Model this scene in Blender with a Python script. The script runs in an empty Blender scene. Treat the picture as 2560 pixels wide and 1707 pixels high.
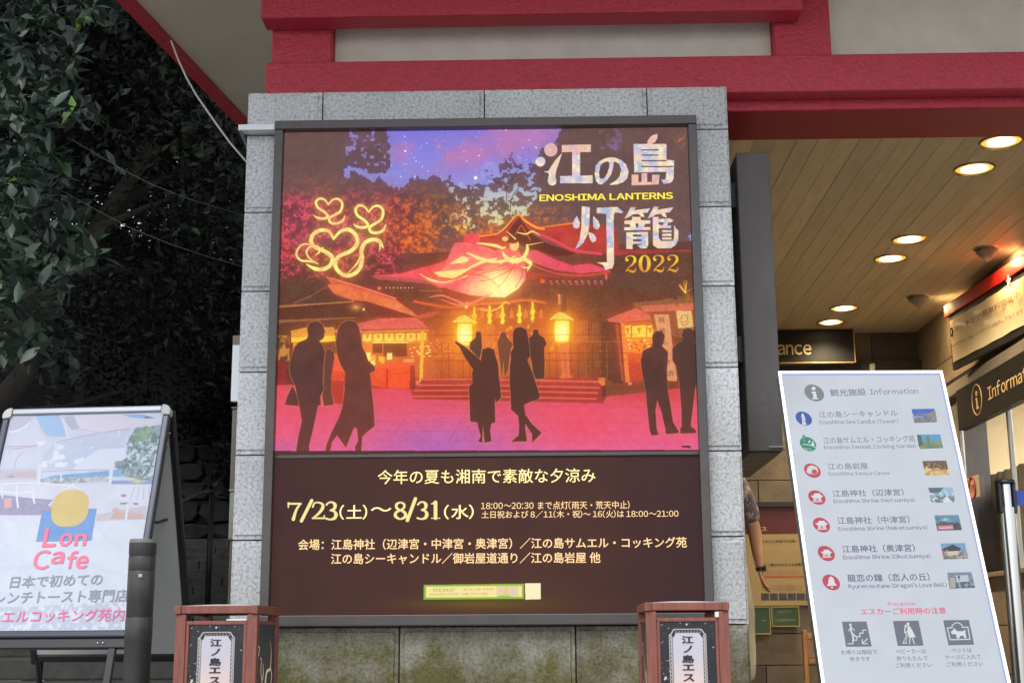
import bpy, bmesh, math, random
import numpy as np
from mathutils import Vector, Matrix, Euler

random.seed(7)
scene = bpy.context.scene
col = scene.collection
PI = math.pi

# ------------------------------------------------------------------ camera
FPX = 3440.0; CXP, CYP = 1280.0, 853.5
PITCH, YAW, ROLL = 0.213151, -0.020003, -0.006473
CAM = Vector((0.0, -4.7777, 1.5))
def cam_axes():
    cy, sy = math.cos(YAW), math.sin(YAW)
    f = Vector((sy*math.cos(PITCH), cy*math.cos(PITCH), math.sin(PITCH)))
    r = Vector((cy, -sy, 0)); u = r.cross(f)
    c, s = math.cos(ROLL), math.sin(ROLL)
    return c*r + s*u, -s*r + c*u, f
AR, AU, AF = cam_axes()
cd = bpy.data.cameras.new('camera'); cam = bpy.data.objects.new('camera', cd); col.objects.link(cam)
cd.sensor_width = 36; cd.lens = FPX/2560*36; cd.clip_end = 500; cd.clip_start = .05
M = Matrix((AR, AU, -AF)).transposed().to_4x4(); M.translation = CAM
cam.matrix_world = M
scene.camera = cam

# ------------------------------------------------------------------ world, sun, exposure
world = bpy.data.worlds.new('World'); scene.world = world; world.use_nodes = True
wn = world.node_tree; wn.nodes.clear()
sky = wn.nodes.new('ShaderNodeTexSky'); sky.sky_type = 'NISHITA'; sky.sun_disc = False
SUN_EL, SUN_AZ = math.radians(52), math.radians(200)      # high behind the photographer
sky.sun_elevation = SUN_EL; sky.sun_rotation = SUN_AZ
hs = wn.nodes.new('ShaderNodeHueSaturation'); hs.inputs['Saturation'].default_value = .38
bg = wn.nodes.new('ShaderNodeBackground'); bg.inputs['Strength'].default_value = .15
wo = wn.nodes.new('ShaderNodeOutputWorld')
wn.links.new(sky.outputs[0], hs.inputs['Color']); wn.links.new(hs.outputs[0], bg.inputs[0]); wn.links.new(bg.outputs[0], wo.inputs[0])
sl = bpy.data.lights.new('sun', 'SUN'); sl.energy = 1.2; sl.angle = math.radians(35); sl.color = (1, .97, .93)
so = bpy.data.objects.new('sun', sl); col.objects.link(so)
sd = Vector((math.sin(SUN_AZ)*math.cos(SUN_EL), math.cos(SUN_AZ)*math.cos(SUN_EL), math.sin(SUN_EL)))
so.rotation_euler = sd.to_track_quat('Z', 'Y').to_euler(); so.location = sd*30
scene.view_settings.view_transform = 'Standard'; scene.view_settings.look = 'None'
EXPO = .75; EF = 2**-EXPO
scene.view_settings.exposure = EXPO; scene.view_settings.gamma = 1; scene.view_settings.use_curve_mapping = False
scene.cycles.max_bounces = 8; scene.cycles.diffuse_bounces = 5; scene.cycles.sample_clamp_indirect = 4

# ------------------------------------------------------------------ measuring helpers
def ray(x, y):
    return (AF + AR*((x-CXP)/FPX) - AU*((y-CYP)/FPX))
def onY(x, y, Y):
    d = ray(x, y); t = (Y-CAM.y)/d.y; return CAM + d*t
def onZ(x, y, Z):
    d = ray(x, y); t = (Z-CAM.z)/d.z; return CAM + d*t
def onX(x, y, X):
    d = ray(x, y); t = (X-CAM.x)/d.x; return CAM + d*t
class Plane:
    """flat face: origin O, U to the right, V upwards, N towards the viewer"""
    def __init__(s, O, U, V):
        s.O = Vector(O); s.U = Vector(U).normalized(); s.V = Vector(V).normalized(); s.N = s.U.cross(s.V)
    def hit(s, x, y):
        d = ray(x, y); t = (s.O-CAM).dot(s.N)/d.dot(s.N); p = CAM + d*t - s.O
        return p.dot(s.U), p.dot(s.V)
    def at(s, u, v, o=0.0):
        return s.O + s.U*u + s.V*v + s.N*o
    def shift(s, o):
        return Plane(s.O + s.N*o, s.U, s.V)
def facing(Y): return Plane((0, Y, 0), (1, 0, 0), (0, 0, 1))

# ------------------------------------------------------------------ object helpers
def tag(o, label=None, cat=None, group=None, kind=None):
    if label: o['label'] = label
    if cat: o['category'] = cat
    if group: o['group'] = group
    if kind: o['kind'] = kind
    return o
def thing(name, loc, label, cat, group=None):
    o = bpy.data.objects.new(name, None); col.objects.link(o); o.location = loc
    o.empty_display_size = .1
    return tag(o, label, cat, group)
def rootloc(p):
    l = Vector((0, 0, 0))
    while p is not None:
        l += Vector(p.location); p = p.parent
    return l
class MB:
    def __init__(s): s.v = []; s.f = []; s.m = []; s.uv = []
    def add(s, vs, fs, mi=0):
        b = len(s.v); s.v += [tuple(x) for x in vs]; s.f += [tuple(b+i for i in f) for f in fs]; s.m += [mi]*len(fs)
    def box(s, a, b, mi=0):
        x0, y0, z0 = a; x1, y1, z1 = b
        s.add([(x0,y0,z0),(x1,y0,z0),(x1,y1,z0),(x0,y1,z0),(x0,y0,z1),(x1,y0,z1),(x1,y1,z1),(x0,y1,z1)],
              [(0,3,2,1),(4,5,6,7),(0,1,5,4),(1,2,6,5),(2,3,7,6),(3,0,4,7)], mi)
    def pbox(s, pl, u0, v0, u1, v1, o0, o1, mi=0):
        """box on a Plane, from offset o0 (back) to o1 (front)"""
        c = [pl.at(u, v, o) for o in (o0, o1) for u, v in ((u0,v0),(u1,v0),(u1,v1),(u0,v1))]
        s.add(c, [(0,3,2,1),(4,5,6,7),(0,1,5,4),(1,2,6,5),(2,3,7,6),(3,0,4,7)], mi)
    def poly(s, pts, d, mi=0):
        """prism: polygon pts (3d), extruded by vector d"""
        n = len(pts); d = Vector(d)
        s.add([Vector(p) for p in pts] + [Vector(p)+d for p in pts],
              [tuple(range(n-1, -1, -1)), tuple(range(n, 2*n))] + [(i, (i+1) % n, n+(i+1) % n, n+i) for i in range(n)], mi)
    def tube(s, pts, r, n=8, mi=0, cap=True):
        pts = [Vector(p) for p in pts]; rs = r if isinstance(r, (list, tuple)) else [r]*len(pts)
        ref = None; base = len(s.v)
        for i, p in enumerate(pts):
            t = (pts[min(i+1, len(pts)-1)] - pts[max(i-1, 0)]).normalized()
            if ref is None: ref = t.orthogonal().normalized()
            ref = (ref - t*ref.dot(t)).normalized(); q = t.cross(ref)
            for k in range(n):
                a = 2*PI*k/n; s.v.append(tuple(p + (ref*math.cos(a) + q*math.sin(a))*rs[i]))
        for i in range(len(pts)-1):
            for k in range(n):
                a = base+i*n+k; b = base+i*n+(k+1) % n
                s.f.append((a, b, b+n, a+n)); s.m.append(mi)
        if cap:
            s.f.append(tuple(base+k for k in range(n-1, -1, -1))); s.m.append(mi)
            e = base+(len(pts)-1)*n; s.f.append(tuple(e+k for k in range(n))); s.m.append(mi)
    def lathe(s, c, prof, n=24, mi=0):
        c = Vector(c); base = len(s.v)
        for r, z in prof:
            for k in range(n):
                a = 2*PI*k/n; s.v.append((c.x+r*math.cos(a), c.y+r*math.sin(a), c.z+z))
        for i in range(len(prof)-1):
            for k in range(n):
                a = base+i*n+k; b = base+i*n+(k+1) % n
                s.f.append((a, b, b+n, a+n)); s.m.append(mi)
    def ball(s, c, r, n=10, mi=0, sc=(1,1,1)):
        prof = [(max(1e-4, r*math.sin(PI*i/n)), -r*math.cos(PI*i/n)) for i in range(n+1)]
        b = len(s.v); s.lathe((0,0,0), prof, n+2, mi)
        for i in range(b, len(s.v)):
            x, y, z = s.v[i]; s.v[i] = (c[0]+x*sc[0], c[1]+y*sc[1], c[2]+z*sc[2])
    def build(s, name, mats, parent=None, bevel=0, smooth=False, kind=None):
        L = rootloc(parent)
        me = bpy.data.meshes.new(name); me.from_pydata([(x-L.x, y-L.y, z-L.z) for x, y, z in s.v], [], s.f)
        for m in (mats if isinstance(mats, (list, tuple)) else [mats]): me.materials.append(m)
        me.polygons.foreach_set('material_index', s.m)
        if smooth: me.polygons.foreach_set('use_smooth', [True]*len(s.f))
        me.update()
        o = bpy.data.objects.new(name, me); col.objects.link(o); o.parent = parent
        if bevel:
            b = o.modifiers.new('bevel', 'BEVEL'); b.width = bevel; b.segments = 2; b.limit_method = 'ANGLE'; b.angle_limit = math.radians(40)
        if smooth and not bevel:
            pass
        if kind: o['kind'] = kind
        return o
def box(name, a, b, mat, parent=None, bevel=.003):
    m = MB(); m.box(a, b); return m.build(name, mat, parent, bevel)

# ------------------------------------------------------------------ materials
MATS = {}
def lin(c):
    return tuple((x/255/12.92 if x/255 <= .04045 else ((x/255+.055)/1.055)**2.4) for x in c)
def mat(name, color, rough=.6, metal=0, spec=.5, emit=None, es=0, noise=0, nscale=20, bump=0, bscale=60, color2=None, coat=0, stretch=None):
    if name in MATS: return MATS[name]
    m = bpy.data.materials.new(name); m.use_nodes = True; nt = m.node_tree; b = nt.nodes['Principled BSDF']
    b.inputs['Base Color'].default_value = (*color, 1); b.inputs['Roughness'].default_value = rough
    b.inputs['Metallic'].default_value = metal; b.inputs['Specular IOR Level'].default_value = spec
    if coat: b.inputs['Coat Weight'].default_value = coat; b.inputs['Coat Roughness'].default_value = .08
    if emit: b.inputs['Emission Color'].default_value = (*emit, 1); b.inputs['Emission Strength'].default_value = es*EF
    if noise or bump:
        g = nt.nodes.new('ShaderNodeNewGeometry'); mp = nt.nodes.new('ShaderNodeMapping')
        nt.links.new(g.outputs['Position'], mp.inputs[0])
        if stretch: mp.inputs['Scale'].default_value = stretch
    if noise:
        n = nt.nodes.new('ShaderNodeTexNoise'); n.inputs['Scale'].default_value = nscale; n.inputs['Detail'].default_value = 6; n.inputs['Roughness'].default_value = .65
        nt.links.new(mp.outputs[0], n.inputs['Vector'])
        r = nt.nodes.new('ShaderNodeValToRGB'); r.color_ramp.elements[0].position = .3; r.color_ramp.elements[1].position = .72
        c2 = color2 or tuple(min(1, c*(1+noise)) for c in color); c1 = color if color2 else tuple(c*(1-noise) for c in color)
        r.color_ramp.elements[0].color = (*c1, 1); r.color_ramp.elements[1].color = (*c2, 1)
        nt.links.new(n.outputs[0], r.inputs[0]); nt.links.new(r.outputs[0], b.inputs['Base Color'])
        rr = nt.nodes.new('ShaderNodeMapRange'); rr.inputs[3].default_value = max(0, rough-.12); rr.inputs[4].default_value = min(1, rough+.12)
        nt.links.new(n.outputs[0], rr.inputs[0]); nt.links.new(rr.outputs[0], b.inputs['Roughness'])
    if bump:
        n2 = nt.nodes.new('ShaderNodeTexNoise'); n2.inputs['Scale'].default_value = bscale; n2.inputs['Detail'].default_value = 5
        nt.links.new(mp.outputs[0], n2.inputs['Vector'])
        bp = nt.nodes.new('ShaderNodeBump'); bp.inputs['Strength'].default_value = bump; bp.inputs['Distance'].default_value = .01
        nt.links.new(n2.outputs[0], bp.inputs['Height']); nt.links.new(bp.outputs[0], b.inputs['Normal'])
    MATS[name] = m; return m

def granite(name, moss=False):
    m = bpy.data.materials.new(name); m.use_nodes = True; nt = m.node_tree; N = nt.nodes; L = nt.links; b = N['Principled BSDF']
    g = N.new('ShaderNodeNewGeometry'); oi = N.new('ShaderNodeObjectInfo')
    ad = N.new('ShaderNodeVectorMath'); ad.operation = 'ADD'; sc = N.new('ShaderNodeVectorMath'); sc.operation = 'SCALE'; sc.inputs[3].default_value = 7
    cb = N.new('ShaderNodeCombineXYZ'); L.new(oi.outputs['Random'], cb.inputs[0]); L.new(oi.outputs['Random'], cb.inputs[2])
    L.new(cb.outputs[0], sc.inputs[0]); L.new(g.outputs['Position'], ad.inputs[0]); L.new(sc.outputs[0], ad.inputs[1])
    n1 = N.new('ShaderNodeTexNoise'); n1.inputs['Scale'].default_value = 95; n1.inputs['Detail'].default_value = 4; n1.inputs['Roughness'].default_value = .7
    n3 = N.new('ShaderNodeTexNoise'); n3.inputs['Scale'].default_value = 260; n3.inputs['Detail'].default_value = 2
    n2 = N.new('ShaderNodeTexNoise'); n2.inputs['Scale'].default_value = 3.2; n2.inputs['Detail'].default_value = 5
    for n in (n1, n2, n3): L.new(ad.outputs[0], n.inputs['Vector'])
    r1 = N.new('ShaderNodeValToRGB'); e = r1.color_ramp.elements
    e[0].position = .28; e[0].color = (.24, .245, .25, 1); e[1].position = .60; e[1].color = (.68, .70, .715, 1)
    k = e.new(.41); k.color = (.42, .43, .44, 1); k = e.new(.49); k.color = (.58, .595, .61, 1)
    L.new(n1.outputs[0], r1.inputs[0])
    mx = N.new('ShaderNodeMix'); mx.data_type = 'RGBA'; mx.blend_type = 'MULTIPLY'; mx.inputs[0].default_value = 1
    r2 = N.new('ShaderNodeValToRGB'); r2.color_ramp.elements[0].color = (.47, .42, .34, 1) if moss else (.80, .79, .77, 1); r2.color_ramp.elements[1].color = (.70, .66, .58, 1) if moss else (1, 1, 1, 1)
    r2.color_ramp.elements[0].position = .3; r2.color_ramp.elements[1].position = .6
    L.new(n2.outputs[0], r2.inputs[0]); L.new(r1.outputs[0], mx.inputs[6]); L.new(r2.outputs[0], mx.inputs[7])
    out = mx.outputs[2]
    # moss and grime that has grown up from the foot of the stone
    sp = N.new('ShaderNodeSeparateXYZ'); L.new(g.outputs['Position'], sp.inputs[0])
    nm = N.new('ShaderNodeTexNoise'); nm.inputs['Scale'].default_value = 7; nm.inputs['Detail'].default_value = 7; nm.inputs['Roughness'].default_value = .7
    L.new(g.outputs['Position'], nm.inputs['Vector'])
    mr = N.new('ShaderNodeMapRange'); mr.inputs[1].default_value = 1.80 if moss else 1.72; mr.inputs[2].default_value = 1.30 if moss else 1.2
    mr.inputs[3].default_value = -.2; mr.inputs[4].default_value = .34 if moss else .14
    L.new(sp.outputs[2], mr.inputs[0])
    a2 = N.new('ShaderNodeMath'); a2.operation = 'ADD'; L.new(mr.outputs[0], a2.inputs[0]); L.new(nm.outputs[0], a2.inputs[1])
    r3 = N.new('ShaderNodeValToRGB'); r3.color_ramp.elements[0].position = .46; r3.color_ramp.elements[1].position = .8
    L.new(a2.outputs[0], r3.inputs[0])
    mm = N.new('ShaderNodeMix'); mm.data_type = 'RGBA'
    g2 = N.new('ShaderNodeMix'); g2.data_type = 'RGBA'; g2.blend_type = 'MULTIPLY'; g2.inputs[0].default_value = 1; g2.inputs[7].default_value = (.34, .33, .13, 1)
    L.new(out, g2.inputs[6]); L.new(r3.outputs[0], mm.inputs[0]); L.new(out, mm.inputs[6]); L.new(g2.outputs[2], mm.inputs[7])
    hv = N.new('ShaderNodeHueSaturation'); mv = N.new('ShaderNodeMapRange'); mv.inputs[3].default_value = .90; mv.inputs[4].default_value = 1.06
    L.new(oi.outputs['Random'], mv.inputs[0]); L.new(mv.outputs[0], hv.inputs['Value']); L.new(mm.outputs[2], hv.inputs['Color']); L.new(hv.outputs[0], b.inputs['Base Color'])
    b.inputs['Roughness'].default_value = .82; b.inputs['Specular IOR Level'].default_value = .3
    bp = N.new('ShaderNodeBump'); bp.inputs['Strength'].default_value = .4; bp.inputs['Distance'].default_value = .003
    L.new(n1.outputs[0], bp.inputs['Height']); L.new(bp.outputs[0], b.inputs['Normal'])
    return m
M_GRAN = granite('granite'); M_GRANM = granite('mossy_granite', True)
M_JOINT = mat('stone_joint', (.035, .035, .05), .9)
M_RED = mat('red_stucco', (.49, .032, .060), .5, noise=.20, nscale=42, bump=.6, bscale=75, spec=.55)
M_REDD = mat('dark_red_soffit', (.27, .012, .022), .5, noise=.08, nscale=8, spec=.3)
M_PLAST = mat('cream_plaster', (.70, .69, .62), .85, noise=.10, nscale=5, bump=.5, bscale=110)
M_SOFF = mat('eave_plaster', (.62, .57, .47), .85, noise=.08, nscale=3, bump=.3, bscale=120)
M_FRAME = mat('bronze_frame', (.085, .075, .072), .38, metal=.35, noise=.18, nscale=9, spec=.5)
M_DARKM = mat('dark_metal', (.03, .03, .034), .45, metal=.2, spec=.5, noise=.2, nscale=15)
M_BLACK = mat('black_plastic', (.012, .012, .015), .35, spec=.5)
M_ALU = mat('white_aluminium', (.72, .76, .80), .35, metal=.1, spec=.5)
M_SILVER = mat('silver_aluminium', (.35, .36, .38), .32, metal=.75, noise=.1, nscale=10)
M_CHROME = mat('brushed_steel', (.62, .62, .62), .22, metal=1)
M_CORNER = mat('corner_plastic', (.45, .45, .43), .45)
M_WOODR = mat('red_lantern_wood', (.23, .072, .052), .48, noise=.28, nscale=14, stretch=(6, 6, .6), bump=.15, bscale=60)
M_WOODRD = mat('dark_lantern_wood', (.13, .05, .042), .55, noise=.25, nscale=14, stretch=(6, 6, .6))
M_CLOTH = mat('white_sheet', (.72, .70, .66), .6)
M_BROWNW = mat('stained_brown_panel', (.105, .092, .087), .5, noise=.22, nscale=7, stretch=(1, 1, .5), bump=.1, bscale=30, spec=.4)
M_TILE = mat('brown_wall_tile', (.16, .13, .10), .6, noise=.25, nscale=6, bump=.25, bscale=30)
M_TILED = mat('dark_wall_tile', (.09, .076, .064), .6, noise=.25, nscale=6, bump=.25, bscale=30)
M_TILEB = mat('beige_wall_tile', (.27, .215, .165), .65, noise=.16, nscale=9, bump=.25, bscale=50)
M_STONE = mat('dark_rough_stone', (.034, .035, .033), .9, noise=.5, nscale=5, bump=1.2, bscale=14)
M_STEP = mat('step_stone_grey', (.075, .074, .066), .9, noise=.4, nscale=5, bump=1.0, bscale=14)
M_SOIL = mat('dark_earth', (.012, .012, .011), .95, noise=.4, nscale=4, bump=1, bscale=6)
M_GROUND = mat('paving', (.20, .19, .18), .85, noise=.2, nscale=3, bump=.3, bscale=30)
M_BARK = mat('bark', (.045, .038, .03), .9, noise=.4, nscale=12, bump=1, bscale=30, stretch=(1, 1, .3))
M_GREY = mat('grey_board', (.50, .50, .48), .6, noise=.05, nscale=4)
M_CABLE = mat('white_cable', (.55, .54, .52), .5)
M_WIRE = mat('dark_wire', (.055, .055, .055), .5)
M_BEIGE = mat('beige_box', (.40, .40, .32), .6, noise=.06, nscale=6)
M_BEIGED = mat('weathered_board', (.21, .185, .15), .7, noise=.12, nscale=6)

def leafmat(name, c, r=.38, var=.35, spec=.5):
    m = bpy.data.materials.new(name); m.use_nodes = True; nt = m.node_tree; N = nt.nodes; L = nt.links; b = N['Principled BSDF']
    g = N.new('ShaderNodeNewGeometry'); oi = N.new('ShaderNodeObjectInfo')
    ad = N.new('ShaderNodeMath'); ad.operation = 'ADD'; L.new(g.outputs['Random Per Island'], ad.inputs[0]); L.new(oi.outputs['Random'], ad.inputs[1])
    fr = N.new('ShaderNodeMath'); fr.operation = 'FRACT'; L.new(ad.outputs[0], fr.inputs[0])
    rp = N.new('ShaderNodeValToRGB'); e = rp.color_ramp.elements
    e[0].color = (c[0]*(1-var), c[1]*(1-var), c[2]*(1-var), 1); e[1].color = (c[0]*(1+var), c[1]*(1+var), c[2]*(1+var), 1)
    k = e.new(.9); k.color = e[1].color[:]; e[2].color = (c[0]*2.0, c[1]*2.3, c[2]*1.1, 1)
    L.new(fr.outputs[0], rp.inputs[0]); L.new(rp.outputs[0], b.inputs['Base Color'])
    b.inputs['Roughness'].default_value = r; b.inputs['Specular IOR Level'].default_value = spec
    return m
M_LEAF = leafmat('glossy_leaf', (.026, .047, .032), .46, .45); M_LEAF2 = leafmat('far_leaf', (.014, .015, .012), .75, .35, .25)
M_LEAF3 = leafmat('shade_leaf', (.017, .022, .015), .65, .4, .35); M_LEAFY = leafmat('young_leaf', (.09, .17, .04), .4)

# ------------------------------------------------------------------ flat print: a small numpy painter
def vnoise(w, h, cell, seed):
    rs = np.random.RandomState(seed); gw, gh = int(w/cell)+3, int(h/cell)+3; G = rs.rand(gh, gw).astype(np.float32)
    ys = np.arange(h)/cell; xs = np.arange(w)/cell; yi = ys.astype(int); xi = xs.astype(int)
    fy = (ys-yi)[:, None]; fx = (xs-xi)[None]; fy = fy*fy*(3-2*fy); fx = fx*fx*(3-2*fx)
    a = G[yi][:, xi]; b = G[yi][:, xi+1]; c = G[yi+1][:, xi]; d = G[yi+1][:, xi+1]
    return (a*(1-fx)+b*fx)*(1-fy) + (c*(1-fx)+d*fx)*fy
def fbm(w, h, cell, seed, o=4):
    r = 0; amp = 1; t = 0
    for i in range(o):
        r = r + amp*vnoise(w, h, max(1.01, cell/2**i), seed+i); t += amp; amp *= .55
    return r/t
class Paint:
    """picture lying in a Plane between (u0,v0) and (u1,v1); drawn in photograph-measured coordinates that are carried onto the plane"""
    def __init__(s, pl, u0, v0, u1, v1, w, flat=False):
        s.pl, s.u0, s.v0, s.u1, s.v1 = pl, u0, v0, u1, v1
        s.w = w; s.h = int(round(w*(v1-v0)/(u1-u0)))
        U = u0 + (np.arange(s.w)+.5)/s.w*(u1-u0); V = v1 - (np.arange(s.h)+.5)/s.h*(v1-v0)
        U, V = np.meshgrid(U, V)
        if flat:
            s.X, s.Y = (U-u0)/(u1-u0)*1000, (v1-V)/(u1-u0)*1000
        else:
            P = [np.full(U.shape, pl.O[i]) + U*pl.U[i] + V*pl.V[i] - CAM[i] for i in range(3)]
            dot = lambda a: P[0]*a[0]+P[1]*a[1]+P[2]*a[2]
            z = dot(AF); s.X = CXP + FPX*dot(AR)/z; s.Y = CYP - FPX*dot(AU)/z
        s.img = np.zeros((s.h, s.w, 3), np.float32); s.px = abs(s.X[0, -1]-s.X[0, 0])/s.w
    def n(s, cell, seed, o=4): return fbm(s.w, s.h, max(1.01, cell/s.px), seed, o)
    def put(s, mask, c, sl=None):
        A = s.img if sl is None else s.img[sl]
        c = np.asarray(c, np.float32)
        if c.ndim == 1: c = c[None, None]
        A += (c-A)*mask[..., None]
    def box(s, pts, pad=3):
        x0 = min(p[0] for p in pts)-pad; x1 = max(p[0] for p in pts)+pad; y0 = min(p[1] for p in pts)-pad; y1 = max(p[1] for p in pts)+pad
        if not hasattr(s, 'cx'): s.cx = (s.X.min(0), s.X.max(0)); s.ry = (s.Y.min(1), s.Y.max(1))
        c = np.where((s.cx[0] <= x1) & (s.cx[1] >= x0))[0]; r = np.where((s.ry[0] <= y1) & (s.ry[1] >= y0))[0]
        if len(r) == 0 or len(c) == 0: return None
        return (slice(r[0], r[-1]+1), slice(c[0], c[-1]+1))
    def mask(s, pts, sl, warp=None, aa=True):
        offs = ((-.25,-.25),(.25,.25),(-.25,.25),(.25,-.25)) if aa else ((0,0),)
        X0, Y0 = s.X[sl], s.Y[sl]; t = 0
        if warp is not None: X0 = X0+warp[0][sl]; Y0 = Y0+warp[1][sl]
        for ox, oy in offs:
            X = X0+ox*s.px; Y = Y0+oy*s.px; ins = np.zeros(X.shape, bool); n = len(pts)
            for i in range(n):
                xa, ya = pts[i]; xb, yb = pts[(i+1) % n]
                if ya == yb: continue
                c = ((ya > Y) != (yb > Y)) & (X < (xb-xa)*(Y-ya)/(yb-ya)+xa); ins ^= c
            t = t + ins
        return t.astype(np.float32)/len(offs)
    def poly(s, pts, c, a=1, warp=None, pad=3, tex=None):
        sl = s.box(pts, pad + (12 if warp is not None else 0))
        if sl is None: return
        m = s.mask(pts, sl, warp)*a
        if tex is not None: m = m*tex[sl]
        s.put(m, c if not (isinstance(c, np.ndarray) and c.ndim == 3) else c[sl], sl)
    def ell(s, cx, cy, rx, ry, c, a=1, soft=1.2):
        sl = s.box([(cx-rx-4, cy-ry-4), (cx+rx+4, cy+ry+4)])
        if sl is None: return
        d = np.sqrt(((s.X[sl]-cx)/rx)**2+((s.Y[sl]-cy)/ry)**2)
        m = np.clip((1-d)*min(rx, ry)/soft+.5, 0, 1)*a
        s.put(m.astype(np.float32), c if not (isinstance(c, np.ndarray) and c.ndim == 3) else c[sl], sl)
    def glow(s, cx, cy, rx, ry, c, a=1, p=1.5):
        sl = s.box([(cx-rx*2.5, cy-ry*2.5), (cx+rx*2.5, cy+ry*2.5)])
        if sl is None: return
        d = ((s.X[sl]-cx)/rx)**2+((s.Y[sl]-cy)/ry)**2
        s.put((np.exp(-d**(p/2))*a).astype(np.float32), c, sl)
    def stroke(s, pts, wd, c, a=1, soft=.8, closed=False):
        P = [Vector((p[0], p[1], 0)) for p in pts]; W = wd if isinstance(wd, (list, tuple)) else [wd]*len(P)
        Q = []; n = len(P)
        for i in range(n-1):
            p0 = P[max(i-1, 0)]; p1 = P[i]; p2 = P[i+1]; p3 = P[min(i+2, n-1)]
            for k in range(6):
                t = k/6; q = .5*((2*p1)+(p2-p0)*t+(2*p0-5*p1+4*p2-p3)*t*t+(3*p1-p0-3*p2+p3)*t**3)
                Q.append((q.x, q.y, W[i]*(1-t)+W[i+1]*t))
        Q.append((P[-1].x, P[-1].y, W[-1]))
        sl = s.box(Q, max(W)+2)
        if sl is None: return
        X, Y = s.X[sl], s.Y[sl]; D = np.full(X.shape, 1e9)
        for i in range(len(Q)-1):
            ax, ay, wa = Q[i]; bx, by, wb = Q[i+1]; dx, dy = bx-ax, by-ay; l = dx*dx+dy*dy+1e-9
            t = np.clip(((X-ax)*dx+(Y-ay)*dy)/l, 0, 1)
            D = np.minimum(D, np.hypot(X-ax-t*dx, Y-ay-t*dy) - (wa+(wb-wa)*t)/2)
        s.put((np.clip(.5-D/max(soft, s.px), 0, 1)*a).astype(np.float32), c if not (isinstance(c, np.ndarray) and c.ndim == 3) else c[sl], sl)
    def image(s, name):
        im = bpy.data.images.new(name, s.w, s.h)
        A = np.ones((s.h, s.w, 4), np.float32); A[..., :3] = np.clip(s.img/255, 0, 1)
        im.pixels.foreach_set(A[::-1].ravel()); im.update(); return im
    def sheet(s, name, m, parent, off=.001):
        L = rootloc(parent); pl = s.pl
        me = bpy.data.meshes.new(name)
        me.from_pydata([tuple(pl.at(u, v, off)-L) for u, v in ((s.u0,s.v0),(s.u1,s.v0),(s.u1,s.v1),(s.u0,s.v1))], [], [(0,1,2,3)])
        uv = me.uv_layers.new(name='UVMap')
        for i, c in enumerate(((0,0),(1,0),(1,1),(0,1))): uv.data[i].uv = c
        me.materials.append(m); o = bpy.data.objects.new(name, me); col.objects.link(o); o.parent = parent; return o
def printmat(name, im, emit=1.0, base=.0, rough=.3, coat=0):
    m = bpy.data.materials.new(name); m.use_nodes = True; nt = m.node_tree; b = nt.nodes['Principled BSDF']
    t = nt.nodes.new('ShaderNodeTexImage'); t.image = im; t.extension = 'EXTEND'
    b.inputs['Roughness'].default_value = rough; b.inputs['Specular IOR Level'].default_value = .12 if emit >= .9 else .4
    if emit:
        nt.links.new(t.outputs[0], b.inputs['Emission Color']); b.inputs['Emission Strength'].default_value = emit*EF
    mx = nt.nodes.new('ShaderNodeMix'); mx.data_type = 'RGBA'; mx.blend_type = 'MULTIPLY'; mx.inputs[0].default_value = 1
    mx.inputs[7].default_value = (base, base, base, 1); nt.links.new(t.outputs[0], mx.inputs[6]); nt.links.new(mx.outputs[2], b.inputs['Base Color'])
    if coat: b.inputs['Coat Weight'].default_value = coat; b.inputs['Coat Roughness'].default_value = .05
    return m
def ink(name, c, emit=0):
    l = lin(c)
    if emit: return mat(name, tuple(x*.3 for x in l), .4, emit=l, es=emit)
    return mat(name, l, .5)

# ------------------------------------------------------------------ lettering as thin print
_tmpc = bpy.data.curves.new('tmp_text', 'FONT'); _tmpo = bpy.data.objects.new('tmp_text', _tmpc)
_tmps = bpy.data.scenes.new('glyph_scene'); _tmps.collection.objects.link(_tmpo); _tmpl = _tmps.view_layers[0]
_glyph = {}
def glyphs(s, bold=0.0, res=3, align='LEFT'):
    V, F, pen = [], [], 0.0
    for ch in s:
        if ch in ' 　': pen += .27 if ch == ' ' else 1.0; continue
        wide = 33 <= ord(ch) <= 126
        c = chr(ord(ch)+0xFEE0) if wide else ch
        if c not in _glyph:
            _tmpc.body = c; _tmpc.resolution_u = res
            _tmpl.update()
            me = bpy.data.meshes.new_from_object(_tmpo.evaluated_get(_tmpl.depsgraph))
            co = np.empty(len(me.vertices)*3, np.float32); me.vertices.foreach_get('co', co)
            _glyph[c] = (co.reshape(-1, 3).copy(), [tuple(p.vertices) for p in me.polygons]); bpy.data.meshes.remove(me)
        co, f = _glyph[c]; n0 = sum(len(v) for v in V)
        if wide:
            lo, hi = co[:, 0].min(), co[:, 0].max(); V.append(co + np.array([pen-lo, 0, 0], np.float32)); pen += hi-lo + (.10 if ch not in "'.,:" else .14)
        else:
            V.append(co + np.array([pen, 0, 0], np.float32)); pen += 1.0
        F += [tuple(i+n0 for i in q) for q in f]
    me = bpy.data.meshes.new('lettering'); me.from_pydata(np.concatenate(V).tolist(), [], F); return me
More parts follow.
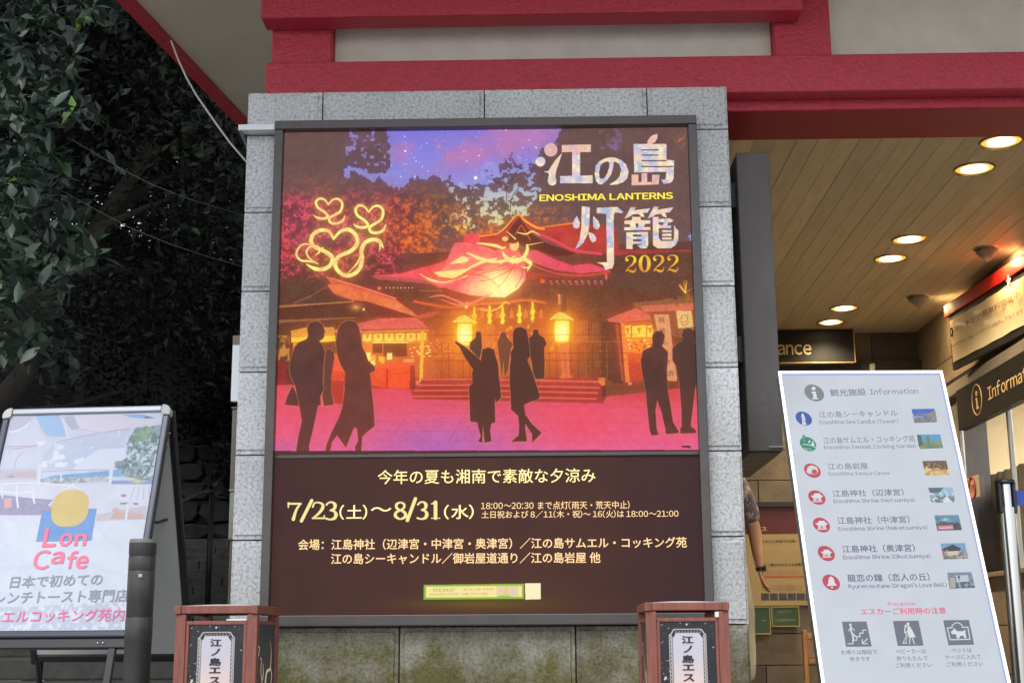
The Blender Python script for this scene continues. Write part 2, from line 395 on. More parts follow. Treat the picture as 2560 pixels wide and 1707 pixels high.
def boldmesh(s, bold):
    me = glyphs(s); n = len(me.vertices); co = np.empty(n*3, np.float32); me.vertices.foreach_get('co', co); co = co.reshape(-1, 3)
    lay = np.zeros(n)
    if bold > 0:
        F = [tuple(p.vertices) for p in me.polygons]; k = bold*1.25; allc = []; allf = []; lay = []
        for i, (dx, dy) in enumerate(((0, 0), (k, 0), (-k, 0), (0, k*.8), (0, -k*.8), (k*.7, k*.6), (-k*.7, -k*.6))):
            allc.append(co + np.array([dx, dy, 0], np.float32)); allf += [tuple(v+i*n for v in f) for f in F]; lay += [i*6e-5]*n
        co = np.concatenate(allc); lay = np.array(lay); bpy.data.meshes.remove(me)
        me = bpy.data.meshes.new('lettering'); me.from_pydata(co.tolist(), [], allf)
    lo = co.min(0); hi = co.max(0)
    return me, (co[:, 0]-lo[0])/(hi[0]-lo[0]), (co[:, 1]-lo[1])/(hi[1]-lo[1]), lay
def text_uv(pl, s, u0, v0, w, h, m, parent, bold=0.0, off=.0015, name='lettering'):
    me, a, b, lay = boldmesh(s, bold)
    L = rootloc(parent); O = np.array(pl.O + pl.N*off - L)
    P = O[None] + (u0+a*w)[:, None]*np.array(pl.U)[None] + (v0+b*h)[:, None]*np.array(pl.V)[None] + lay[:, None]*np.array(pl.N)[None]
    me.vertices.foreach_set('co', P.astype(np.float32).ravel()); me.materials.clear(); me.materials.append(m); me.update()
    o = bpy.data.objects.new(name, me); col.objects.link(o); o.parent = parent; return o
def text(pl, s, x0, y0, x1, y1, h, m, parent, bold=0.0, off=.0018, name='lettering', h1=None):
    """letters whose box runs from (x0,y0) to (x1,y1) along its foot and is h high, as measured in the photograph"""
    me, a, b, lay = boldmesh(s, bold)
    h1 = h if h1 is None else h1
    q = [np.array(pl.hit(*p)) for p in ((x0, y0), (x1, y1), (x1, y1-h1), (x0, y0-h))]
    # keep it a true rectangle in the plane
    ex = q[1]-q[0]; ey = ((q[3]-q[0])+(q[2]-q[1]))/2; ey = np.array([0, ey[1]])
    uv = q[0][None] + a[:, None]*ex[None] + b[:, None]*ey[None]
    L = rootloc(parent); O = np.array(pl.O + pl.N*off - L); U = np.array(pl.U); V = np.array(pl.V)
    P = O[None] + uv[:, :1]*U[None] + uv[:, 1:]*V[None] + lay[:, None]*np.array(pl.N)[None]
    me.vertices.foreach_set('co', P.astype(np.float32).ravel()); me.materials.clear(); me.materials.append(m); me.update()
    o = bpy.data.objects.new(name, me); col.objects.link(o); o.parent = parent; return o

# ================================================================== SETTING: ground, steps, hillside
GL = 1.15
m = MB(); m.box((-14, -2.05, -.3), (14, 3.2, GL)); g = m.build('forecourt', M_GROUND, None); g['kind'] = 'structure'
m = MB(); m.box((-60, -60, -.3), (60, -2.9, 0)); g = m.build('ground', M_GROUND, None); g['kind'] = 'structure'
for i, (ya, zz) in enumerate(((-2.9, .23), (-2.69, .46), (-2.48, .69), (-2.27, .92))):
    m = MB(); m.box((-14, ya, -.2), (14, ya+.212, zz)); g = m.build('front_steps', M_GROUND, None); g['kind'] = 'structure'
m = MB(); m.box((.75, 3.201, -.3), (9, 7.5, GL)); g = m.build('shop_floor', mat('floor_tile', (.18, .16, .14), .6, noise=.1, nscale=4), None); g['kind'] = 'structure'
# stairs that climb away on the left
st = bpy.data.objects.new('stone_stairs', None); col.objects.link(st); st.location = (-3.4, 3.2, GL); st['kind'] = 'structure'
z = GL; y = 3.2
rs = random.Random(3)
for i in range(4):
    z += .13
    x = -6.4
    while x < -1.35:
        w = rs.uniform(.7, 1.15); x1 = min(x+w, -1.35)
        b = box('step_stone', (x+.006, y+rs.uniform(-.012, .012), z-.13), (x1-.004, y+.42, z+rs.uniform(-.006, .004)), M_STEP, st, .014)
        x = x1
        if x >= -1.36: break
    y += .38
ZL = z; YL = y
box('landing', (-7, YL, ZL-.3), (-1.35, 10.2, ZL-.01), M_STONE, st, .01)
y = 10.2; z = ZL
for i in range(10):
    z += .115; x = -6.0
    while x < -2.2:
        w = rs.uniform(.8, 1.3); x1 = min(x+w, -2.2)
        box('step_stone', (x+.006, y+rs.uniform(-.015, .015), z-.115), (x1-.004, y+.40, z+rs.uniform(-.008, .006)), M_STEP, st, .014)
        x = x1
    y += .36
# hillside: an uneven earth slope behind and to the left
def hz(x, y):
    t = max(0, (y-14.2)); s_ = max(0, (-4.6-x))
    h = 1.4 + 1.05*t - .012*t*t + (1.2*s_ if y > 1 else 0)
    if y < 3: h = min(h, .2 + max(0, s_)*1.2)
    return max(.2, min(h, 8.2 if y < 30 else 9)) + .35*math.sin(x*1.7+y*.6)*math.cos(y*1.1-x*.4)
m = MB(); nx, ny = 60, 60; xs = [-26+i*.75 for i in range(nx)]; ys = [2.3+i*.62 for i in range(ny)]
vs = [(x, y, hz(x, y)) for y in ys for x in xs]
fs = []
for j in range(ny-1):
    for i in range(nx-1):
        x, y = xs[i], ys[j]
        if y < 14.2 and x > -5.2: continue
        fs.append((j*nx+i, j*nx+i+1, (j+1)*nx+i+1, (j+1)*nx+i))
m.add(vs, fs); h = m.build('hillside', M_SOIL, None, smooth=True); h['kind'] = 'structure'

# retaining wall of rough stones above the stairs
rw = thing('stone_wall', (-3.8, 13.9, 1.5), 'dark dry stone wall of irregular blocks above the steps on the left', 'stone wall')
rs = random.Random(5); z = 1.9
while z < 4.6:
    hh = rs.uniform(.22, .36); x = -7.2
    while x < -1.6:
        w = rs.uniform(.28, .6); c = (x+w/2, 13.85, z+hh/2); mm = MB(); k = 7
        pts = [(c[0]+(w/2-.012)*(1.08 if i % 2 else .98)*max(-1, min(1, 1.25*math.cos(2*PI*(i+.5)/k+.2)))*rs.uniform(.9, 1.02), 13.85+rs.uniform(-.06, .02),
                c[2]+(hh/2-.01)*max(-1, min(1, 1.25*math.sin(2*PI*(i+.5)/k+.2)))*rs.uniform(.88, 1.03)) for i in range(k)]
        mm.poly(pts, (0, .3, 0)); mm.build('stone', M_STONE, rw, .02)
        x += w
    z += hh

# ================================================================== THE STATION BUILDING
BX0, BX1 = -1.02, 3.6
bd = thing('station_building', (0.9, .3, .3), 'shrine style building front with crimson beams, cream panels and a plank ceiling', 'building')
def part(name, a, b, m, bevel=.006): return box(name, a, b, m, bd, bevel)
part('lower_beam', (-1.029, .10, 3.505), (4.2, .187, 3.653), M_RED)
part('inner_beam', (-1.02, .19, 3.466), (4.2, .502, 3.86), M_RED)
part('soffit_board', (.72, .192, 3.4625), (4.2, .50, 3.4655), M_REDD, .001)  # thin sheet of darker red under the inner beam
part('post', (-1.012, .115, 3.655), (-.782, .30, 4.16), M_RED)
part('post', (.909, .115, 3.655), (1.122, .30, 4.16), M_RED)
part('wall_panel', (-.78, .186, 3.655), (.907, .24, 4.16), M_PLAST, .004)
part('wall_panel', (1.124, .186, 3.655), (4.2, .24, 4.16), M_PLAST, .004)
part('upper_beam', (-1.034, 0, 3.787), (1.0, .113, 4.02), M_RED, .008)
part('side_wall', (-1.0, .31, .3), (-.9, 6.2, 4.09), M_PLAST)
part('roof_core', (-1.0, .25, 4.17), (4.2, 6.2, 4.6), M_PLAST)
# eave on the left side
EZ = 4.12
e0 = onZ(340, 0, EZ); e1 = onZ(614, 292, EZ); ed = (e1-e0).normalized(); ea = e0-ed*2.6; eb = e1+ed*3.0; en = Vector((-ed.y, ed.x, 0))
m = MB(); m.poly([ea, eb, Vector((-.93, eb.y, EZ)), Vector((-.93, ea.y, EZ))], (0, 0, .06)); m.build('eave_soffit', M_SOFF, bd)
m = MB(); m.poly([ea+en*.055, ea-en*.0, eb-en*.0, eb+en*.055], (0, 0, .16))
for i in range(len(m.v)): x, y, z = m.v[i]; m.v[i] = (x, y, z-.035)
m.build('eave_fascia', M_RED, bd, .005)
m = MB(); m.poly([ea+en*.02, ea-en*.6, eb-en*.6, eb+en*.02], (0, 0, .05))
for i in range(len(m.v)): x, y, z = m.v[i]; m.v[i] = (x, y, z+.13)
m.build('roof_sheet', M_DARKM, bd)
# plank ceiling of the entrance hall
ZC = 3.75
def plankmat():
    m = bpy.data.materials.new('ceiling_plank_wood'); m.use_nodes = True; nt = m.node_tree; N = nt.nodes; L = nt.links; b = N['Principled BSDF']
    g = N.new('ShaderNodeNewGeometry'); mp = N.new('ShaderNodeMapping'); mp.inputs['Scale'].default_value = (14, 1.6, 14); L.new(g.outputs['Position'], mp.inputs[0])
    oi = N.new('ShaderNodeObjectInfo'); ad = N.new('ShaderNodeVectorMath'); ad.operation = 'ADD'
    L.new(mp.outputs[0], ad.inputs[0]); mu = N.new('ShaderNodeMath'); mu.operation = 'MULTIPLY'; mu.inputs[1].default_value = 40; L.new(oi.outputs['Random'], mu.inputs[0]); L.new(mu.outputs[0], ad.inputs[1])
    n = N.new('ShaderNodeTexNoise'); n.inputs['Scale'].default_value = 2.2; n.inputs['Detail'].default_value = 6; L.new(ad.outputs[0], n.inputs['Vector'])
    r = N.new('ShaderNodeValToRGB'); r.color_ramp.elements[0].position = .3; r.color_ramp.elements[1].position = .7
    r.color_ramp.elements[0].color = (.54, .455, .30, 1); r.color_ramp.elements[1].color = (.64, .555, .39, 1); L.new(n.outputs[0], r.inputs[0])
    h = N.new('ShaderNodeHueSaturation'); mr = N.new('ShaderNodeMapRange'); mr.inputs[3].default_value = .86; mr.inputs[4].default_value = 1.1
    L.new(oi.outputs['Random'], mr.inputs[0]); L.new(mr.outputs[0], h.inputs['Value']); L.new(r.outputs[0], h.inputs['Color']); L.new(h.outputs[0], b.inputs['Base Color'])
    b.inputs['Roughness'].default_value = .5; b.inputs['Specular IOR Level'].default_value = .35
    return m
M_PLANK = plankmat()
cl = bpy.data.objects.new('plank_ceiling', None); col.objects.link(cl); cl.location = (1.8, .5, ZC); cl.parent = bd; cl.location = Vector((1.8, .5, ZC))-Vector(bd.location)
PW = .0976; x = .62; i = 0
m = MB(); m.box((0, 0, 0), (PW-.0016, 4.97, .012)); pm = m.build('plank', M_PLANK, None, .0015)
plank_me = pm.data; bpy.data.objects.remove(pm)
while x < 2.87:
    o = bpy.data.objects.new('plank', plank_me); col.objects.link(o); o.parent = cl
    o.location = (x-1.8, .505-.5, ((i*7) % 3)*.0006); b = o.modifiers.new('bevel', 'BEVEL'); b.width = .0007; b.segments = 1
    x += PW; i += 1
part('ceiling_backing', (.5, .505, ZC+.016), (3.6, 5.7, ZC+.3), mat('seam_wood', (.20, .15, .09), .8), .001)
YB = 5.44; XW = 2.85
# tiled back wall
bw = bpy.data.objects.new('back_wall', None); col.objects.link(bw); bw.parent = bd; bw.location = Vector((1.8, YB, 1.15))-Vector(bd.location)
def tiles(parent, pl, u0, u1, v0, v1, w, h, mts, gap=.006, off=0.0, th=.02, seed=1, phase=0.0):
    r = random.Random(seed); v = v1; j = 0
    while v > v0+.02:
        va = max(v0, v-h); u = u0-(phase+(w/2 if j % 2 else 0)) % w
        while u < u1-.01:
            a, b = max(u, u0), min(u+w, u1)
            if b-a > .02:
                m = MB(); m.pbox(pl, a+gap/2, va+gap/2, b-gap/2, v-gap/2, -th, off+r.uniform(-.0015, .0015)); m.build('tile', r.choice(mts), parent, .002)
            u += w
        v = va; j += 1
plB = Plane((0, YB, 0), (1, 0, 0), (0, 0, 1))
part('wall_core', (.6, YB+.012, 1.0), (3.6, YB+.2, 4.1), M_JOINT, .001)
tiles(bw, plB, .95, 3.0, 1.15, ZC, .6, .222, [M_TILE, M_TILE, M_TILED], seed=4, phase=.24)
a = onY(1900, 907, YB-.06); b = onY(2280, 934, YB-.06)
part('lintel', (.9, YB-.10, b.z), (XW, YB-.002, a.z), M_DARKM, .004)
a = onY(2175, 910, YB-.12); b = onY(2187, 928, YB-.12)
part('lintel_bracket', (a.x, YB-.14, b.z), (b.x, YB-.1, a.z), M_BEIGE, .002)
a = onY(1850, 1254, YB-.03); b = onY(2010, 1267, YB-.03)
part('picture_rail', (.9, YB-.05, b.z), (2.6, YB-.002, a.z), M_DARKM, .003)
# left inner wall of the hall (behind the granite screen)
part('inner_wall', (.56, 1.0, .3), (.62, YB, ZC+.2), M_TILED, .002)
# right hand wall with the information window
plR = Plane((XW, 0, 0), (0, -1, 0), (0, 0, 1))       # u grows towards the viewer
rwall = bpy.data.objects.new('right_wall', None); col.objects.link(rwall); rwall.parent = bd; rwall.location = Vector((XW, 3, 1.15))-Vector(bd.location)
uT, vT = plR.hit(2389, 976); uB, vB = plR.hit(2398, 1079); us, vs_ = plR.hit(2474, 1432)
VS = vs_; VW = vB+.02; UW0 = uB-.03
# wall above the window: large smooth panels; the solid wall to the rear of the window; tiles beneath
tiles(rwall, plR, -YB, .2, VW+.20, ZC, .9, .36, [M_TILE, M_TILEB], seed=9, th=.03)
tiles(rwall, plR, -YB, UW0, .6, VW+.20, .6, .296, [M_TILE, M_TILEB], seed=12, th=.03)
tiles(rwall, plR, UW0, .2, .6, VS-.03, .6, .296, [M_TILEB], seed=11, th=.03, phase=.2)
m = MB(); m.pbox(plR, UW0-.02, VS-.03, .2, VS+.0, -.1, .035); m.build('window_sill', M_TILEB, rwall, .004)
m = MB(); m.pbox(plR, -YB, .5, UW0, 4.0, -.2, -.032); m.build('wall_back', M_JOINT, rwall)
m = MB(); m.pbox(plR, UW0, .5, .4, VS-.04, -.2, -.032); m.pbox(plR, UW0, VW+.2, .4, 4.0, -.2, -.032); m.build('wall_back', M_JOINT, rwall)
for (ua, ub) in ((UW0, UW0+.035), (UW0+.98, UW0+1.01), (UW0+2.0, UW0+2.03)):
    m = MB(); m.pbox(plR, ua, VS, ub, VW+.2, -.03, .0); m.build('window_mullion', M_SILVER, rwall, .003)
gl = bpy.data.materials.new('window_glass'); gl.use_nodes = True; b = gl.node_tree.nodes['Principled BSDF']
b.inputs['Transmission Weight'].default_value = 1; b.inputs['Roughness'].default_value = .02; b.inputs['IOR'].default_value = 1.1; b.inputs['Base Color'].default_value = (.9, .92, .9, 1)
m = MB(); m.pbox(plR, UW0+.035, VS, .2, VW+.2, -.02, -.014); m.build('window_pane', gl, rwall)
# sloping cornice strips above the information board
for (y0, y1, mt, o) in ((VW+.22, VW+.30, M_BEIGED, .05), (VW+.30, VW+.34, M_DARKM, .03)):
    m = MB(); m.pbox(plR, -YB+.02, y0, .2, y1, 0, o); m.build('cornice', mt, rwall, .004)
# the room behind the glass
M_ROOM = mat('office_wall', (.50, .44, .33), .8, noise=.06, nscale=3)
part('office_back_wall', (XW+1.9, .2, .6), (XW+1.96, YB, ZC), M_ROOM, .002)
part('office_end_wall', (XW+.02, YB-.06, .6), (XW+1.9, YB, ZC), M_ROOM, .002)
part('office_ceiling', (XW+.05, .2, ZC-.35), (XW+1.9, YB-.07, ZC-.3), M_ROOM, .002)
part('office_counter', (XW+.06, .3, .6), (XW+.5, YB-.3, VS-.06), M_TILEB, .004)

# ================================================================== GRANITE SCREEN
GX0, GX1, GT, GZ, GH = -1.069, .702, 3.489, 3.3228, .29623
gp = thing('granite_pillar', (-.18, .2, .3), 'wide pale granite wall of big speckled blocks carrying the glowing festival poster', 'granite wall')
rows = [(GZ, GT)] + [(GZ-GH*(i+1), GZ-GH*i) for i in range(10)]
for j, (za, zb) in enumerate(rows):
    cuts = [-.792, -.192, .408] if j % 2 == 0 else [-.486, .114]
    xs = [GX0]+cuts+[GX1]
    for i in range(len(xs)-1):
        xa, xb = xs[i]+(.0022 if i else 0), xs[i+1]-(.0022 if i < len(xs)-2 else 0); a, b = za+.0022, zb-(.0022 if j else 0)
        m = MB(); lf = .001; e = .013
        m.box((xa, .006, a), (xb, .05, b))
        ca, cb = xa+(e if i else .004), xb-(e if i < len(xs)-2 else .004); c, d = a+e, b-(e if j else .004)
        m.add([(ca, .0065, c), (cb, .0065, c), (cb, .0065, d), (ca, .0065, d), (ca+.003, 0, c+.003), (cb-.003, 0, c+.003), (cb-.003, 0, d-.003), (ca+.003, 0, d-.003)],
              [(4,5,6,7),(0,1,5,4),(1,2,6,5),(2,3,7,6),(3,0,4,7)])
        m.build('granite_block', M_GRANM if zb < 1.6 else M_GRAN, gp, .002)
m = MB(); m.box((GX0+.004, .052, .3), (GX1-.004, .44, GT-.003)); m.build('core', M_GRAN, gp, .003)
m = MB(); m.box((GX0+.01, .03, .3), (GX1-.01, .0515, GT-.01)); m.build('joint_mortar', M_JOINT, gp)

# ================================================================== THE BACKLIT POSTER BOX
YF = -.05
lb = thing('poster_lightbox', (-.19, 0, 1.548), 'large glowing lantern festival poster in a dark bronze frame on the granite wall', 'lightbox')
FX0, FX1, FZ0, FZ1 = -.957, .581, 1.5485, 3.3585
fw = .028
plF = facing(YF); plP = facing(-.012)
def uvof(pts, pl): return [pl.hit(*p) for p in pts]
q = uvof([(706, 318), (1716, 305), (1765, 1540), (682, 1541)], plP)
PX0, PX1 = min(q[0][0], q[3][0]), max(q[1][0], q[2][0]); PZ1 = (q[0][1]+q[1][1])/2
for nm, a, b in (('frame_rail', (FX0, YF, FZ1-.033), (FX1, .0, FZ1)), ('frame_rail', (FX0, YF, FZ0), (FX1, .0, FZ0+.036)),
                 ('frame_stile', (FX0, YF+.0015, FZ0+.037), (FX0+.031, .0, FZ1-.034)), ('frame_stile', (FX1-.031, YF+.0015, FZ0+.037), (FX1, .0, FZ1-.034))):
    box(nm, a, b, M_FRAME, lb, .0025)
box('light_housing', (FX0+.03, -.010, FZ0+.03), (FX1-.03, -.001, FZ1-.03), M_DARKM, lb, 0)
PX0, PX1, PZ0, PZ1 = FX0+.031, FX1-.031, FZ0+.036, FZ1-.033
P = Paint(plP, PX0, PZ0, PX1, PZ1, 1100)
W, H = P.w, P.h
def Z(ox, oy, s): return lambda *a: [(ox+x/s, oy+y/s) for x, y in (a[0] if isinstance(a[0], list) else a)]
A1 = Z(680, 300, 3.7333); A2 = Z(1200, 300, 3.7339); A3 = Z(680, 680, 3.4093); A4 = Z(1200, 680, 3.4089)
X, Y = P.X, P.Y
n1 = P.n(70, 1); n2 = P.n(26, 2, 5); n3 = P.n(9, 3, 3); n4 = P.n(14, 40, 4); n5 = P.n(5, 50, 2)
c3 = lambda c: np.asarray(c, np.float32)[None, None]
def mixc(a, b, t): return c3(a)*(1-t[..., None]) + c3(b)*t[..., None]
# sky
t = np.clip((Y-310)/180, 0, 1); sk = mixc((130, 116, 186), (142, 150, 206), t)
bl = np.clip((n1-.42)*4, 0, 1)*np.exp(-(((X-1120)/170)**2+((Y-360)/70)**2)); sk = sk + (c3((170, 124, 166))-sk)*np.clip(bl*1.3+.8*np.exp(-(((X-1340)/130)**2+((Y-340)/60)**2)), 0, 1)[..., None]
P.img[:] = sk
rs = random.Random(2)
for i in range(120):
    sx, sy = rs.uniform(950, 1420), rs.uniform(315, 470); P.ell(sx, sy, *(2*[rs.choice([.8, 1, 1.4, 2.0])]), (235, 225, 250), rs.uniform(.3, .95), 1)
P.ell(1189, 445, 4.5, 4.5, (250, 245, 190)); P.ell(1013, 378, 2.6, 2.6, (250, 250, 255))
# woods
wob = ((n3-.5)*26+(n2-.5)*46, (n3[::-1]-.5)*26+(n2[:, ::-1]-.5)*46)
dark = mixc((98, 74, 72), (118, 86, 82), n2) ; 
woods = A1((60,30),(720,30),(1115,20),(1050,150),(1110,290),(1090,360),(1040,480),(900,470),(690,410),(660,510),(740,530),(960,545),(1090,600),(1190,640),(1300,575),(1480,570),(1520,520),(1600,540),(1700,620),(1790,650),(1880,590),(2016,580)) + \
        A2((60,470),(160,400),(330,345),(400,400),(520,400),(600,250),(720,180),(690,20),(2000,20),(2000,1300),(900,1300),(0,1300)) + A1((1200,1600),(60,1600))
P.poly(woods, dark, 1, wob)
# light showing through the leaves
hole = ((P.n(11, 11, 3) > .60) & (P.n(34, 12, 3) > .5)).astype(np.float32)
P.poly(A1((660,60),(1060,60),(1060,440),(700,400)), (146, 130, 196), .9, None, 3, hole)
hole2 = np.clip((P.n(10, 14, 3)-.57)*14, 0, 1)*np.clip((P.n(50, 15, 2)-.44)*9, 0, 1)
hc = mixc((150, 150, 205), (215, 225, 170), np.clip((Y-430)/130, 0, 1))
P.poly(A1((1480,600),(2016,560),(2016,1040),(1620,1000)), hc, .95, None, 3, hole2)
P.poly(A2((20,430),(480,330),(560,700),(430,900),(20,940)), hc, .95, wob, 3, np.clip((P.n(12, 16, 3)-.46)*12, 0, 1))
P.poly(A2((1080,100),(1330,100),(1340,260),(1120,240)), (140, 105, 150), .8, wob, 3, np.clip((n2-.42)*6, 0, 1))
for a in ([(230,860),(250,700),(235,600),(180,480)], [(240,640),(300,560),(350,470)], [(200,600),(120,560),(70,540)], [(280,860),(300,720),(360,640)]):
    P.stroke(A2(*a), [2.6, 2, 1.5, .8][:len(a)], (80, 60, 66))
# lit maples
n6 = P.n(6, 61, 2); k1 = np.clip((n4-.33)*4, 0, 1)*np.clip((n6-.30)*3.2, .12, 1)
pk = np.exp(-((np.maximum(0, abs(X-850)-120)/76)**2+(np.maximum(0, abs(Y-595)-70)/46)**2))
P.put(pk*.55, c3((112, 44, 58))); P.put((k1*pk), mixc((178, 56, 84), (250, 104, 128), n5))
orr = np.exp(-(((X-1035)/75)**2+((Y-600)/80)**2)); P.put(orr*.5, c3((120, 58, 34))); P.put(k1*orr, mixc((206, 88, 34), (255, 146, 48), n5))
orr = np.exp(-(((X-1090)/110)**2+((Y-545)/50)**2)); P.put(k1*orr*.9, mixc((166, 84, 44), (240, 146, 66), n5))
P.put(k1*np.exp(-(((X-1140)/40)**2+((Y-572)/14)**2)), c3((250, 180, 60))); P.put(k1*np.exp(-(((X-1235)/40)**2+((Y-580)/28)**2)), c3((245, 130, 50)))
P.put(k1*np.exp(-(((X-705)/18)**2+((Y-660)/80)**2)), c3((228, 96, 78))); P.put(k1*np.exp(-(((X-1370)/60)**2+((Y-540)/24)**2))*.8, c3((205, 120, 60)))
P.put(k1*.5*np.exp(-(((X-800)/140)**2+((Y-470)/40)**2)), c3((150, 92, 78))); P.put(k1*.45*np.exp(-(((X-1620)/90)**2+((Y-560)/60)**2)), c3((170, 100, 66)))
P.put(k1*.8*np.exp(-(((X-1702)/14)**2+((Y-350)/24)**2)), c3((190, 112, 80)))
P.poly(A1((560,1500),(940,1420),(1700,1250),(1560,1568),(700,1568)), mixc((96, 58, 46), (120, 76, 56), n2), .9, wob)
# halls behind
P.poly([(560,655),(1800,600),(1800,1010),(560,1010)], mixc((88, 56, 44), (112, 72, 54), n2), 1)
P.poly(A3((40,250),(2600,60),(2600,100),(3650,200),(3700,1000),(40,1000)), mixc((92, 54, 38), (112, 66, 46), n2), 1)
P.glow(1250, 880, 200, 110, (214, 104, 40), .8); P.glow(980, 900, 110, 60, (225, 110, 44), .6); P.glow(1620, 900, 60, 60, (200, 92, 40), .5)
pk2 = np.exp(-((np.maximum(0, abs(X-830)-140)/40)**2+(np.maximum(0, abs(Y-655)-28)/14)**2)); P.put(pk2*.6, c3((104, 44, 50))); P.put(k1*pk2*.9, mixc((170, 56, 70), (240, 104, 110), n5))
# big hall roof
P.poly(A1((915,1455),(1200,1432),(1560,1335),(1700,1262),(1780,1160),(1800,1065),(2016,1070),(2100,1200),(2100,1568),(1560,1565),(1400,1490)), mixc((214, 62, 66), (250, 104, 104), n2), 1)
P.poly(A1((915,1455),(1200,1470),(1400,1490),(1560,1520),(1500,1530),(1000,1490)), (170, 84, 84), 1)
P.poly(A2((0,1062),(190,1050),(330,895),(400,895),(590,1010),(860,965),(1260,990),(1300,1215),(1980,1212),(1980,1226),(1300,1262),(1140,1240),(900,1250),(600,1110),(460,1045),(360,1100),(300,1300),(0,1300)), mixc((146, 48, 42), (190, 74, 64), n2), 1)
P.poly(A2((250,1060),(365,905),(480,1060),(620,1150),(900,1250),(700,1275),(560,1215),(430,1200),(330,1130)), (84, 44, 34), 1)
P.stroke(A2((150,1070),(230,1010),(330,900),(372,890),(420,940),(520,1000),(600,1020)), [3,4,3,3,5,6,4], (250, 168, 60)); P.stroke(A2((560,1005),(860,965),(900,962)), [3,4,3], (245, 130, 40))
P.stroke(A2((540,1060),(700,1130),(880,1215),(1130,1250)), 7, (214, 78, 84)); P.stroke(A2((0,1085),(150,1065)), 5, (245, 140, 50)); P.stroke(A2((380,985),(330,1070)), 3, (205, 80, 50)); P.stroke(A2((390,985),(470,1120)), 3, (205, 80, 50))
P.poly(A2((430,1232),(520,1215),(700,1300),(860,1358),(1030,1340),(1220,1408),(940,1432),(700,1400),(500,1330),(430,1290)), mixc((205, 70, 92), (226, 92, 110), n2), 1)
P.poly(A2((430,1420),(800,1440),(1220,1420),(1215,1450),(900,1470),(600,1470),(440,1500)), (150, 62, 44), 1); P.stroke(A2((430,1330),(600,1400),(760,1440),(1000,1450),(1215,1415)), 3, (205, 88, 66))
for i in range(9): P.poly(A2((650+i*59,1500),(668+i*59,1500),(668+i*59,1514),(650+i*59,1514)), (225, 128, 118)); P.poly(A2((662+i*58,1522),(684+i*58,1522),(684+i*58,1536),(662+i*58,1536)), (190, 96, 84))
for i in range(8): P.ell(*A3((972+i*32,135))[0], 1.8, 1.8, (235, 180, 140)); P.ell(*A3((1272+i*24,160))[0], 1.6, 1.6, (205, 130, 96))
P.poly(A3((900,125),(930,130),(925,155),(900,150)), (235, 110, 60)); P.poly(A2((560,1480),(610,1490),(600,1525),(562,1520)), (240, 90, 50)); P.poly(A2((1165,1430),(1190,1435),(1190,1490),(1168,1490)), (220, 96, 84))
# wall lattices
for i in range(12): P.poly(A3((1520+i*12,330),(1526+i*12,330),(1526+i*12,372),(1520+i*12,372)), (170, 112, 66))
for i in range(8): P.poly(A4((20+i*13,440),(28+i*13,440),(28+i*13,590),(20+i*13,590)), (190, 120, 66), .8)
for i in range(5): P.poly(A4((825+i*20,410),(837+i*20,410),(837+i*20,590),(825+i*20,590)), (160, 104, 66), .8)
for i in range(3): P.poly(A4((955+i*20,430),(966+i*20,430),(966+i*20,590),(955+i*20,590)), (140, 88, 56), .8)
P.poly(A4((0,600),(130,600),(130,650),(0,650)), (200, 120, 60)); P.poly(A4((0,680),(560,680),(560,706),(0,706)), (165, 80, 56))
rs = random.Random(4)
for i in range(70):
    x0, y0 = rs.uniform(1010, 1150), rs.uniform(520, 860); P.poly(A4((x0, y0), (x0+26, y0), (x0+26, y0+15), (x0, y0+15)), (rs.randint(150, 225), rs.randint(80, 120), 60), .75)
for i in range(60):
    x0, y0 = rs.uniform(1370, 1540), rs.uniform(560, 720); P.poly(A3((x0, y0), (x0+20, y0), (x0+20, y0+12), (x0, y0+12)), (rs.randint(150, 235), rs.randint(90, 150), 60), .7)
for i in range(30):
    x0, y0 = rs.uniform(130, 620), rs.uniform(420, 680); P.glow(*A4((x0, y0))[0], 2.5, 3, (255, 200, 70), .9)
# left hall with its long roofs
P.poly(A3((60,270),(170,265),(460,140),(700,240),(60,300)), (98, 62, 46)); P.stroke(A3((180,265),(330,205),(470,130),(560,200),(700,240)), 2.2, (150, 98, 70))
P.poly(A3((470,108),(560,98),(1060,238),(1240,372),(1245,385),(1100,345),(800,248),(700,240),(520,180)), mixc((196, 96, 54), (235, 138, 84), n4))
P.poly(A3((450,25),(500,50),(1060,225),(1050,248),(800,170),(540,90),(520,125)), (212, 96, 70)); P.stroke(A3((500,50),(800,140),(1055,225)), 2, (240, 150, 110))
P.poly(A3((60,285),(450,262),(700,244),(700,258),(400,280),(60,304)), (166, 112, 66)); P.poly(A3((60,304),(700,258),(800,248),(1240,385),(700,385),(60,410)), mixc((92, 52, 36), (108, 62, 42), n2))
P.poly(A3((60,408),(400,395),(700,384),(720,392),(400,412),(60,434)), (150, 96, 58)); P.glow(*A3((715,300))[0], 12, 8, (235, 170, 90), .9); P.ell(*A3((782,318))[0], 3.5, 3.5, (240, 190, 110))
P.poly(A3((1230,375),(1330,345),(1420,330),(1380,372),(1260,400)), (190, 84, 62))
P.poly(A3((160,500),(300,470),(530,470),(540,560),(480,600),(165,590)), (216, 150, 60)); P.poly(A3((165,560),(540,540),(540,590),(165,600)), (250, 196, 60)); P.poly(A3((180,600),(215,600),(200,740),(180,700)), (225, 150, 60))
P.poly(A3((55,540),(150,540),(150,760),(55,760)), mixc((96, 66, 38), (190, 130, 66), np.clip((n4-.4)*5, 0, 1)))
P.poly(A3((50,760),(130,765),(120,960),(50,960)), (138, 50, 44))
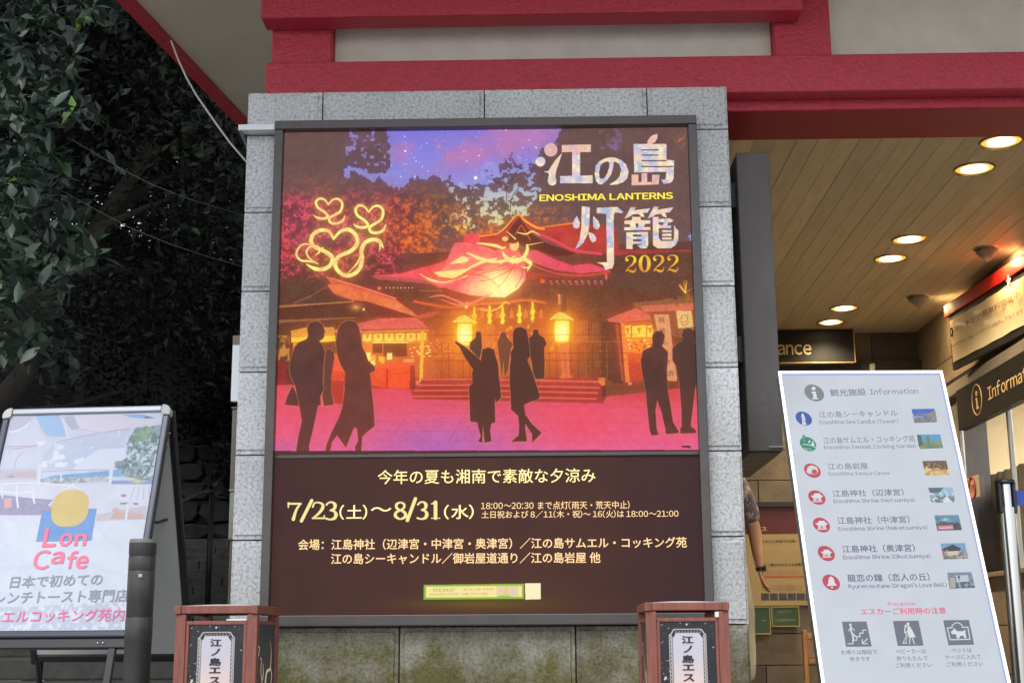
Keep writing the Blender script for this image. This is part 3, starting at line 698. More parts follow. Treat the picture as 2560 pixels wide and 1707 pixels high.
# stall
P.poly(A3((480,495),(760,470),(770,525),(570,525)), (205, 130, 90))
P.poly(A3((555,520),(770,520),(770,840),(570,840)), (104, 64, 44)); P.poly(A3((665,590),(740,590),(740,760),(665,760)), (130, 96, 56))
P.poly(A3((760,512),(1340,490),(1345,930),(900,800),(770,760)), (176, 92, 44)); P.poly(A3((770,600),(850,600),(850,760),(770,760)), (226, 112, 52))
P.poly(A3((860,600),(940,600),(940,690),(860,690)), (60, 40, 40)); P.poly(A3((950,590),(1150,600),(1150,720),(950,720)), (66, 42, 34)); P.poly(A3((855,592),(1160,590),(1160,606),(855,608)), (240, 190, 90))
for i in range(6):
    x0 = 772+i*93; P.poly(A3((x0,528-i*1.5),(x0+80,526-i*1.5),(x0+80,585-i*2),(x0,588-i*2)), (248, 190, 78)); P.poly(A3((x0+25,535),(x0+55,535),(x0+40,575)), (150, 92, 50), .8); P.glow(*A3((x0+40,584))[0], 10, 4, (255, 226, 110), .8)
for i in range(50):
    x0, y0 = rs.uniform(1155, 1345), rs.uniform(600, 715); P.poly(A3((x0, y0), (x0+22, y0), (x0+22, y0+9), (x0, y0+11)), rs.choice([(255, 200, 90), (225, 96, 60), (180, 70, 40), (250, 225, 140)]), .85)
for x0, y0, w0, h0, c in ((805,685,35,70,(250,220,120)),(840,705,45,60,(235,150,60)),(910,720,50,45,(245,170,70)),(980,690,45,55,(245,215,130)),(930,770,30,35,(250,200,90)),(1120,740,95,30,(235,140,90))):
    P.poly(A3((x0,y0),(x0+w0,y0),(x0+w0,y0+h0),(x0,y0+h0)), c)
P.ell(*A3((860,780))[0], 6, 7, (255, 235, 150))
P.poly(A3((880,790),(1040,755),(1225,780),(1215,822),(880,824)), (226, 84, 46))
P.poly(A3((830,820),(1180,818),(1172,996),(985,990),(850,965)), mixc((214, 70, 38), (236, 92, 50), n4)); P.poly(A3((975,820),(992,820),(985,992),(972,992)), (150, 44, 30))
for a in ([(850,870),(900,930),(975,960)], [(860,845),(920,870),(975,880)], [(1000,850),(1080,870),(1170,850)]): P.stroke(A3(*a), 1.2, (170, 50, 34), .8)
P.poly(A3((1180,800),(1215,790),(1225,1000),(1172,996)), (110, 54, 40)); P.poly(A3((1268,505),(1298,505),(1285,930),(1256,940)), (240, 170, 66)); P.poly(A3((1360,500),(1385,500),(1372,900),(1350,905)), (176, 92, 52)); P.poly(A3((1225,925),(1258,925),(1258,960),(1228,960)), (236, 110, 96))
P.poly(A3((728,440),(920,396),(1230,388),(1342,478),(1330,490),(765,512)), mixc((196, 82, 78), (224, 112, 104), n4)); P.poly(A3((755,486),(1335,474),(1525,498),(1330,492),(765,512)), (150, 74, 54)); P.stroke(A3((760,512),(1335,494)), 1.6, (236, 170, 110))
for i in range(6): P.stroke(A3((790+i*6, 432+i*11), (1260+i*14, 405+i*12)), .8, (165, 64, 62), .8)
# right stall
P.poly(A4((1030,420),(1220,430),(1220,960),(1030,900)), (88, 52, 38), .8); P.poly(A4((1300,260),(1830,220),(1830,520),(1400,520)), (150, 96, 60), .8)
P.poly(A4((1220,430),(1470,420),(1480,920),(1250,930)), (190, 84, 44)); P.poly(A4((1235,560),(1480,560),(1480,680),(1250,700)), (236, 128, 50))
for i in range(30):
    x0, y0 = rs.uniform(1250, 1460), rs.uniform(570, 660); P.poly(A4((x0, y0), (x0+18, y0), (x0+18, y0+14), (x0, y0+14)), rs.choice([(255, 220, 120), (240, 130, 60), (150, 60, 36)]), .85)
for x0, x1 in ((1232,1285), (1295,1415), (1425,1475)): P.poly(A4((x0,460),(x1,450),(x1,555),(x0,556)), (250, 196, 76)); P.poly(A4(((x0+x1)/2-18,475),((x0+x1)/2+18,475),((x0+x1)/2,530)), (150, 90, 40), .8)
P.poly(A4((1255,765),(1470,770),(1480,920),(1265,930)), (176, 66, 44)); P.poly(A4((1262,940),(1290,935),(1295,962),(1262,962)), (245, 130, 120))
P.poly(A4((1198,432),(1230,432),(1278,930),(1240,940)), (232, 124, 60)); P.poly(A4((1150,440),(1180,440),(1225,920),(1205,930)), (150, 76, 48))
P.poly(A4((1080,402),(1200,355),(1330,308),(1450,372),(1456,402),(1200,432),(1100,425)), mixc((196, 88, 70), (226, 116, 92), n4)); P.poly(A4((1360,290),(1830,262),(1830,320),(1400,340)), (196, 108, 80))
P.poly(A4((1456,340),(1830,330),(1830,560),(1690,560),(1470,480)), (128, 82, 54))
P.poly(A4((1482,362),(1610,360),(1640,620),(1680,900),(1675,930),(1600,925),(1510,500)), (206, 146, 100)); P.poly(A4((1670,330),(1800,330),(1820,468),(1690,480)), (222, 176, 116)); P.ell(*A4((1742,395))[0], 9, 10, (150, 96, 60)); P.ell(*A4((1742,395))[0], 7, 8, (222, 176, 116)); P.stroke(A4((1705,420),(1742,455),(1785,420)), 2, (150, 96, 60))
for i in range(12):
    a = rs.uniform(-2.6, -.4); P.stroke(A4((1750,180),(1750+70*math.cos(a), 180+110*math.sin(a))), [2.5, .6], rs.choice([(250, 210, 60), (226, 150, 50), (190, 130, 50)]))
P.poly(A4((1560,190),(1830,190),(1830,232),(1600,235)), mixc((110, 76, 40), (150, 110, 56), n4), .9, wob)
# steps
P.poly(A3((1180,1080),(1215,990),(1260,950),(1275,905),(1772,890),(2850,900),(2835,975),(2815,1115),(1700,1090)), mixc((132, 52, 44), (156, 66, 54), n2))
for i, (ya, yb) in enumerate(((905,938),(955,985),(1000,1030),(1050,1078))):
    P.poly(A3((1268-i*28,ya+2),(1720,ya),(2800-i*10,ya+22),(2800-i*10,ya+38),(1720,ya+14),(1268-i*28,ya+16)), (216, 92, 74))
P.poly(A4((1010,900),(1065,900),(1066,965),(1040,968),(1010,940)), (214, 122, 66)); P.poly(A4((1040,968),(1070,965),(1075,1060),(1040,1060)), (96, 50, 40))
# forecourt
gmask = ((Y > 962+0*X) | False)
tg = np.clip((X-690)/1050, 0, 1); gy = np.clip((Y-960)/165, 0, 1)
gc = mixc((206, 70, 78), (210, 92, 138), gy); pr = np.exp(-(((X-1100)/190)**2+((Y-1110)/62)**2)); gc = gc + (c3((156, 98, 176))-gc)*pr[..., None]*.9
pr = np.exp(-(((X-700)/50)**2+((Y-1125)/22)**2)); gc = gc + (c3((178, 92, 150))-gc)*pr[..., None]
pr = np.exp(-(((X-1450)/90)**2+((Y-1050)/60)**2)); gc = gc + (c3((222, 70, 92))-gc)*pr[..., None]*.7
pr = np.exp(-(((X-1640)/140)**2+((Y-985)/22)**2)); gc = gc + (c3((190, 56, 50))-gc)*pr[..., None]*.8
pr = np.exp(-((X-1300)**2/260**2+((Y-1130)/14)**2)); gc = gc + (c3((186, 96, 170))-gc)*pr[..., None]*.6
gc = (gc*.8 + c3((186, 112, 132))*.2)*(.97+.06*n3[..., None])
P.poly(A3((0,960),(500,968),(840,990),(1180,1000),(1200,1082),(1780,1095),(2820,1118),(2850,1060),(3300,1010),(3750,960),(3800,1600),(0,1600)), gc)
for i in range(6):
    y0 = 1010+i*19+i*i*.8; P.stroke([(940, y0+3), (1300, y0+4), (1745, y0+7)], .8, (150, 48, 86), .45)
for x0, x1 in ((1460,1560),(1370,1330),(1250,1190),(1180,1110),(1585,1680),(1040,960)): P.stroke([(x0, 1008), ((x0+x1)/2, 1065), (x1, 1125)], .9, (150, 48, 86), .5)
P.poly(A3((505,830),(620,830),(605,1125),(510,1110)), (214, 76, 48)); P.poly(A3((525,690),(560,700),(620,850),(510,840)), (232, 92, 60)); P.poly(A3((430,1085),(480,1085),(485,1140),(425,1140)), (240, 120, 110))
P.poly(A3((500,925),(610,925),(602,1120),(520,1120)), (160, 62, 44))
# rope, paper streamers, lanterns
P.stroke(A4((-560,250),(-260,300),(0,268),(180,262),(380,236),(560,262)), 7, (206, 92, 44)); P.stroke(A4((-200,300),(0,276),(180,268),(380,244),(540,262)), 2, (240, 150, 80), .8)
P.stroke(A4((0,318),(90,330),(170,300),(210,258),(250,270)), 4, (250, 200, 60))
for x0, y0 in ((80,290),(190,290),(335,285),(447,262),(-50,300)):
    P.poly(A4((x0-6,y0-10),(x0+10,y0),(x0+14,y0+60),(x0+24,y0+68),(x0+12,y0+110),(x0+22,y0+125),(x0+8,y0+155),(x0-18,y0+145),(x0-6,y0+105),(x0-24,y0+85),(x0-8,y0+50)), (246, 232, 60)); P.glow(*A4((x0, y0+70))[0], 7, 22, (250, 200, 60), .35)
for x0 in (20,150,270,390,520): P.poly(A4((x0-16,350),(x0,300),(x0+16,350),(x0+20,395),(x0-20,395)), (226, 116, 60), .9)
for cx, cy, sx in ((*A4((698,505))[0], 1.0), (*A3((1642,530))[0], 1.0)):
    P.glow(cx, cy, 62, 70, (226, 112, 34), .55); P.glow(cx, cy, 34, 46, (252, 156, 40), .95); P.poly([(cx-17, cy-26), (cx+17, cy-26), (cx+19, cy), (cx+16, cy+27), (cx-16, cy+27), (cx-19, cy)], (255, 226, 90)); P.glow(cx, cy+2, 15, 22, (255, 252, 170), 1, 3)
    P.poly([(cx-29, cy-30), (cx-3, cy-45), (cx+29, cy-29), (cx+12, cy-30), (cx-14, cy-30)], (232, 196, 90)); P.stroke([(cx-29, cy-30), (cx-3, cy-46), (cx+29, cy-28)], 2, (255, 235, 110))
P.poly(A4((662,190),(704,190),(704,278),(668,278)), (232, 150, 80)); P.poly(A4((680,100),(730,100),(740,340),(690,340)), (120, 72, 48), .8)
P.poly(A4((682,610),(752,605),(768,900),(700,905)), (214, 110, 62)); P.poly(A4((675,880),(790,878),(792,902),(678,902)), (206, 100, 64))
P.poly(A3((1640,280),(1665,245),(1670,310),(1645,315)), (250, 200, 80)); P.stroke(A3((1715,320),(1790,310),(1850,318)), [1, 3, 1], (225, 150, 80))
# flying robe of light: a generic dancer of ribbons
P.glow(1240, 705, 70, 40, (240, 120, 90), .8)
rb = mixc((255, 240, 160), (240, 92, 104), np.clip(((X-1240)/120)**2*1.2+((Y-725)/58)**2*.8+(n1-.5)*.9, 0, 1))
P.poly(A4((-390,60),(-200,85),(0,-10),(60,-120),(180,-210),(330,-190),(385,-60),(390,60),(330,140),(215,215),(60,212),(-90,195),(-220,160),(-330,120)), rb)
P.poly(A1((1700,1150),(1800,1140),(2016,1190),(2100,1230),(2016,1340),(1700,1420),(1500,1440),(1600,1390)), mixc((226, 82, 96), (246, 128, 118), n4))
P.poly(A1((1740,1290),(1780,1270),(1835,1290),(1830,1320),(1760,1335),(1650,1345),(1700,1315)), (250, 214, 140)); P.poly(A1((1510,1420),(1620,1410),(1800,1390),(1830,1400),(1700,1480),(1560,1460)), (250, 216, 130))
for a, w in (([(1850,1255),(1920,1290),(2016,1310),(2100,1290)], [1, 6, 7, 3]), ([(1730,1450),(1850,1380),(1950,1330),(2050,1310),(2150,1340)], [2, 6, 7, 5, 2]), ([(1380,1435),(1450,1480),(1600,1520),(1750,1480),(1830,1450)], [1.5, 5, 6, 4, 2])):
    P.stroke(A1(*a), w, (250, 226, 140))
for a, w in (([(-30,1150),(60,1160),(150,1175),(210,1195),(240,1185)], [2,6,8,6,2]), ([(-120,1240),(0,1290),(120,1320),(250,1310),(330,1270)], [3,7,8,6,3]), ([(350,1050),(430,1065),(490,1040),(560,1080)], [2,4,4,1]),
             ([(210,1230),(240,1280),(320,1320),(400,1290),(440,1220),(440,1170)], [3,9,12,10,8,6]), ([(330,1290),(420,1310),(470,1350),(440,1380),(380,1370)], [3,6,6,4,2]), ([(400,1275),(450,1310),(480,1340),(440,1410)], [2,5,5,2])):
    P.stroke(A2(*a), w, (252, 224, 140))
P.ell(*A2((320,1165))[0], 12, 15, (244, 190, 120)); P.ell(*A2((305,1120))[0], 15, 9, (92, 46, 36)); P.ell(*A2((235,1110))[0], 8, 6, (240, 190, 110)); P.stroke(A2((435,1170),(540,1150),(590,1140)), [3, 1.6, 1], (250, 214, 130)); P.stroke(A2((250,1040),(330,1110)), [2, 4], (250, 205, 120))
for a in ([(-30,1450),(60,1420),(150,1400),(300,1380),(330,1330)], [(0,1500),(100,1490),(230,1430),(300,1390)], [(-90,1380),(30,1400),(150,1380),(250,1340)], [(160,1568),(230,1500),(280,1420),(320,1370)], [(330,1560),(370,1500),(400,1420),(380,1370)], [(-250,1480),(-100,1440),(60,1470),(180,1560)]):
    P.stroke(A2(*a), 1.6, (176, 48, 60), .9)
for a in ([(1340,215),(1450,200),(1560,240),(1640,270),(1750,250),(1880,180)], [(1440,232),(1560,275),(1680,270),(1841,200)], [(1270,25),(1360,85),(1500,95),(1620,40)]):
    P.stroke(A3(*a), [1.5,4,5,6,4,2][:len(a)], (236, 126, 104))
# hearts of light
def heart(a, w):
    for g_ in (1,):
        wd = [w*.55]+[w]*(len(a)-2)+[w*.2]; wd[1] = w*.8
        P.stroke(A1(*a), [x+2.2 for x in wd], (150, 96, 60), .55, 2); P.stroke(A1(*a), wd, mixc((255, 246, 140), (244, 196, 130), np.clip((n4-.35)*3, 0, 1)))
H1 = [[(525,790),(490,745),(440,735),(410,770),(430,820),(490,860),(520,900),(490,920),(430,915),(390,890)], [(525,790),(570,745),(620,740),(655,780),(640,850),(580,890),(535,920),(550,960),(610,965),(660,940),(680,890)]]
for a in H1: heart(a, 6.2)
for a in H1: heart([(900+(x-525)*1.05, 860+(y-790)*1.1) for x, y in a], 6.6)
for a in ([(575,1110),(530,1040),(450,1030),(385,1070),(365,1130),(400,1185),(500,1230),(560,1280),(550,1350),(480,1392),(400,1388),(320,1345)],
          [(575,1110),(640,1040),(720,1025),(785,1080),(795,1150),(740,1220),(630,1270),(590,1330),(610,1400),(680,1450),(760,1440),(820,1380),(840,1300),(835,1220),(865,1150),(930,1118),(1000,1130),(1040,1195)]): heart(a, 9.6)
for a in ([(370,1170),(300,1158),(245,1200),(228,1260),(270,1310),(350,1320),(430,1342)], [(430,1342),(360,1300),(322,1240),(350,1188),(420,1180),(442,1230),(400,1262)], [(470,1190),(500,1240),(550,1290)], [(1000,1130),(1010,1180),(1000,1225)], [(870,1150),(840,1230),(800,1330),(700,1440)]): heart(a, 5)
# film texture and bloom of the lit print
def blur(A, r):
    for ax in (0, 1):
        for _ in range(2):
            p = np.pad(A, [(r+1, r) if a == ax else (0, 0) for a in range(3)], mode='edge'); c = np.cumsum(p, ax, dtype=np.float64)
            A = ((c[2*r+1:] - c[:-2*r-1]) if ax == 0 else (c[:, 2*r+1:] - c[:, :-2*r-1]))/(2*r+1)
    return A.astype(np.float32)
def bloom(amt, th):
    hi_ = np.clip((P.img-th)/(255-th), 0, 1)*255; g_ = blur(hi_, 9)*.55 + blur(hi_, 26)*.75
    P.img[:] = 255-(255-P.img)*(1-np.clip(g_/255*amt, 0, 1))
hall = ((Y > 640) & (Y < 965)).astype(np.float32)
for i in range(26):
    x0 = 1085+i*18; P.stroke([(x0, 858), (x0+1, 948)], 1.3, (70, 42, 30) if i % 3 else (214, 128, 62), .6)
for y0 in (838, 856, 884, 902): P.stroke([(1078, y0), (1300, y0-1), (1590, y0-2)], 1.6, (74, 44, 32) if y0 != 856 else (226, 120, 52), .6)
P.img *= (1 + hall*(n5-.5)*.20 + (n3-.5)*.08)[..., None]
lum = np.exp(-(((X-1275)/230)**2+((Y-870)/95)**2)) + .8*np.exp(-(((X-950)/120)**2+((Y-870)/70)**2)) + .7*np.exp(-(((X-1615)/70)**2+((Y-860)/70)**2))
P.img[:] = 255-(255-P.img)*(1-np.clip(lum, 0, 1)[..., None]*np.array([.26, .10, .0], np.float32)*hall[..., None]*(.8+.4*n1[..., None]))
P.img[:] = P.img*(1-.0) ; bloom(.62, 150)
# people in silhouette with the bright rim the print has
def sil(pts, c, rim=(196, 120, 84), a=.96):
    P.stroke(pts+[pts[0]], 3.4, rim, .55, 2.4); P.poly(pts, c, a)
sil(A4((170,545),(178,520),(200,510),(222,520),(232,565),(280,610),(262,660),(250,740),(240,830),(210,895),(200,745),(186,900),(175,800),(160,700),(150,600)), (118, 72, 46))
sil(A3((1690,600),(1735,560),(1740,515),(1760,505),(1780,515),(1785,560),(1790,640),(1780,700),(1765,740),(1720,690),(1685,650)), (90, 58, 44))
sil(A4((415,560),(447,540),(455,495),(475,488),(497,495),(500,530),(545,560),(567,610),(545,650),(550,750),(548,905),(480,910),(455,870),(440,760),(420,700)), (84, 54, 40))
sil(A3((450,700),(470,662),(495,652),(525,680),(532,730),(520,800),(505,900),(505,1010),(525,1130),(440,1140),(430,1050),(445,900)), (106, 62, 48))
sil(A3((110,1130),(130,1060),(175,970),(215,1050),(230,1140)), (88, 54, 46))
sil(A3((300,480),(320,435),(375,418),(425,440),(450,500),(440,560),(402,590),(430,620),(450,680),(440,800),(430,940),(440,1000),(410,1060),(415,1130),(390,1140),(370,1250),(335,1400),(315,1480),(318,1530),(205,1530),(225,1400),(255,1270),(235,1150),(215,1050),(195,960),(160,880),(150,800),(170,720),(190,640),(230,600),(290,575),(310,545)), mixc((78, 50, 46), (104, 60, 52), n2))
sil(A3((560,500),(590,440),(650,412),(710,425),(740,470),(755,540),(770,640),(800,700),(820,760),(870,800),(880,840),(835,860),(845,960),(865,1150),(875,1310),(800,1370),(770,1400),(760,1530),(710,1530),(710,1480),(735,1440),(725,1330),(700,1320),(660,1420),(630,1495),(555,1390),(510,1450),(495,1530),(455,1530),(465,1470),(510,1360),(570,1240),(600,1150),(620,1000),(625,860),(580,780),(555,700),(545,600)), mixc((92, 52, 42), (116, 62, 52), n2))
sil(A4((-93,970),(-63,950),(-68,870),(-58,830),(-133,720),(-173,640),(-213,600),(-203,590),(-123,640),(-53,700),(7,755),(14,700),(22,660),(70,642),(120,660),(130,710),(155,790),(160,880),(175,1000),(180,1070),(135,1112),(125,1060),(130,1280),(95,1290),(85,1350),(97,1440),(40,1452),(25,1300),(17,1452),(-15,1442),(7,1400),(-23,1280),(-83,1270)), (84, 50, 40))
sil(A4((280,520),(300,478),(345,468),(395,490),(410,560),(420,640),(425,720),(402,750),(425,800),(455,880),(480,960),(512,1055),(495,1085),(440,1100),(375,1130),(385,1210),(440,1290),(525,1370),(445,1450),(445,1380),(385,1290),(385,1330),(400,1440),(265,1445),(330,1390),(335,1300),(325,1225),(265,1170),(262,1060),(252,940),(255,800),(265,740),(260,690),(285,640),(280,580)), (80, 50, 40))
sil(A4((1470,540),(1500,505),(1550,500),(1575,540),(1565,600),(1550,630),(1600,680),(1600,760),(1590,850),(1600,1000),(1625,1150),(1645,1280),(1690,1350),(1695,1370),(1585,1380),(1580,1340),(1550,1200),(1510,1090),(1495,1180),(1505,1330),(1520,1387),(1460,1390),(1445,1340),(1430,1200),(1410,1000),(1380,850),(1370,750),(1390,670),(1470,630)), mixc((70, 44, 40), (96, 60, 48), n2))
sil(A4((1720,540),(1730,492),(1775,475),(1825,500),(1835,560),(1820,600),(1850,622),(1850,900),(1830,1020),(1815,1150),(1795,1310),(1842,1350),(1840,1370),(1710,1375),(1705,1340),(1720,1310),(1715,1150),(1700,950),(1670,800),(1640,750),(1640,650),(1690,600),(1730,580)), (82, 54, 46))
P.poly(A4((1715,1490),(1720,1478),(1790,1478),(1800,1500)), (70, 44, 50))
bloom(.22, 160)
# title characters
tx = mixc((176, 190, 216), (232, 206, 224), np.clip((P.n(16, 70, 3)-.3)*2.4, 0, 1)); wm = np.clip((P.n(20, 75, 3)-.47)*7, 0, 1); tx = tx + (c3((250, 214, 176))-tx)*wm[..., None]*.85
wm = np.clip((P.n(12, 79, 3)-.56)*8, 0, 1); tx = tx + (c3((252, 244, 190))-tx)*wm[..., None]*.8
T = lambda *a: P.poly(A2(*a), tx)
pink = tx*.5 + c3((240, 158, 146))*.5
def TE(x, y, r): p = A2((x, y))[0]; P.ell(p[0], p[1], r/3.734, r/3.734, pink if x > 600 else tx)
TE(661, 280, 62); TE(564, 390, 46)
T((767,308),(740,395),(712,470),(703,530),(716,575),(705,602),(678,614),(650,608),(632,580),(634,548),(645,510),(632,492),(600,488),(600,482),(640,476),(660,440),(700,380))
T((763,235),(1035,230),(1035,300),(935,300),(935,520),(1052,518),(1052,592),(748,592),(748,525),(860,522),(860,300),(763,302))
P.poly(A2((763,235),(1035,230),(1035,300),(935,300),(935,330),(860,330),(860,300),(763,302)), pink, .8)
T((1160,362),(1210,350),(1260,352),(1320,376),(1365,418),(1388,480),(1376,545),(1340,580),(1280,603),(1212,609),(1212,600),(1270,565),(1305,520),(1318,465),(1300,412),(1262,388),(1246,400),(1242,450),(1225,510),(1185,565),(1140,602),(1105,600),(1080,565),(1070,500),(1080,430),(1110,390))
P.poly(A2((1190,388),(1206,396),(1206,440),(1188,500),(1160,545),(1130,552),(1114,535),(1112,490),(1124,430),(1150,400)), (100, 74, 76))
P.poly(A2((1562,232),(1562,200),(1590,158),(1620,140),(1658,130),(1655,175),(1630,212),(1590,230)), pink)
T((1433,225),(1741,225),(1741,372),(1812,378),(1808,540),(1795,575),(1770,590),(1715,598),(1692,560),(1730,555),(1742,485),(1520,490),(1440,492))
for y0, x1 in ((281, 1670), (329, 1670), (381, 1741), (436, 1806)): P.poly(A2((1507,y0-5),(x1,y0-5),(x1,y0+6),(1507,y0+6)), (98, 78, 86))
P.poly(A2((1415,512),(1478,510),(1478,580),(1508,580),(1508,498),(1560,498),(1560,580),(1606,580),(1606,512),(1677,512),(1668,603),(1415,612)), pink)
T((950,805),(1027,815),(1020,990),(1008,1060),(965,1145),(925,1185),(885,1207),(930,1120),(945,1000))
T((905,893),(932,960),(925,1005),(900,1016),(875,1005),(866,970),(880,930)); T((1058,897),(1108,948),(1120,990),(1105,1020),(1085,1024),(1060,1005),(1054,950)); T((1008,1045),(1060,1062),(1086,1100),(1080,1132),(1050,1143),(1030,1120))
T((1090,820),(1285,812),(1338,862),(1320,872),(1262,862),(1248,890),(1252,1340),(1235,1385),(1170,1400),(1150,1355),(1088,1330),(1185,1328),(1178,876),(1090,872))
T((1348,922),(1408,815),(1452,815),(1440,842),(1590,825),(1560,868),(1522,868),(1535,905),(1508,905),(1482,878),(1430,880),(1395,905)); T((1562,922),(1625,808),(1668,810),(1655,838),(1805,815),(1772,862),(1728,868),(1745,912),(1712,902),(1690,876),(1640,884),(1608,905))
T((1420,905),(1500,905),(1500,935),(1590,938),(1590,968),(1542,970),(1530,1000),(1590,1000),(1590,1028),(1346,1030),(1346,1002),(1408,1000),(1395,972),(1348,972),(1348,940),(1420,936))
T((1365,1048),(1570,1045),(1570,1170),(1555,1198),(1500,1200),(1470,1170),(1508,1165),(1508,1158),(1425,1158),(1425,1205),(1365,1205))
for y0 in (1070, 1115): P.poly(A2((1428,y0),(1506,y0),(1506,y0+18),(1428,y0+18)), (98, 60, 52))
P.poly(A2((1452,968),(1480,968),(1475,1002),(1460,1002)), (98, 70, 70))
T((1612,905),(1668,905),(1668,925),(1770,918),(1806,940),(1780,958),(1668,955),(1668,975),(1700,985),(1725,958),(1758,960),(1748,985),(1785,985),(1785,1010),(1668,1010),(1668,1100),(1690,1130),(1800,1128),(1812,1100),(1812,978),(1826,1010),(1852,1030),(1850,1120),(1825,1170),(1780,1198),(1660,1200),(1615,1170))
for y0 in (1028, 1062, 1096): T((1700,y0),(1785,y0),(1790,y0+22),(1700,y0+22))
# year in a fat-and-thin face
yc = mixc((255, 214, 40), (240, 150, 50), np.clip((n2-.35)*3, 0, 1))
def two(x, y):
    Q = [(14,46),(10,28),(30,10),(58,6),(88,20),(94,52),(72,86),(36,116),(12,146)]; P.stroke(A2(*[(x+a, y+b) for a, b in Q]), [4.6,3.2,1.8,2.2,5.4,7.6,4.6,2.2,1.6], yc)
    P.ell(*A2((x+22, y+46))[0], 3.6, 3.6, yc); P.stroke(A2((x+10,y+150),(x+30,y+140),(x+58,y+150),(x+82,y+154),(x+98,y+140),(x+104,y+116)), [1.6,3.4,5.4,5.4,3,1], yc)
two(1352, 1262); two(1612, 1258); two(1745, 1256)
p = A2((1537,1340))[0]; P.ell(p[0], p[1], 15.4, 21.6, yc); P.ell(p[0], p[1], 6.2, 18.6, (92, 66, 62))
# glass haze is painted into the dark tones; the lower information field follows
vy = np.clip((Y-300)/900, 0, 1)
low = (Y > 1127+0*X-((X-690)/1050)*3)
bc = mixc((64, 41, 41), (84, 52, 44), np.clip(.5*n1+.5*np.exp(-(((X-1250)/420)**2)), 0, 1)); bc = bc + (c3((92, 66, 36))-bc)*(np.exp(-(((X-1210)/170)**2+((Y-1500)/46)**2))*.6)[..., None] + (c3((58, 40, 46))-bc)*(.5*np.clip((X-1500)/250, 0, 1))[..., None]
P.img[low] = bc[low]
for i in range(0): pass
bandm = (Y > 1127-(X-690)*.003) & (Y < 1137-(X-690)*.003); P.img[bandm] = (84, 50, 46)
bandm = (Y >= 1137-(X-690)*.003) & (Y < 1146-(X-690)*.003); P.img[bandm] = (46, 30, 34)
crc = np.asarray((255, 238, 160), np.float32)
def digit(d, x, y, w, h, Zf):
    q = lambda L: Zf([(x+a*w, y+b*h) for a, b in L])
    S = lambda L, wd: P.stroke(q(L), [k*h/150*4.6 for k in wd], crc)
    if d == '7': S([(.02,.30),(.03,.04)], [.7,1.1]); P.stroke(q([(.03,.08),(.96,.08)]), h*.035, crc); S([(.93,.08),(.62,.45),(.40,1.0)], [1.0,1.35,1.9])
    if d == '2': S([(.10,.27),(.22,.06),(.52,.02),(.82,.12),(.84,.34),(.60,.62),(.25,.86),(.08,.96)], [1.2,.9,.9,1.4,1.9,1.5,1.0,.8]); P.stroke(q([(.08,.95),(.95,.95)]), h*.03, crc); S([(.92,.95),(.98,.78)], [1,.6])
    if d == '3': S([(.12,.16),(.32,.03),(.62,.03),(.80,.17),(.74,.38),(.42,.48)], [1.1,.9,1.1,1.9,1.5,.8]); S([(.42,.48),(.74,.54),(.88,.72),(.76,.92),(.42,1.0),(.08,.94)], [.8,1.2,2.0,1.7,.9,1.1])
    if d == '8': S([(.5,.48),(.22,.36),(.20,.14),(.5,.03),(.80,.14),(.76,.36),(.5,.48)], [1,1.5,1.5,.9,1.3,1.3,1]); S([(.5,.48),(.16,.62),(.12,.84),(.5,1.0),(.90,.84),(.84,.62),(.5,.48)], [1,1.5,1.8,.9,1.8,1.6,1])
    if d == '1': P.stroke(q([(.5,.05),(.5,.97)]), h*.062, crc); S([(.18,.14),(.5,.05)], [.7,1.4]); P.stroke(q([(.16,.98),(.86,.98)]), h*.018, crc)
    if d == '/': P.stroke(q([(1.0,-.10),(0,1.10)]), h*.055, crc)
K5 = lambda L: [(680+a/3.5643, 1120+b/3.5643) for a, b in L]
for d, x, y, w, h in (('7',143,482,118,150),('/',262,480,92,152),('2',352,480,118,150),('3',472,478,112,156),('8',1088,478,112,152),('/',1206,466,72,160),('3',1288,476,104,154),('1',1402,474,110,152)): digit(d, x, y, w, h, K5)
# green map label and a blank cream square beside it
P.glow(1190, 1508, 150, 12, (110, 96, 30), .7)
P.poly([(1059,1461),(1310,1458),(1310,1496),(1059,1498)], (142, 186, 62)); P.poly([(1065,1465.5),(1305,1463),(1305,1491),(1065,1493)], (248, 230, 158))
P.poly([(1241,1464),(1297,1463.5),(1297,1491),(1241,1491.5)], mixc((214, 206, 196), (240, 214, 140), np.clip((n5-.4)*5, 0, 1))); P.poly([(1262,1467),(1270,1466),(1268,1490),(1258,1490)], (240, 200, 120)); P.poly([(1245,1488),(1275,1487),(1275,1491),(1245,1491)], (150, 200, 110))
P.poly([(1312.5,1457),(1351.5,1457),(1352,1497),(1313,1498)], (250, 240, 196))
m_pos = printmat('festival_poster_print', P.image('festival_poster'), 1.0, .0, .5)
P.sheet('poster', m_pos, lb, 0)
pst = lb
yel = ink('glowing_yellow_ink', (250, 224, 40), 1); crm = ink('glowing_cream_ink', (255, 236, 158), 1.05); crm2 = ink('glowing_warm_ink', (250, 208, 148), .95)
brn = ink('brown_ink', (146, 120, 84), .8); grn = ink('green_ink', (150, 176, 70), .8); ora = ink('orange_ink', (176, 120, 50), .8)
PT = lambda s, x0, y0, x1, y1, h, m, bold=0.0: text(plP, s, x0, y0, x1, y1, h, m, pst, bold)
PT('ENOSHIMA LANTERNS', 1348.6, 504, 1682.6, 498, 16.8, yel, .022)
B5 = lambda x, y: (680+x/3.5643, 1120+y/3.5643); B6 = lambda x, y: (1180+x/3.5638, 1120+y/3.5638)
def PT5(s, a, b, c, d, h, m, bold=0.0, f=B5, g=B5): p = f(a, b); q = g(c, d); PT(s, p[0], p[1], q[0], q[1], h/3.564, m, bold)
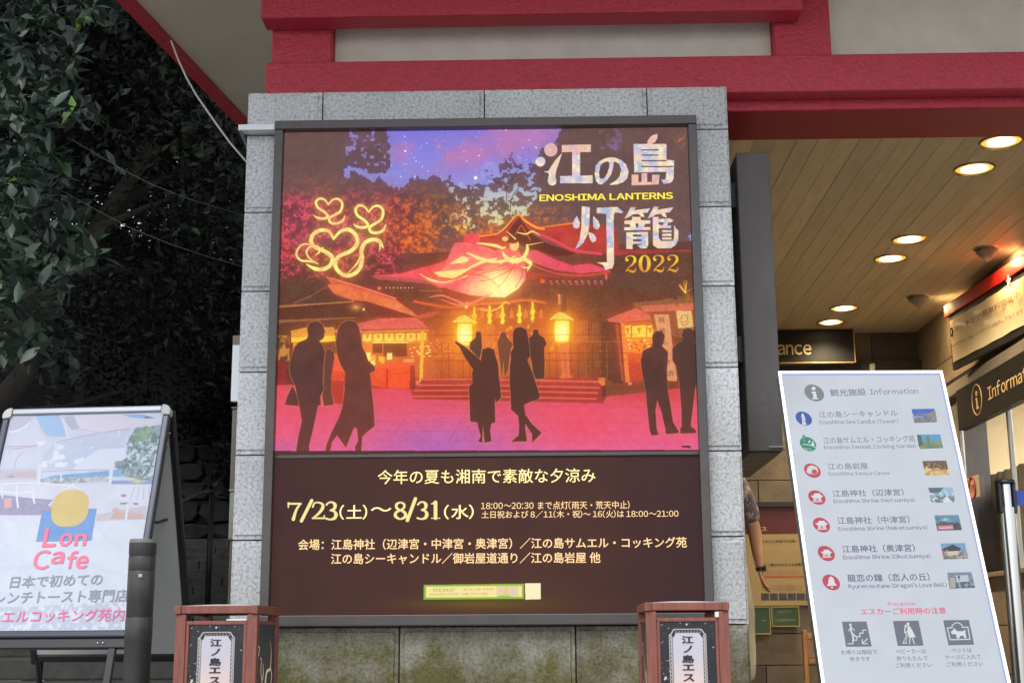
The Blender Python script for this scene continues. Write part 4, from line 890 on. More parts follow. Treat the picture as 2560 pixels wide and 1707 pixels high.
PT5('今年の夏も湘南で素敵な夕涼み', 942, 322, 1100, 305, 128, crm, .004, B5, B6)
PT5('(土)', 600, 636, 848, 634, 132, crm, .008); PT5('〜', 880, 566, 1065, 562, 40, crm, .008)
PT5('(水)', 1532, 634, 1798, 630, 130, crm, .008)
PT5('18:00〜20:30 まで点灯(雨天・荒天中止)', 80, 548, 1405, 540, 72, crm2, .006, B6, B6); PT5('土日祝および 8/11(木・祝)〜 16(火)は 18:00〜21:00', 85, 625, 1840, 615, 68, crm2, .006, B6, B6)
PT5('会場：江島神社（辺津宮・中津宮・奥津宮）／江の島サムエル・コッキング苑', 232, 908, 1915, 886, 98, crm2, .012, B5, B6)
PT5('江の島シーキャンドル／御岩屋道通り／江の島岩屋 他', 525, 1034, 1145, 1022, 98, crm2, .012, B5, B6)
PT('ENOMAP', 1083, 1479, 1138, 1478.5, 9.5, grn, .01); PT('powered by VACAN', 1075, 1488.5, 1145.5, 1487.5, 7, brn, .005)
PT('“空いてるところが、すぐわかる”', 1154, 1475.5, 1235.5, 1475, 6.6, brn, .004); PT('江の島エリアのマップを見る', 1154, 1487, 1220, 1486.5, 6.4, ora, .008)
for ch, x0, y0, h0 in (('無', 1518, 435, 50), ('病', 1528, 520, 46), ('心', 1560, 620, 34), ('T', 1590, 790, 38), ('頃', 1590, 895, 52)):
    p = A4((x0, y0))[0]; PT(ch, p[0], p[1], p[0]+h0*1.15/3.41, p[1]-.1, h0/3.41, ink('stall_ink', (96, 56, 40), 1), .0)
for i, ch in enumerate('本日己の日'):
    p = A4((706+i*2.2, 712+i*37))[0]; PT(ch, p[0], p[1], p[0]+8.6, p[1]-.1, 8.6, ink('stall_ink', (96, 56, 40), 1), .0)
# thin divider strip across the box
zD = plP.hit(1200, 1137)[1]
box('frame_divider', (PX0, -.020, zD-.006), (PX1, -.0125, zD+.005), M_FRAME, lb, .001)

# ================================================================== A-BOARD OF THE CAFE
def leaning(TL, yaw, lean):
    U = Vector((math.cos(yaw), math.sin(yaw), 0)); n = Vector((-math.sin(yaw), math.cos(yaw), 0))
    return Plane(TL, U, Vector((0, 0, 1))*math.cos(lean) + n*math.sin(lean))
ab = thing('a_board', (-1.65, .05, GL), 'white cafe pavement board with a yellow sun logo in a silver snap frame', 'signboard')
pA = leaning((-1.9193, .1219, 2.3042), -.0905, .287); AW, AH = .574, .7976; fr = .026
M_AFR = mat('snap_frame', (.26, .28, .31), .34, metal=.6)
M_AFR2 = mat('dark_snap_frame', (.06, .068, .085), .25, metal=.5)
for nm, a, mt in (('frame_rail', (-fr+.03, 0, AW+fr-.03, fr), M_AFR), ('frame_rail', (-fr, -AH-fr, AW+fr, -AH), M_AFR2), ('frame_stile', (-fr, -AH+.001, 0, -.012), M_AFR2), ('frame_stile', (AW, -AH+.001, AW+fr, -.012), M_AFR2)):
    m = MB(); m.pbox(pA, a[0], a[1], a[2], a[3], -.02, .008); m.build(nm, mt, ab, .006)
for sx in (0, 1):      # rounded plastic corners
    pts = []; cx = .0 if sx == 0 else AW; sgn = -1 if sx == 0 else 1
    for k in range(7):
        a = PI/2*k/6; pts.append((cx+sgn*(fr+.0015)*math.cos(a)*1.02, (fr+.0015)*math.sin(a)))
    pts += [(cx-sgn*.006, fr+.0015), (cx-sgn*.006, -.004), (cx-sgn*-.002, -.012), (cx+sgn*fr*1.02, -.014)]
    m = MB(); m.poly([pA.at(u, v, -.02) for u, v in pts], pA.N*.0305); m.build('frame_corner', M_CORNER, ab, .003)
m = MB(); m.pbox(pA, -.01, -AH-.01, AW+.01, .01, -.012, -.003); m.build('backing_board', M_GREY, ab)
m = MB(); m.pbox(pA, -fr+.002, -AH-fr-.034, AW+fr-.002, -AH-fr-.002, -.022, .002); m.build('lower_bar', M_BLACK, ab, .003)
for u in (.06, .078, .478, .496):
    m = MB(); c = pA.at(u, -AH-fr-.018, .003); m.ball(c, .0042, 6); m.build('rivet', M_CHROME, ab, smooth=True)
zt = pA.at(0, -AH-fr-.03).z; hl = (zt-GL-.002)/pA.V.z
for u in (.035, AW-.06):
    m = MB(); m.pbox(pA, u-.0, -AH-fr-.034-hl, u+.024, -AH-fr-.03, -.02, -.002); m.build('leg', M_BLACK, ab, .002)
# rear leaf of the board
top = pA.at(0, fr*.6, -.024); lean2 = -.34
pR2 = leaning(top, -.0905, lean2)
for a in ((-fr, -.95, 0, 0), (AW, -.95, AW+fr, 0), (0, -.02, AW, fr*.7), (0, -.94, AW, -.91)):
    m = MB(); m.pbox(pR2, a[0], a[1], a[2], a[3], -.026, -.002); m.build('rear_frame', M_BLACK, ab, .006)
m = MB(); m.pbox(pR2, .0, -.91, AW, -.02, -.014, -.008); m.build('rear_board', M_GREY, ab)
p0 = pR2.at(AW-.01, -.93, -.01); p1 = Vector((p0.x, p0.y+.1, GL))
for u in (.0, AW):
    p0 = pR2.at(u, -.93, -.012); m = MB(); m.tube([p0, Vector((p0.x, p0.y+.11, GL+.002))], .011, 8); m.build('leg', M_BLACK, ab)
q0 = pA.at(AW-.006, -.40, -.02); q1 = pR2.at(AW-.03, -.40, 0)
m = MB(); m.tube([q0, q0.lerp(q1, .5)-Vector((0, 0, .012)), q1], .0055, 6); m.build('hinge_strap', M_DARKM, ab)
m = MB(); m.ball(pA.at(AW+.02, -.115, -.03), .007, 8); m.ball(pA.at(AW+.012, -.06, -.05), .006, 8); m.build('brass_rivet', mat('brass', (.6, .35, .06), .25, metal=1), ab, smooth=True)
# its print
P = Paint(pA, 0, -AH, AW, 0, 620); A = Z(0, 1000, 5.226); B = Z(0, 1250, 4.481)
X, Y = P.X, P.Y; n2 = P.n(30, 5, 4); n3 = P.n(8, 6, 3)
P.img[:] = mixc((222, 226, 238), (206, 212, 232), n2)
P.poly(A((-700,100),(2300,100),(2300,1500),(-700,1500)), mixc((196, 202, 224), (212, 216, 234), n2))
P.poly(A((460,200),(780,200),(880,480),(620,470),(540,380)), (160, 190, 228)); P.poly(A((130,230),(450,200),(380,330),(120,410)), (190, 192, 212)); P.poly(A((980,200),(1500,180),(2100,240),(2100,290),(1700,370),(1350,410),(1040,370)), (214, 208, 226))
P.poly(A((800,220),(960,200),(1040,370),(940,390)), (176, 182, 204)); P.poly(A((1600,190),(1900,185),(1880,240),(1700,225)), (140, 180, 228)); P.poly(A((1900,200),(2040,235),(1880,240)), (110, 130, 150))
for a, w, c in (([(120,410),(220,405),(320,350),(390,290)], 3.5, (226,226,240)), ([(80,600),(300,600),(480,590)], 1.6, (190,160,176)), ([(70,625),(300,620),(480,600)], 1.4, (190,150,168)), ([(700,570),(900,510),(1330,425),(1700,370)], 2, (170,166,190)), ([(480,330),(600,470),(740,495)], 3, (206,196,208)), ([(830,250),(880,480)], 5, (214,216,230)), ([(1050,380),(1330,425)], 4, (206,196,206)), ([(180,900),(220,760),(290,680)], 1.2, (150,160,180)), ([(130,690),(160,650),(470,600)], 1.4, (180,170,190))):
    P.stroke(A(*a), w, c)
P.poly(A((720,560),(1330,430),(1650,380),(1700,400),(1560,560),(1640,640),(1270,640),(1000,900),(560,900),(560,700)), mixc((184, 196, 222), (198, 208, 230), n2), .9)
cl_ = np.clip((P.n(22, 9, 4)-.52)*12, 0, 1); P.poly(A((450,540),(1270,520),(1270,860),(450,880)), (226, 232, 246), .9, None, 3, cl_)
P.poly(A((1050,800),(1300,640),(1640,620),(1640,900),(950,905)), (214, 222, 240))
wb = ((n3-.5)*8, (n3[::-1]-.5)*8)
P.poly(A((1760,360),(2140,320),(2140,1080),(1620,1000),(1500,870),(1660,740),(1660,560)), mixc((98, 124, 126), (150, 170, 178), np.clip((n3-.35)*4, 0, 1)), .95, wb); P.poly(A((1780,370),(1990,340),(1960,520),(1740,560)), mixc((112, 150, 124), (150, 180, 150), n3), .8, wb)
P.poly(A((1640,560),(2100,480),(2080,1020),(1800,1020),(1640,780)), (214, 224, 240), .8, None, 3, np.clip((P.n(7, 19, 3)-.55)*12, 0, 1)); P.poly(A((1500,800),(1610,790),(1620,850),(1510,870)), (150, 148, 164), .9, wb)
P.poly(A((200,940),(470,920),(480,1010),(230,1000)), (206, 186, 190)); P.poly(A((-100,900),(470,900),(470,1030),(-100,1040)), (196, 184, 198), .5)
P.poly(A((570,1020),(700,985),(1420,920),(1430,990),(820,1020)), mixc((104, 156, 214), (132, 186, 226), n2)); P.poly(A((1480,910),(1600,900),(1580,1000),(1470,1000)), (130, 176, 220)); P.stroke(A((540,935),(900,915),(1430,905)), 2.4, (184, 180, 200))
P.poly(A((500,1030),(1400,985),(1420,1060),(500,1100)), mixc((150, 158, 166), (196, 200, 206), np.clip((n3-.3)*3, 0, 1))); P.poly(A((1450,1050),(2000,1040),(1990,1100),(1450,1100)), (140, 160, 214))
P.stroke(A((1460,830),(1430,1150)), 8, (216, 222, 238)); P.stroke(A((1560,400),(1540,480)), 4, (214, 220, 238)); P.stroke(A((800,970),(790,1060)), 3, (226, 230, 240)); P.stroke(A((520,840),(500,1130)), 7, (218, 222, 238))
P.poly(A((-700,1100),(2100,1095),(2100,1500),(-700,1500)), mixc((206, 208, 224), (222, 224, 238), n2)); P.poly(A((-700,1250),(60,1240),(420,1280),(720,1300),(560,1500),(-700,1500)), mixc((152, 150, 180), (172, 168, 196), n3)); P.poly(A((50,1290),(150,1270),(150,1400),(60,1410)), (222, 176, 176))
for a, w in (([(30,1090),(440,1080),(880,1110),(1000,1140),(1080,1200)], 3.4), ([(0,1190),(230,1210),(430,1190)], 4), ([(220,1130),(220,1250),(235,1395)], 5), ([(430,1180),(430,1250),(450,1340)], 5), ([(20,1100),(30,1270)], 4), ([(640,1370),(820,1200),(950,1100)], 3.5)): P.stroke(A(*a), w, (226, 230, 242))
P.poly(A((1560,1130),(1990,1105),(1940,1330),(1400,1300)), (218, 222, 238)); 
for k in range(4): P.stroke(A((1760+k*60,1130),(1700+k*85,1300)), 1.2, (160, 166, 190))
P.ell(*A((1615,1245))[0], 7, 3.5, (150, 152, 170)); P.poly(A((1420,1500),(1500,1400),(1640,1450),(1900,1480),(1880,1560),(1400,1568)), (206, 178, 176)); P.poly(A((1570,1340),(1670,1335),(1650,1360),(1570,1360)), (140, 140, 160)); P.poly(A((1740,1340),(1800,1340),(1805,1370),(1750,1365)), (140, 140, 160))
for x_, y_, cc, nn, ll in ((145, 1010, (146, 160, 140), 12, 90), (1800, 1080, (226, 214, 150), 22, 150)):
    for k in range(nn):
        a = -PI+.1+(PI-.2)*k/(nn-1); P.stroke(A((x_, y_), (x_+ll*math.cos(a), y_+ll*.8*math.sin(a))), [1.1, .5], cc, .8)
P.poly(B((-700,0),(-700,200),(60,200),(150,255),(420,252),(1080,232),(1640,212),(1760,210),(1700,1600),(-700,1600)), mixc((206, 214, 232), (226, 232, 244), n2))
P.poly(B((1080,160),(1640,60),(1640,214),(1080,232)), mixc((196, 184, 198), (216, 206, 214), n3)); P.poly(B((1290,120),(1610,160),(1600,210),(1230,210)), (206, 178, 172)); P.stroke(B((1430,60),(1410,215)), 6, (222, 226, 238))
P.poly(B((476,112),(1086,92),(1026,452),(402,466)), mixc((106, 152, 212), (126, 170, 222), n2)); P.poly(B((500,80),(600,70),(580,110),(490,112)), (196, 150, 150))
P.ell(*B((785,88))[0], 46, 46, mixc((214, 188, 120), (224, 200, 136), n2)); 
yp = [(785+210*math.cos(t_)+ -40*math.sin(t_)*1, 90+205*math.sin(t_)+ -30*math.cos(t_)) for t_ in [2*PI*k/28 for k in range(28)]]
P.poly(B(*yp), mixc((214, 188, 118), (226, 204, 138), n2))
cw = np.clip((P.n(10, 33, 3)-.5)*8, 0, 1); P.poly(B((-700,1200),(300,1190),(1390,1130),(1390,1440),(-700,1475)), mixc((196, 202, 222), (222, 228, 240), cw))
# soft crease shading painted onto the flat sheet
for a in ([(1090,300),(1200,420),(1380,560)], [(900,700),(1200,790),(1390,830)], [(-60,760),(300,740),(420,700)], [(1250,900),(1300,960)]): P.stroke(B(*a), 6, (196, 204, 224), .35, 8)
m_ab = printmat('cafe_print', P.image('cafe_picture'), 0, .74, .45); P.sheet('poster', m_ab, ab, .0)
pnk = mat('pink_ink', lin((222, 112, 140)), .5); gry = mat('grey_ink', lin((138, 144, 156)), .5); pk2 = mat('strong_pink_ink', lin((228, 96, 148)), .5)
def TB(s, x0, y0, x1, y1, h, m, b=0.0): (a, c), (d, e) = B((x0, y0))[0], B((x1, y1))[0]; text(pA, s, a, c, d, e, h/4.481, m, ab, b)
TB('L', 468, 528, 622, 522, 212, pnk, .03); TB('o', 655, 522, 800, 517, 150, pnk, .03); TB('n', 825, 515, 962, 511, 140, pnk, .03)
TB('C', 355, 780, 545, 774, 218, pnk, .012); TB('a', 562, 718, 712, 712, 142, pnk, .03); TB('f', 735, 770, 850, 766, 200, pnk, .03); TB('e', 838, 772, 980, 766, 150, pnk, .03)
TB('日本で初めての', 106, 986, 1140, 952, 136, gry, .012); TB('フレンチトースト専門店', -225, 1168, 1430, 1134, 142, gry, .012); TB('サムエルコッキング苑内', -290, 1382, 1385, 1350, 140, pk2, .004)

# ================================================================== BOLLARD AND STANCHION
a = onY(315, 1346, -.4); b = onY(382, 1346, -.4); cx = (a.x+b.x)/2; R_ = (b.x-a.x)/2; zt = a.z
bo = thing('bollard', (cx, -.4+R_, GL), 'dark grey round bollard wrapped in tape bands in front of the cafe board', 'bollard')
M_BOL = mat('bollard_rubber', (.036, .033, .033), .5, noise=.25, nscale=9, spec=.4); M_BOL2 = mat('bollard_band', (.048, .044, .043), .38, noise=.2, nscale=12)
m = MB(); m.lathe((cx, -.4+R_, 0), [(R_*.97, GL), (R_*.97, zt-.05), (R_, zt-.045), (R_*1.0, zt-.012), (R_*.9, zt-.002), (R_*.4, zt+.001), (.0005, zt+.0012)], 28); m.build('post', M_BOL, bo, smooth=True)
for z0, z1 in ((zt-.32, zt-.245), (zt-.195, zt-.10), (zt-.098, zt-.055)):
    m = MB(); m.lathe((cx, -.4+R_, 0), [(R_*.975, z0), (R_*.995, z0+.002), (R_*.995, z1-.002), (R_*.975, z1)], 28); m.build('tape_band', M_BOL2, bo, smooth=True)
m = MB(); m.lathe((cx, -.4+R_, 0), [(R_*1.0, zt-.012), (R_*1.015, zt-.009), (R_*.95, zt+.0005)], 28); m.build('cap_rim', mat('worn_cap', (.2, .19, .18), .5), bo, smooth=True)
pp = facing(-.4-.001); u, v = pp.hit(351, 1439)
m = MB(); m.pbox(pp, u-.006, v-.005, u+.006, v+.005, -.01, .001); m.pbox(pp, u-.0025, v-.0025, u+.0025, v+.0025, .0, .0015); m.build('rivet_plate', M_SILVER, bo, .001)
a = onY(2495, 1202, -.2); b = onY(2545, 1202, -.2); cx = (a.x+b.x)/2; R_ = (b.x-a.x)/2; zt = a.z
sn = thing('stanchion', (cx, -.2+R_, GL), 'shiny steel queue barrier post with black head and blue belt', 'barrier post')
m = MB(); m.lathe((cx, -.2+R_, 0), [(.16, GL), (.16, GL+.01), (.05, GL+.03), (.03, GL+.035)], 28); m.build('base', M_CHROME, sn, smooth=True)
m = MB(); m.lathe((cx, -.2+R_, 0), [(R_*.8, GL+.03), (R_*.8, zt-.085)], 32); m.build('pole', M_CHROME, sn, smooth=True)
m = MB(); m.lathe((cx, -.2+R_, 0), [(R_*.62, zt-.105), (R_*.62, zt-.004), (R_*.6, zt)], 24); m.build('core', M_CHROME, sn, smooth=True)
for an in (math.radians(-14), math.radians(90), math.radians(194)):
    c, s_ = math.cos(an), math.sin(an); m = MB(); pl_ = Plane((cx, -.2+R_, 0), (-s_, c, 0), (0, 0, 1))
    m.pbox(pl_, -.013, zt-.105, .013, zt-.004, R_*.62, R_*.98); m.build('belt_slot', M_BLACK, sn, .004)
m = MB(); m.lathe((cx, -.2+R_, 0), [(R_*.98, zt-.006), (R_*1.02, zt-.002), (R_*.97, zt+.006), (.001, zt+.008)], 28); m.build('head_cap', M_BLACK, sn, smooth=True)
m = MB(); m.tube([(cx+R_*.7, -.2+R_, zt-.045), (cx+.9, -.1+R_, zt-.05), (cx+1.6, .0+R_, zt-.045)], .001, 4)
m = MB(); m.poly([(cx+R_*.9, -.2+R_, zt-.078), (cx+1.6, .02, zt-.082), (cx+1.6, .02, zt-.03), (cx+R_*.9, -.2+R_, zt-.028)], (0, .0015, 0)); m.build('belt', mat('blue_belt', (.03, .07, .32), .6), sn)

# ================================================================== INFORMATION SIGN
inf = thing('information_sign', (1.05, -.3, GL), 'backlit white tourist information sign leaning back, with seven icon rows', 'sign')
pI = leaning((.7984, -.2439, 2.3693), .0316, .3805); IW = .55; IH = (2.3693-GL-.02)/math.cos(.3805); e_ = .0085
M_EDGE = mat('lit_edge', (.8, .8, .8), .4, emit=(.93, .97, 1), es=1.15); M_EDGE2 = mat('inner_edge', lin((120, 126, 160)), .4, emit=lin((120, 126, 160)), es=.5)
for a in ((0, -e_, IW, 0), (0, -IH, IW, -IH+e_), (0, -IH+e_+.0005, e_, -e_-.0005), (IW-e_, -IH+e_+.0005, IW, -e_-.0005)):
    m = MB(); m.pbox(pI, a[0], a[1], a[2], a[3], -.004, .003); m.build('frame_edge', M_EDGE, inf, .001)
for a in ((e_, -e_-.008, IW-e_, -e_-.0006), (IW-e_-.006, -IH+e_, IW-e_-.0005, -e_-.009)):
    m = MB(); m.pbox(pI, a[0], a[1], a[2], a[3], -.003, .001); m.build('frame_inset', M_EDGE2, inf)
m = MB(); m.pbox(pI, .001, -IH, IW-.001, -.001, -.045, -.0045); m.build('housing', mat('green_grey_metal', (.10, .12, .11), .4, metal=.4), inf, .002)
for u in (.30, IW-.09):
    p = pI.at(u, -.15, -.05); m = MB(); m.box((p.x, p.y, p.z-.01), (p.x+.03, p.y+.02, p.z+.01)); m.poly([(p.x, p.y, p.z), (p.x+.03, p.y, p.z), (p.x+.03, p.y+.25, GL), (p.x, p.y+.25, GL)], (0, .02, 0)); m.build('prop', M_DARKM, inf, .002)
P = Paint(pI, e_, -IH+e_, IW-e_, -e_, 620); X, Y = P.X, P.Y; n2 = P.n(60, 5, 4); n3 = P.n(6, 8, 3)
C1 = Z(1940, 900, 3.9196); C2 = Z(2000, 1280, 3.6714)
P.img[:] = mixc((196, 202, 212), (204, 212, 222), n2); gx = np.exp(-(((X-1960)/60)**2+((Y-940)/90)**2)); P.put(gx*.6, c3((184, 188, 198)))
bg_ = P.img.copy()
def circ(Zf, x, y, sc_, rx, ry, c, k=.16):
    (cx, cy), = Zf((x, y)); t_ = [2*PI*i/30 for i in range(30)]; P.poly([(cx+rx/sc_*math.cos(a)+ry/sc_*math.sin(a)*k, cy+ry/sc_*math.sin(a)+rx/sc_*math.cos(a)*.12) for a in t_], c)
W_ = (216, 220, 226)
circ(C1, 374, 322, 3.92, 96, 82, (132, 136, 140)); P.ell(*C1((368,278))[0], 5, 4.5, W_); P.poly(C1((345,310),(390,307),(402,372),(415,371),(416,382),(355,385),(354,374),(368,372),(360,325),(346,322)), W_)
circ(C1, 272, 572, 3.92, 80, 68, (74, 100, 168)); P.poly(C1((246,545),(262,515),(276,545),(286,560),(290,622),(302,622),(303,632),(256,634),(257,624),(252,565)), W_)
for k in range(5): P.stroke(C1((254,560+k*13),(288,558+k*13)), .6, (74, 100, 168))
circ(C1, 314, 822, 3.92, 80, 70, (66, 140, 116)); P.poly(C1((258,745),(272,728),(286,745),(292,820),(268,822)), (66, 140, 116)); P.stroke(C1((262,826),(330,830),(388,855)), 2, W_); P.poly(C1((330,775),(312,810),(338,808)), W_); P.poly(C1((358,785),(345,835),(380,838)), W_); P.stroke(C1((280,862),(310,876)), 1.6, W_); P.stroke(C1((325,866),(345,880)), 1.6, W_)
for k in range(4): P.stroke(C1((262,750+k*16),(286,750+k*16)), .6, W_)
circ(C1, 356, 1082, 3.92, 82, 70, (190, 88, 100)); P.poly(C1((298,1090),(312,1045),(350,1028),(400,1048),(416,1092),(395,1100),(340,1110),(305,1105)), (208, 212, 220)); P.ell(*C1((375,1090))[0], 6.5, 5, (190, 88, 100)); P.stroke(C1((320,1112),(370,1118),(405,1106)), 1.2, (208, 212, 220))
def shrine(Zf, x, y, s, tall=0):
    p = lambda *a: Zf(*[(x+q*s, y+w*s) for q, w in a])
    P.poly(p((-62,-18),(-30,-22),(-28,-40),(32,-42),(36,-24),(66,-18),(44,2),(-38,4)), W_); P.poly(p((-34,4),(40,2),(46,34),(-32,36)), W_); P.poly(p((-46,38),(56,36),(58,44),(-44,46)), W_)
    for k in range(4): P.stroke(p((-20+k*15,8),(-18+k*15,32)), .8, (180, 76, 90))
    P.poly(p((-2,12),(12,12),(13,34),(0,34)), (180, 76, 90), .7)
circ(C1, 400, 1345, 3.92, 84, 70, (186, 82, 96)); shrine(C1, 400, 1345, 1)
circ(C2, 197, 117, 3.67, 78, 68, (188, 84, 98)); shrine(C2, 197, 117, .95)
circ(C2, 241, 378, 3.67, 78, 70, (188, 84, 98)); shrine(C2, 241, 378, .85)
circ(C2, 286, 643, 3.67, 80, 72, (188, 86, 100)); P.poly(C2((275,590),(290,590),(308,606),(322,650),(340,672),(244,676),(258,655),(262,610)), W_); P.ell(*C2((293,688))[0], 3, 2.2, W_)
def thumb(Zf, q, cols, seed):
    pts = Zf(*q); sl = P.box(pts); 
    (xa, ya), (xb, yb), (xc, yc), (xd, yd) = pts; tv = np.clip((Y-ya)/(yd-ya), 0, 1)
    nn = P.n(5, seed, 3); c = mixc(cols[0], cols[1], np.clip((tv-.45)*5+(nn-.5)*3, 0, 1)); k = np.clip((P.n(7, seed+3, 3)-.52)*9, 0, 1)*np.clip(tv*2, 0, 1); c = c + (c3(cols[2])-c)*k[..., None]
    P.poly(pts, c)
    return tv
thumb(C1, [(1328,480),(1550,476),(1580,608),(1355,616)], ((84,116,190),(130,128,134),(150,150,150)), 21); P.poly(C1((1450,540),(1560,492),(1575,570),(1500,560)), (150,140,134)); P.stroke(C1((1335,560),(1450,555)), 2, (150,180,220))
thumb(C1, [(1380,730),(1608,726),(1638,862),(1408,870)], ((100,160,216),(112,142,120),(150,150,110)), 22); P.poly(C1((1470,745),(1500,742),(1512,830),(1488,832)), (120,130,140)); P.poly(C1((1380,730),(1420,735),(1440,830),(1400,850)), (88,116,108))
thumb(C1, [(1435,988),(1668,984),(1698,1122),(1463,1130)], ((112,92,80),(180,150,110),(220,196,150)), 23); P.glow(*C1((1600,1100))[0], 14, 6, (230,190,130))
thumb(C1, [(1492,1250),(1730,1245),(1755,1390),(1520,1397)], ((150,186,206),(120,132,140),(220,224,228)), 24); P.poly(C1((1492,1250),(1640,1248),(1600,1300),(1510,1300)), (90,100,106), .8)
thumb(C2, [(1232,28),(1455,24),(1485,163),(1260,168)], ((110,150,170),(84,88,96),(92,98,104)), 25); P.glow(*C2((1330,68))[0], 7, 3, (220,235,225), .9); P.poly(C2((1262,125),(1400,115),(1410,155),(1265,160)), (206,140,150)); P.stroke(C2((1290,145),(1400,140)), 2, (235,200,205))
thumb(C2, [(1288,286),(1512,282),(1545,425),(1318,432)], ((120,160,200),(120,116,112),(170,166,160)), 26); P.poly(C2((1300,340),(1400,295),(1500,340),(1470,350),(1330,360)), (84,84,84)); P.poly(C2((1350,360),(1450,355),(1460,390),(1360,395)), (200,196,186)); P.poly(C2((1300,350),(1316,350),(1326,400),(1312,402)), (190,90,100)); P.stroke(C2((1345,345),(1370,400)), 2, (200,196,190)); P.stroke(C2((1490,330),(1460,370)), 2, (205,200,196))
thumb(C2, [(1350,553),(1572,548),(1607,693),(1375,700)], ((128,140,160),(96,106,118),(150,160,170)), 27); P.poly(C2((1430,580),(1540,575),(1550,635),(1440,640)), (188,196,206)); P.poly(C2((1445,600),(1458,575),(1470,600),(1462,602),(1463,625),(1456,625),(1455,602)), (70,80,90)); P.poly(C2((1375,600),(1420,600),(1430,690),(1378,695)), (176,170,160))
PG = (116, 122, 134)
def rsq(a, b, c, d):
    P.poly(C2(a, b, c, d), PG)
rsq((385,1003),(610,1000),(658,1230),(422,1234)); rsq((852,997),(1088,993),(1134,1222),(897,1226)); rsq((1314,990),(1550,987),(1598,1214),(1362,1219))
P.ell(*C2((462,1030))[0], 3.2, 3.2, W_); P.stroke(C2((466,1048),(470,1090),(485,1130),(488,1180)), 4, W_); P.stroke(C2((475,1060),(500,1085)), 2, W_); P.stroke(C2((460,1060),(445,1088)), 2, W_); P.stroke(C2((480,1110),(512,1140)), 3, W_)
for a, b in (((440,1205),(485,1205)),((485,1205),(485,1172)),((485,1172),(520,1172)),((520,1172),(520,1140)),((520,1140),(552,1140)),((552,1140),(548,1108)),((548,1108),(578,1108)),((578,1108),(574,1080)),((574,1080),(606,1080))): P.stroke(C2(a, b), 2.4, W_)
P.stroke(C2((618,1160),(575,1200)), 2.6, W_); P.stroke(C2((572,1165),(574,1203),(618,1202)), 2.4, W_)
P.ell(*C2((990,1024))[0], 3.8, 3.8, W_); P.ell(*C2((970,1042))[0], 3, 3, W_); P.poly(C2((985,1042),(1005,1042),(1030,1080),(1062,1145),(998,1150),(985,1090)), W_); P.stroke(C2((1010,1150),(1005,1205)), 2.4, W_); P.stroke(C2((1030,1148),(1050,1205)), 2.4, W_); P.stroke(C2((965,1052),(962,1100),(990,1090)), 3, W_); P.stroke(C2((965,1105),(975,1130),(950,1195),(975,1195)), 1.8, W_); P.stroke(C2((985,1110),(975,1190)), 1.4, W_)
for x_ in (948, 972): P.ell(*C2((x_, 1198))[0], 1.8, 1.8, W_)
for a in (((1352,1060),(1395,1058)), ((1352,1060),(1378,1168)), ((1378,1168),(1560,1164)), ((1560,1164),(1540,1053)), ((1540,1053),(1490,1053))): P.stroke(C2(*a), 2.6, W_)
P.stroke(C2((1395,1058),(1400,1035),(1440,1012),(1480,1028),(1492,1053)), 2.4, W_); P.poly(C2((1385,1095),(1408,1075),(1412,1058),(1425,1072),(1440,1090),(1500,1090),(1515,1072),(1518,1100),(1528,1152),(1508,1154),(1500,1130),(1468,1134),(1462,1156),(1440,1156),(1432,1118),(1400,1118),(1388,1108)), W_)
m_in = printmat('tourist_print', P.image('tourist_guide'), 1.03, .0, .5); P.sheet('backlit_panel', m_in, inf, .0004)
g1 = ink('dim_grey_ink', (92, 97, 108), .8); g2 = ink('mid_grey_ink', (108, 112, 122), .8); g3 = ink('slate_ink', (70, 76, 96), .8); rd = ink('rose_ink', (204, 60, 100), .85)
def TI(Zf, s, x0, y0, x1, y1, h, m, b, sc_): (a, c), (d, e) = Zf((x0, y0))[0], Zf((x1, y1))[0]; text(pI, s, a, c, d, e, h/sc_, m, inf, b, off=.0012)
T1 = lambda s, a, b, c, d, h, m, bo=0.0: TI(C1, s, a, b, c, d, h, m, bo, 3.92); T2 = lambda s, a, b, c, d, h, m, bo=0.0: TI(C2, s, a, b, c, d, h, m, bo, 3.671)
T1('観光施設', 535, 358, 885, 348, 70, g2, .012); T1('Information', 922, 340, 1396, 330, 56, g2, .006)
T1('江の島シーキャンドル', 425, 568, 1195, 550, 62, g2, .006); T1('Enoshima Sea Candle (Tower)', 430, 634, 1200, 622, 48, g2, .008)
T1('江の島サムエル・コッキング苑', 468, 822, 1365, 802, 64, g2, .006); T1('Enoshima Samuel Cocking Garden', 475, 886, 1375, 870, 50, g2, .008)
T1('江の島岩屋', 512, 1076, 905, 1068, 64, g2, .008); T1('Enoshima Iwaya Caves', 520, 1143, 1118, 1133, 48, g2, .008)
T1('江島神社（辺津宮）', 558, 1342, 1255, 1328, 68, g1, .008); T1('Enoshima Shrine (Hetsumiya)', 567, 1412, 1365, 1398, 52, g1, .008)
T2('江島神社（中津宮）', 345, 112, 1010, 100, 68, g1, .010); T2('Enoshima Shrine (Nakatsumiya)', 355, 182, 1172, 166, 50, g1, .008)
T2('江島神社（奥津宮）', 392, 374, 1060, 362, 70, g3, .010); T2('Enoshima Shrine (Okutsumiya)', 400, 444, 1200, 430, 52, g3, .008)
T2('龍恋の鐘（恋人の丘）', 440, 642, 1195, 628, 72, g3, .010); T2("Ryuren no Kane (Dragon's Love Bell)", 448, 712, 1352, 696, 56, g3, .008)
T2('Precaution', 808, 860, 1062, 855, 38, rd, .006); T2('エスカーご利用時の注意', 562, 944, 1345, 932, 62, rd, .012)
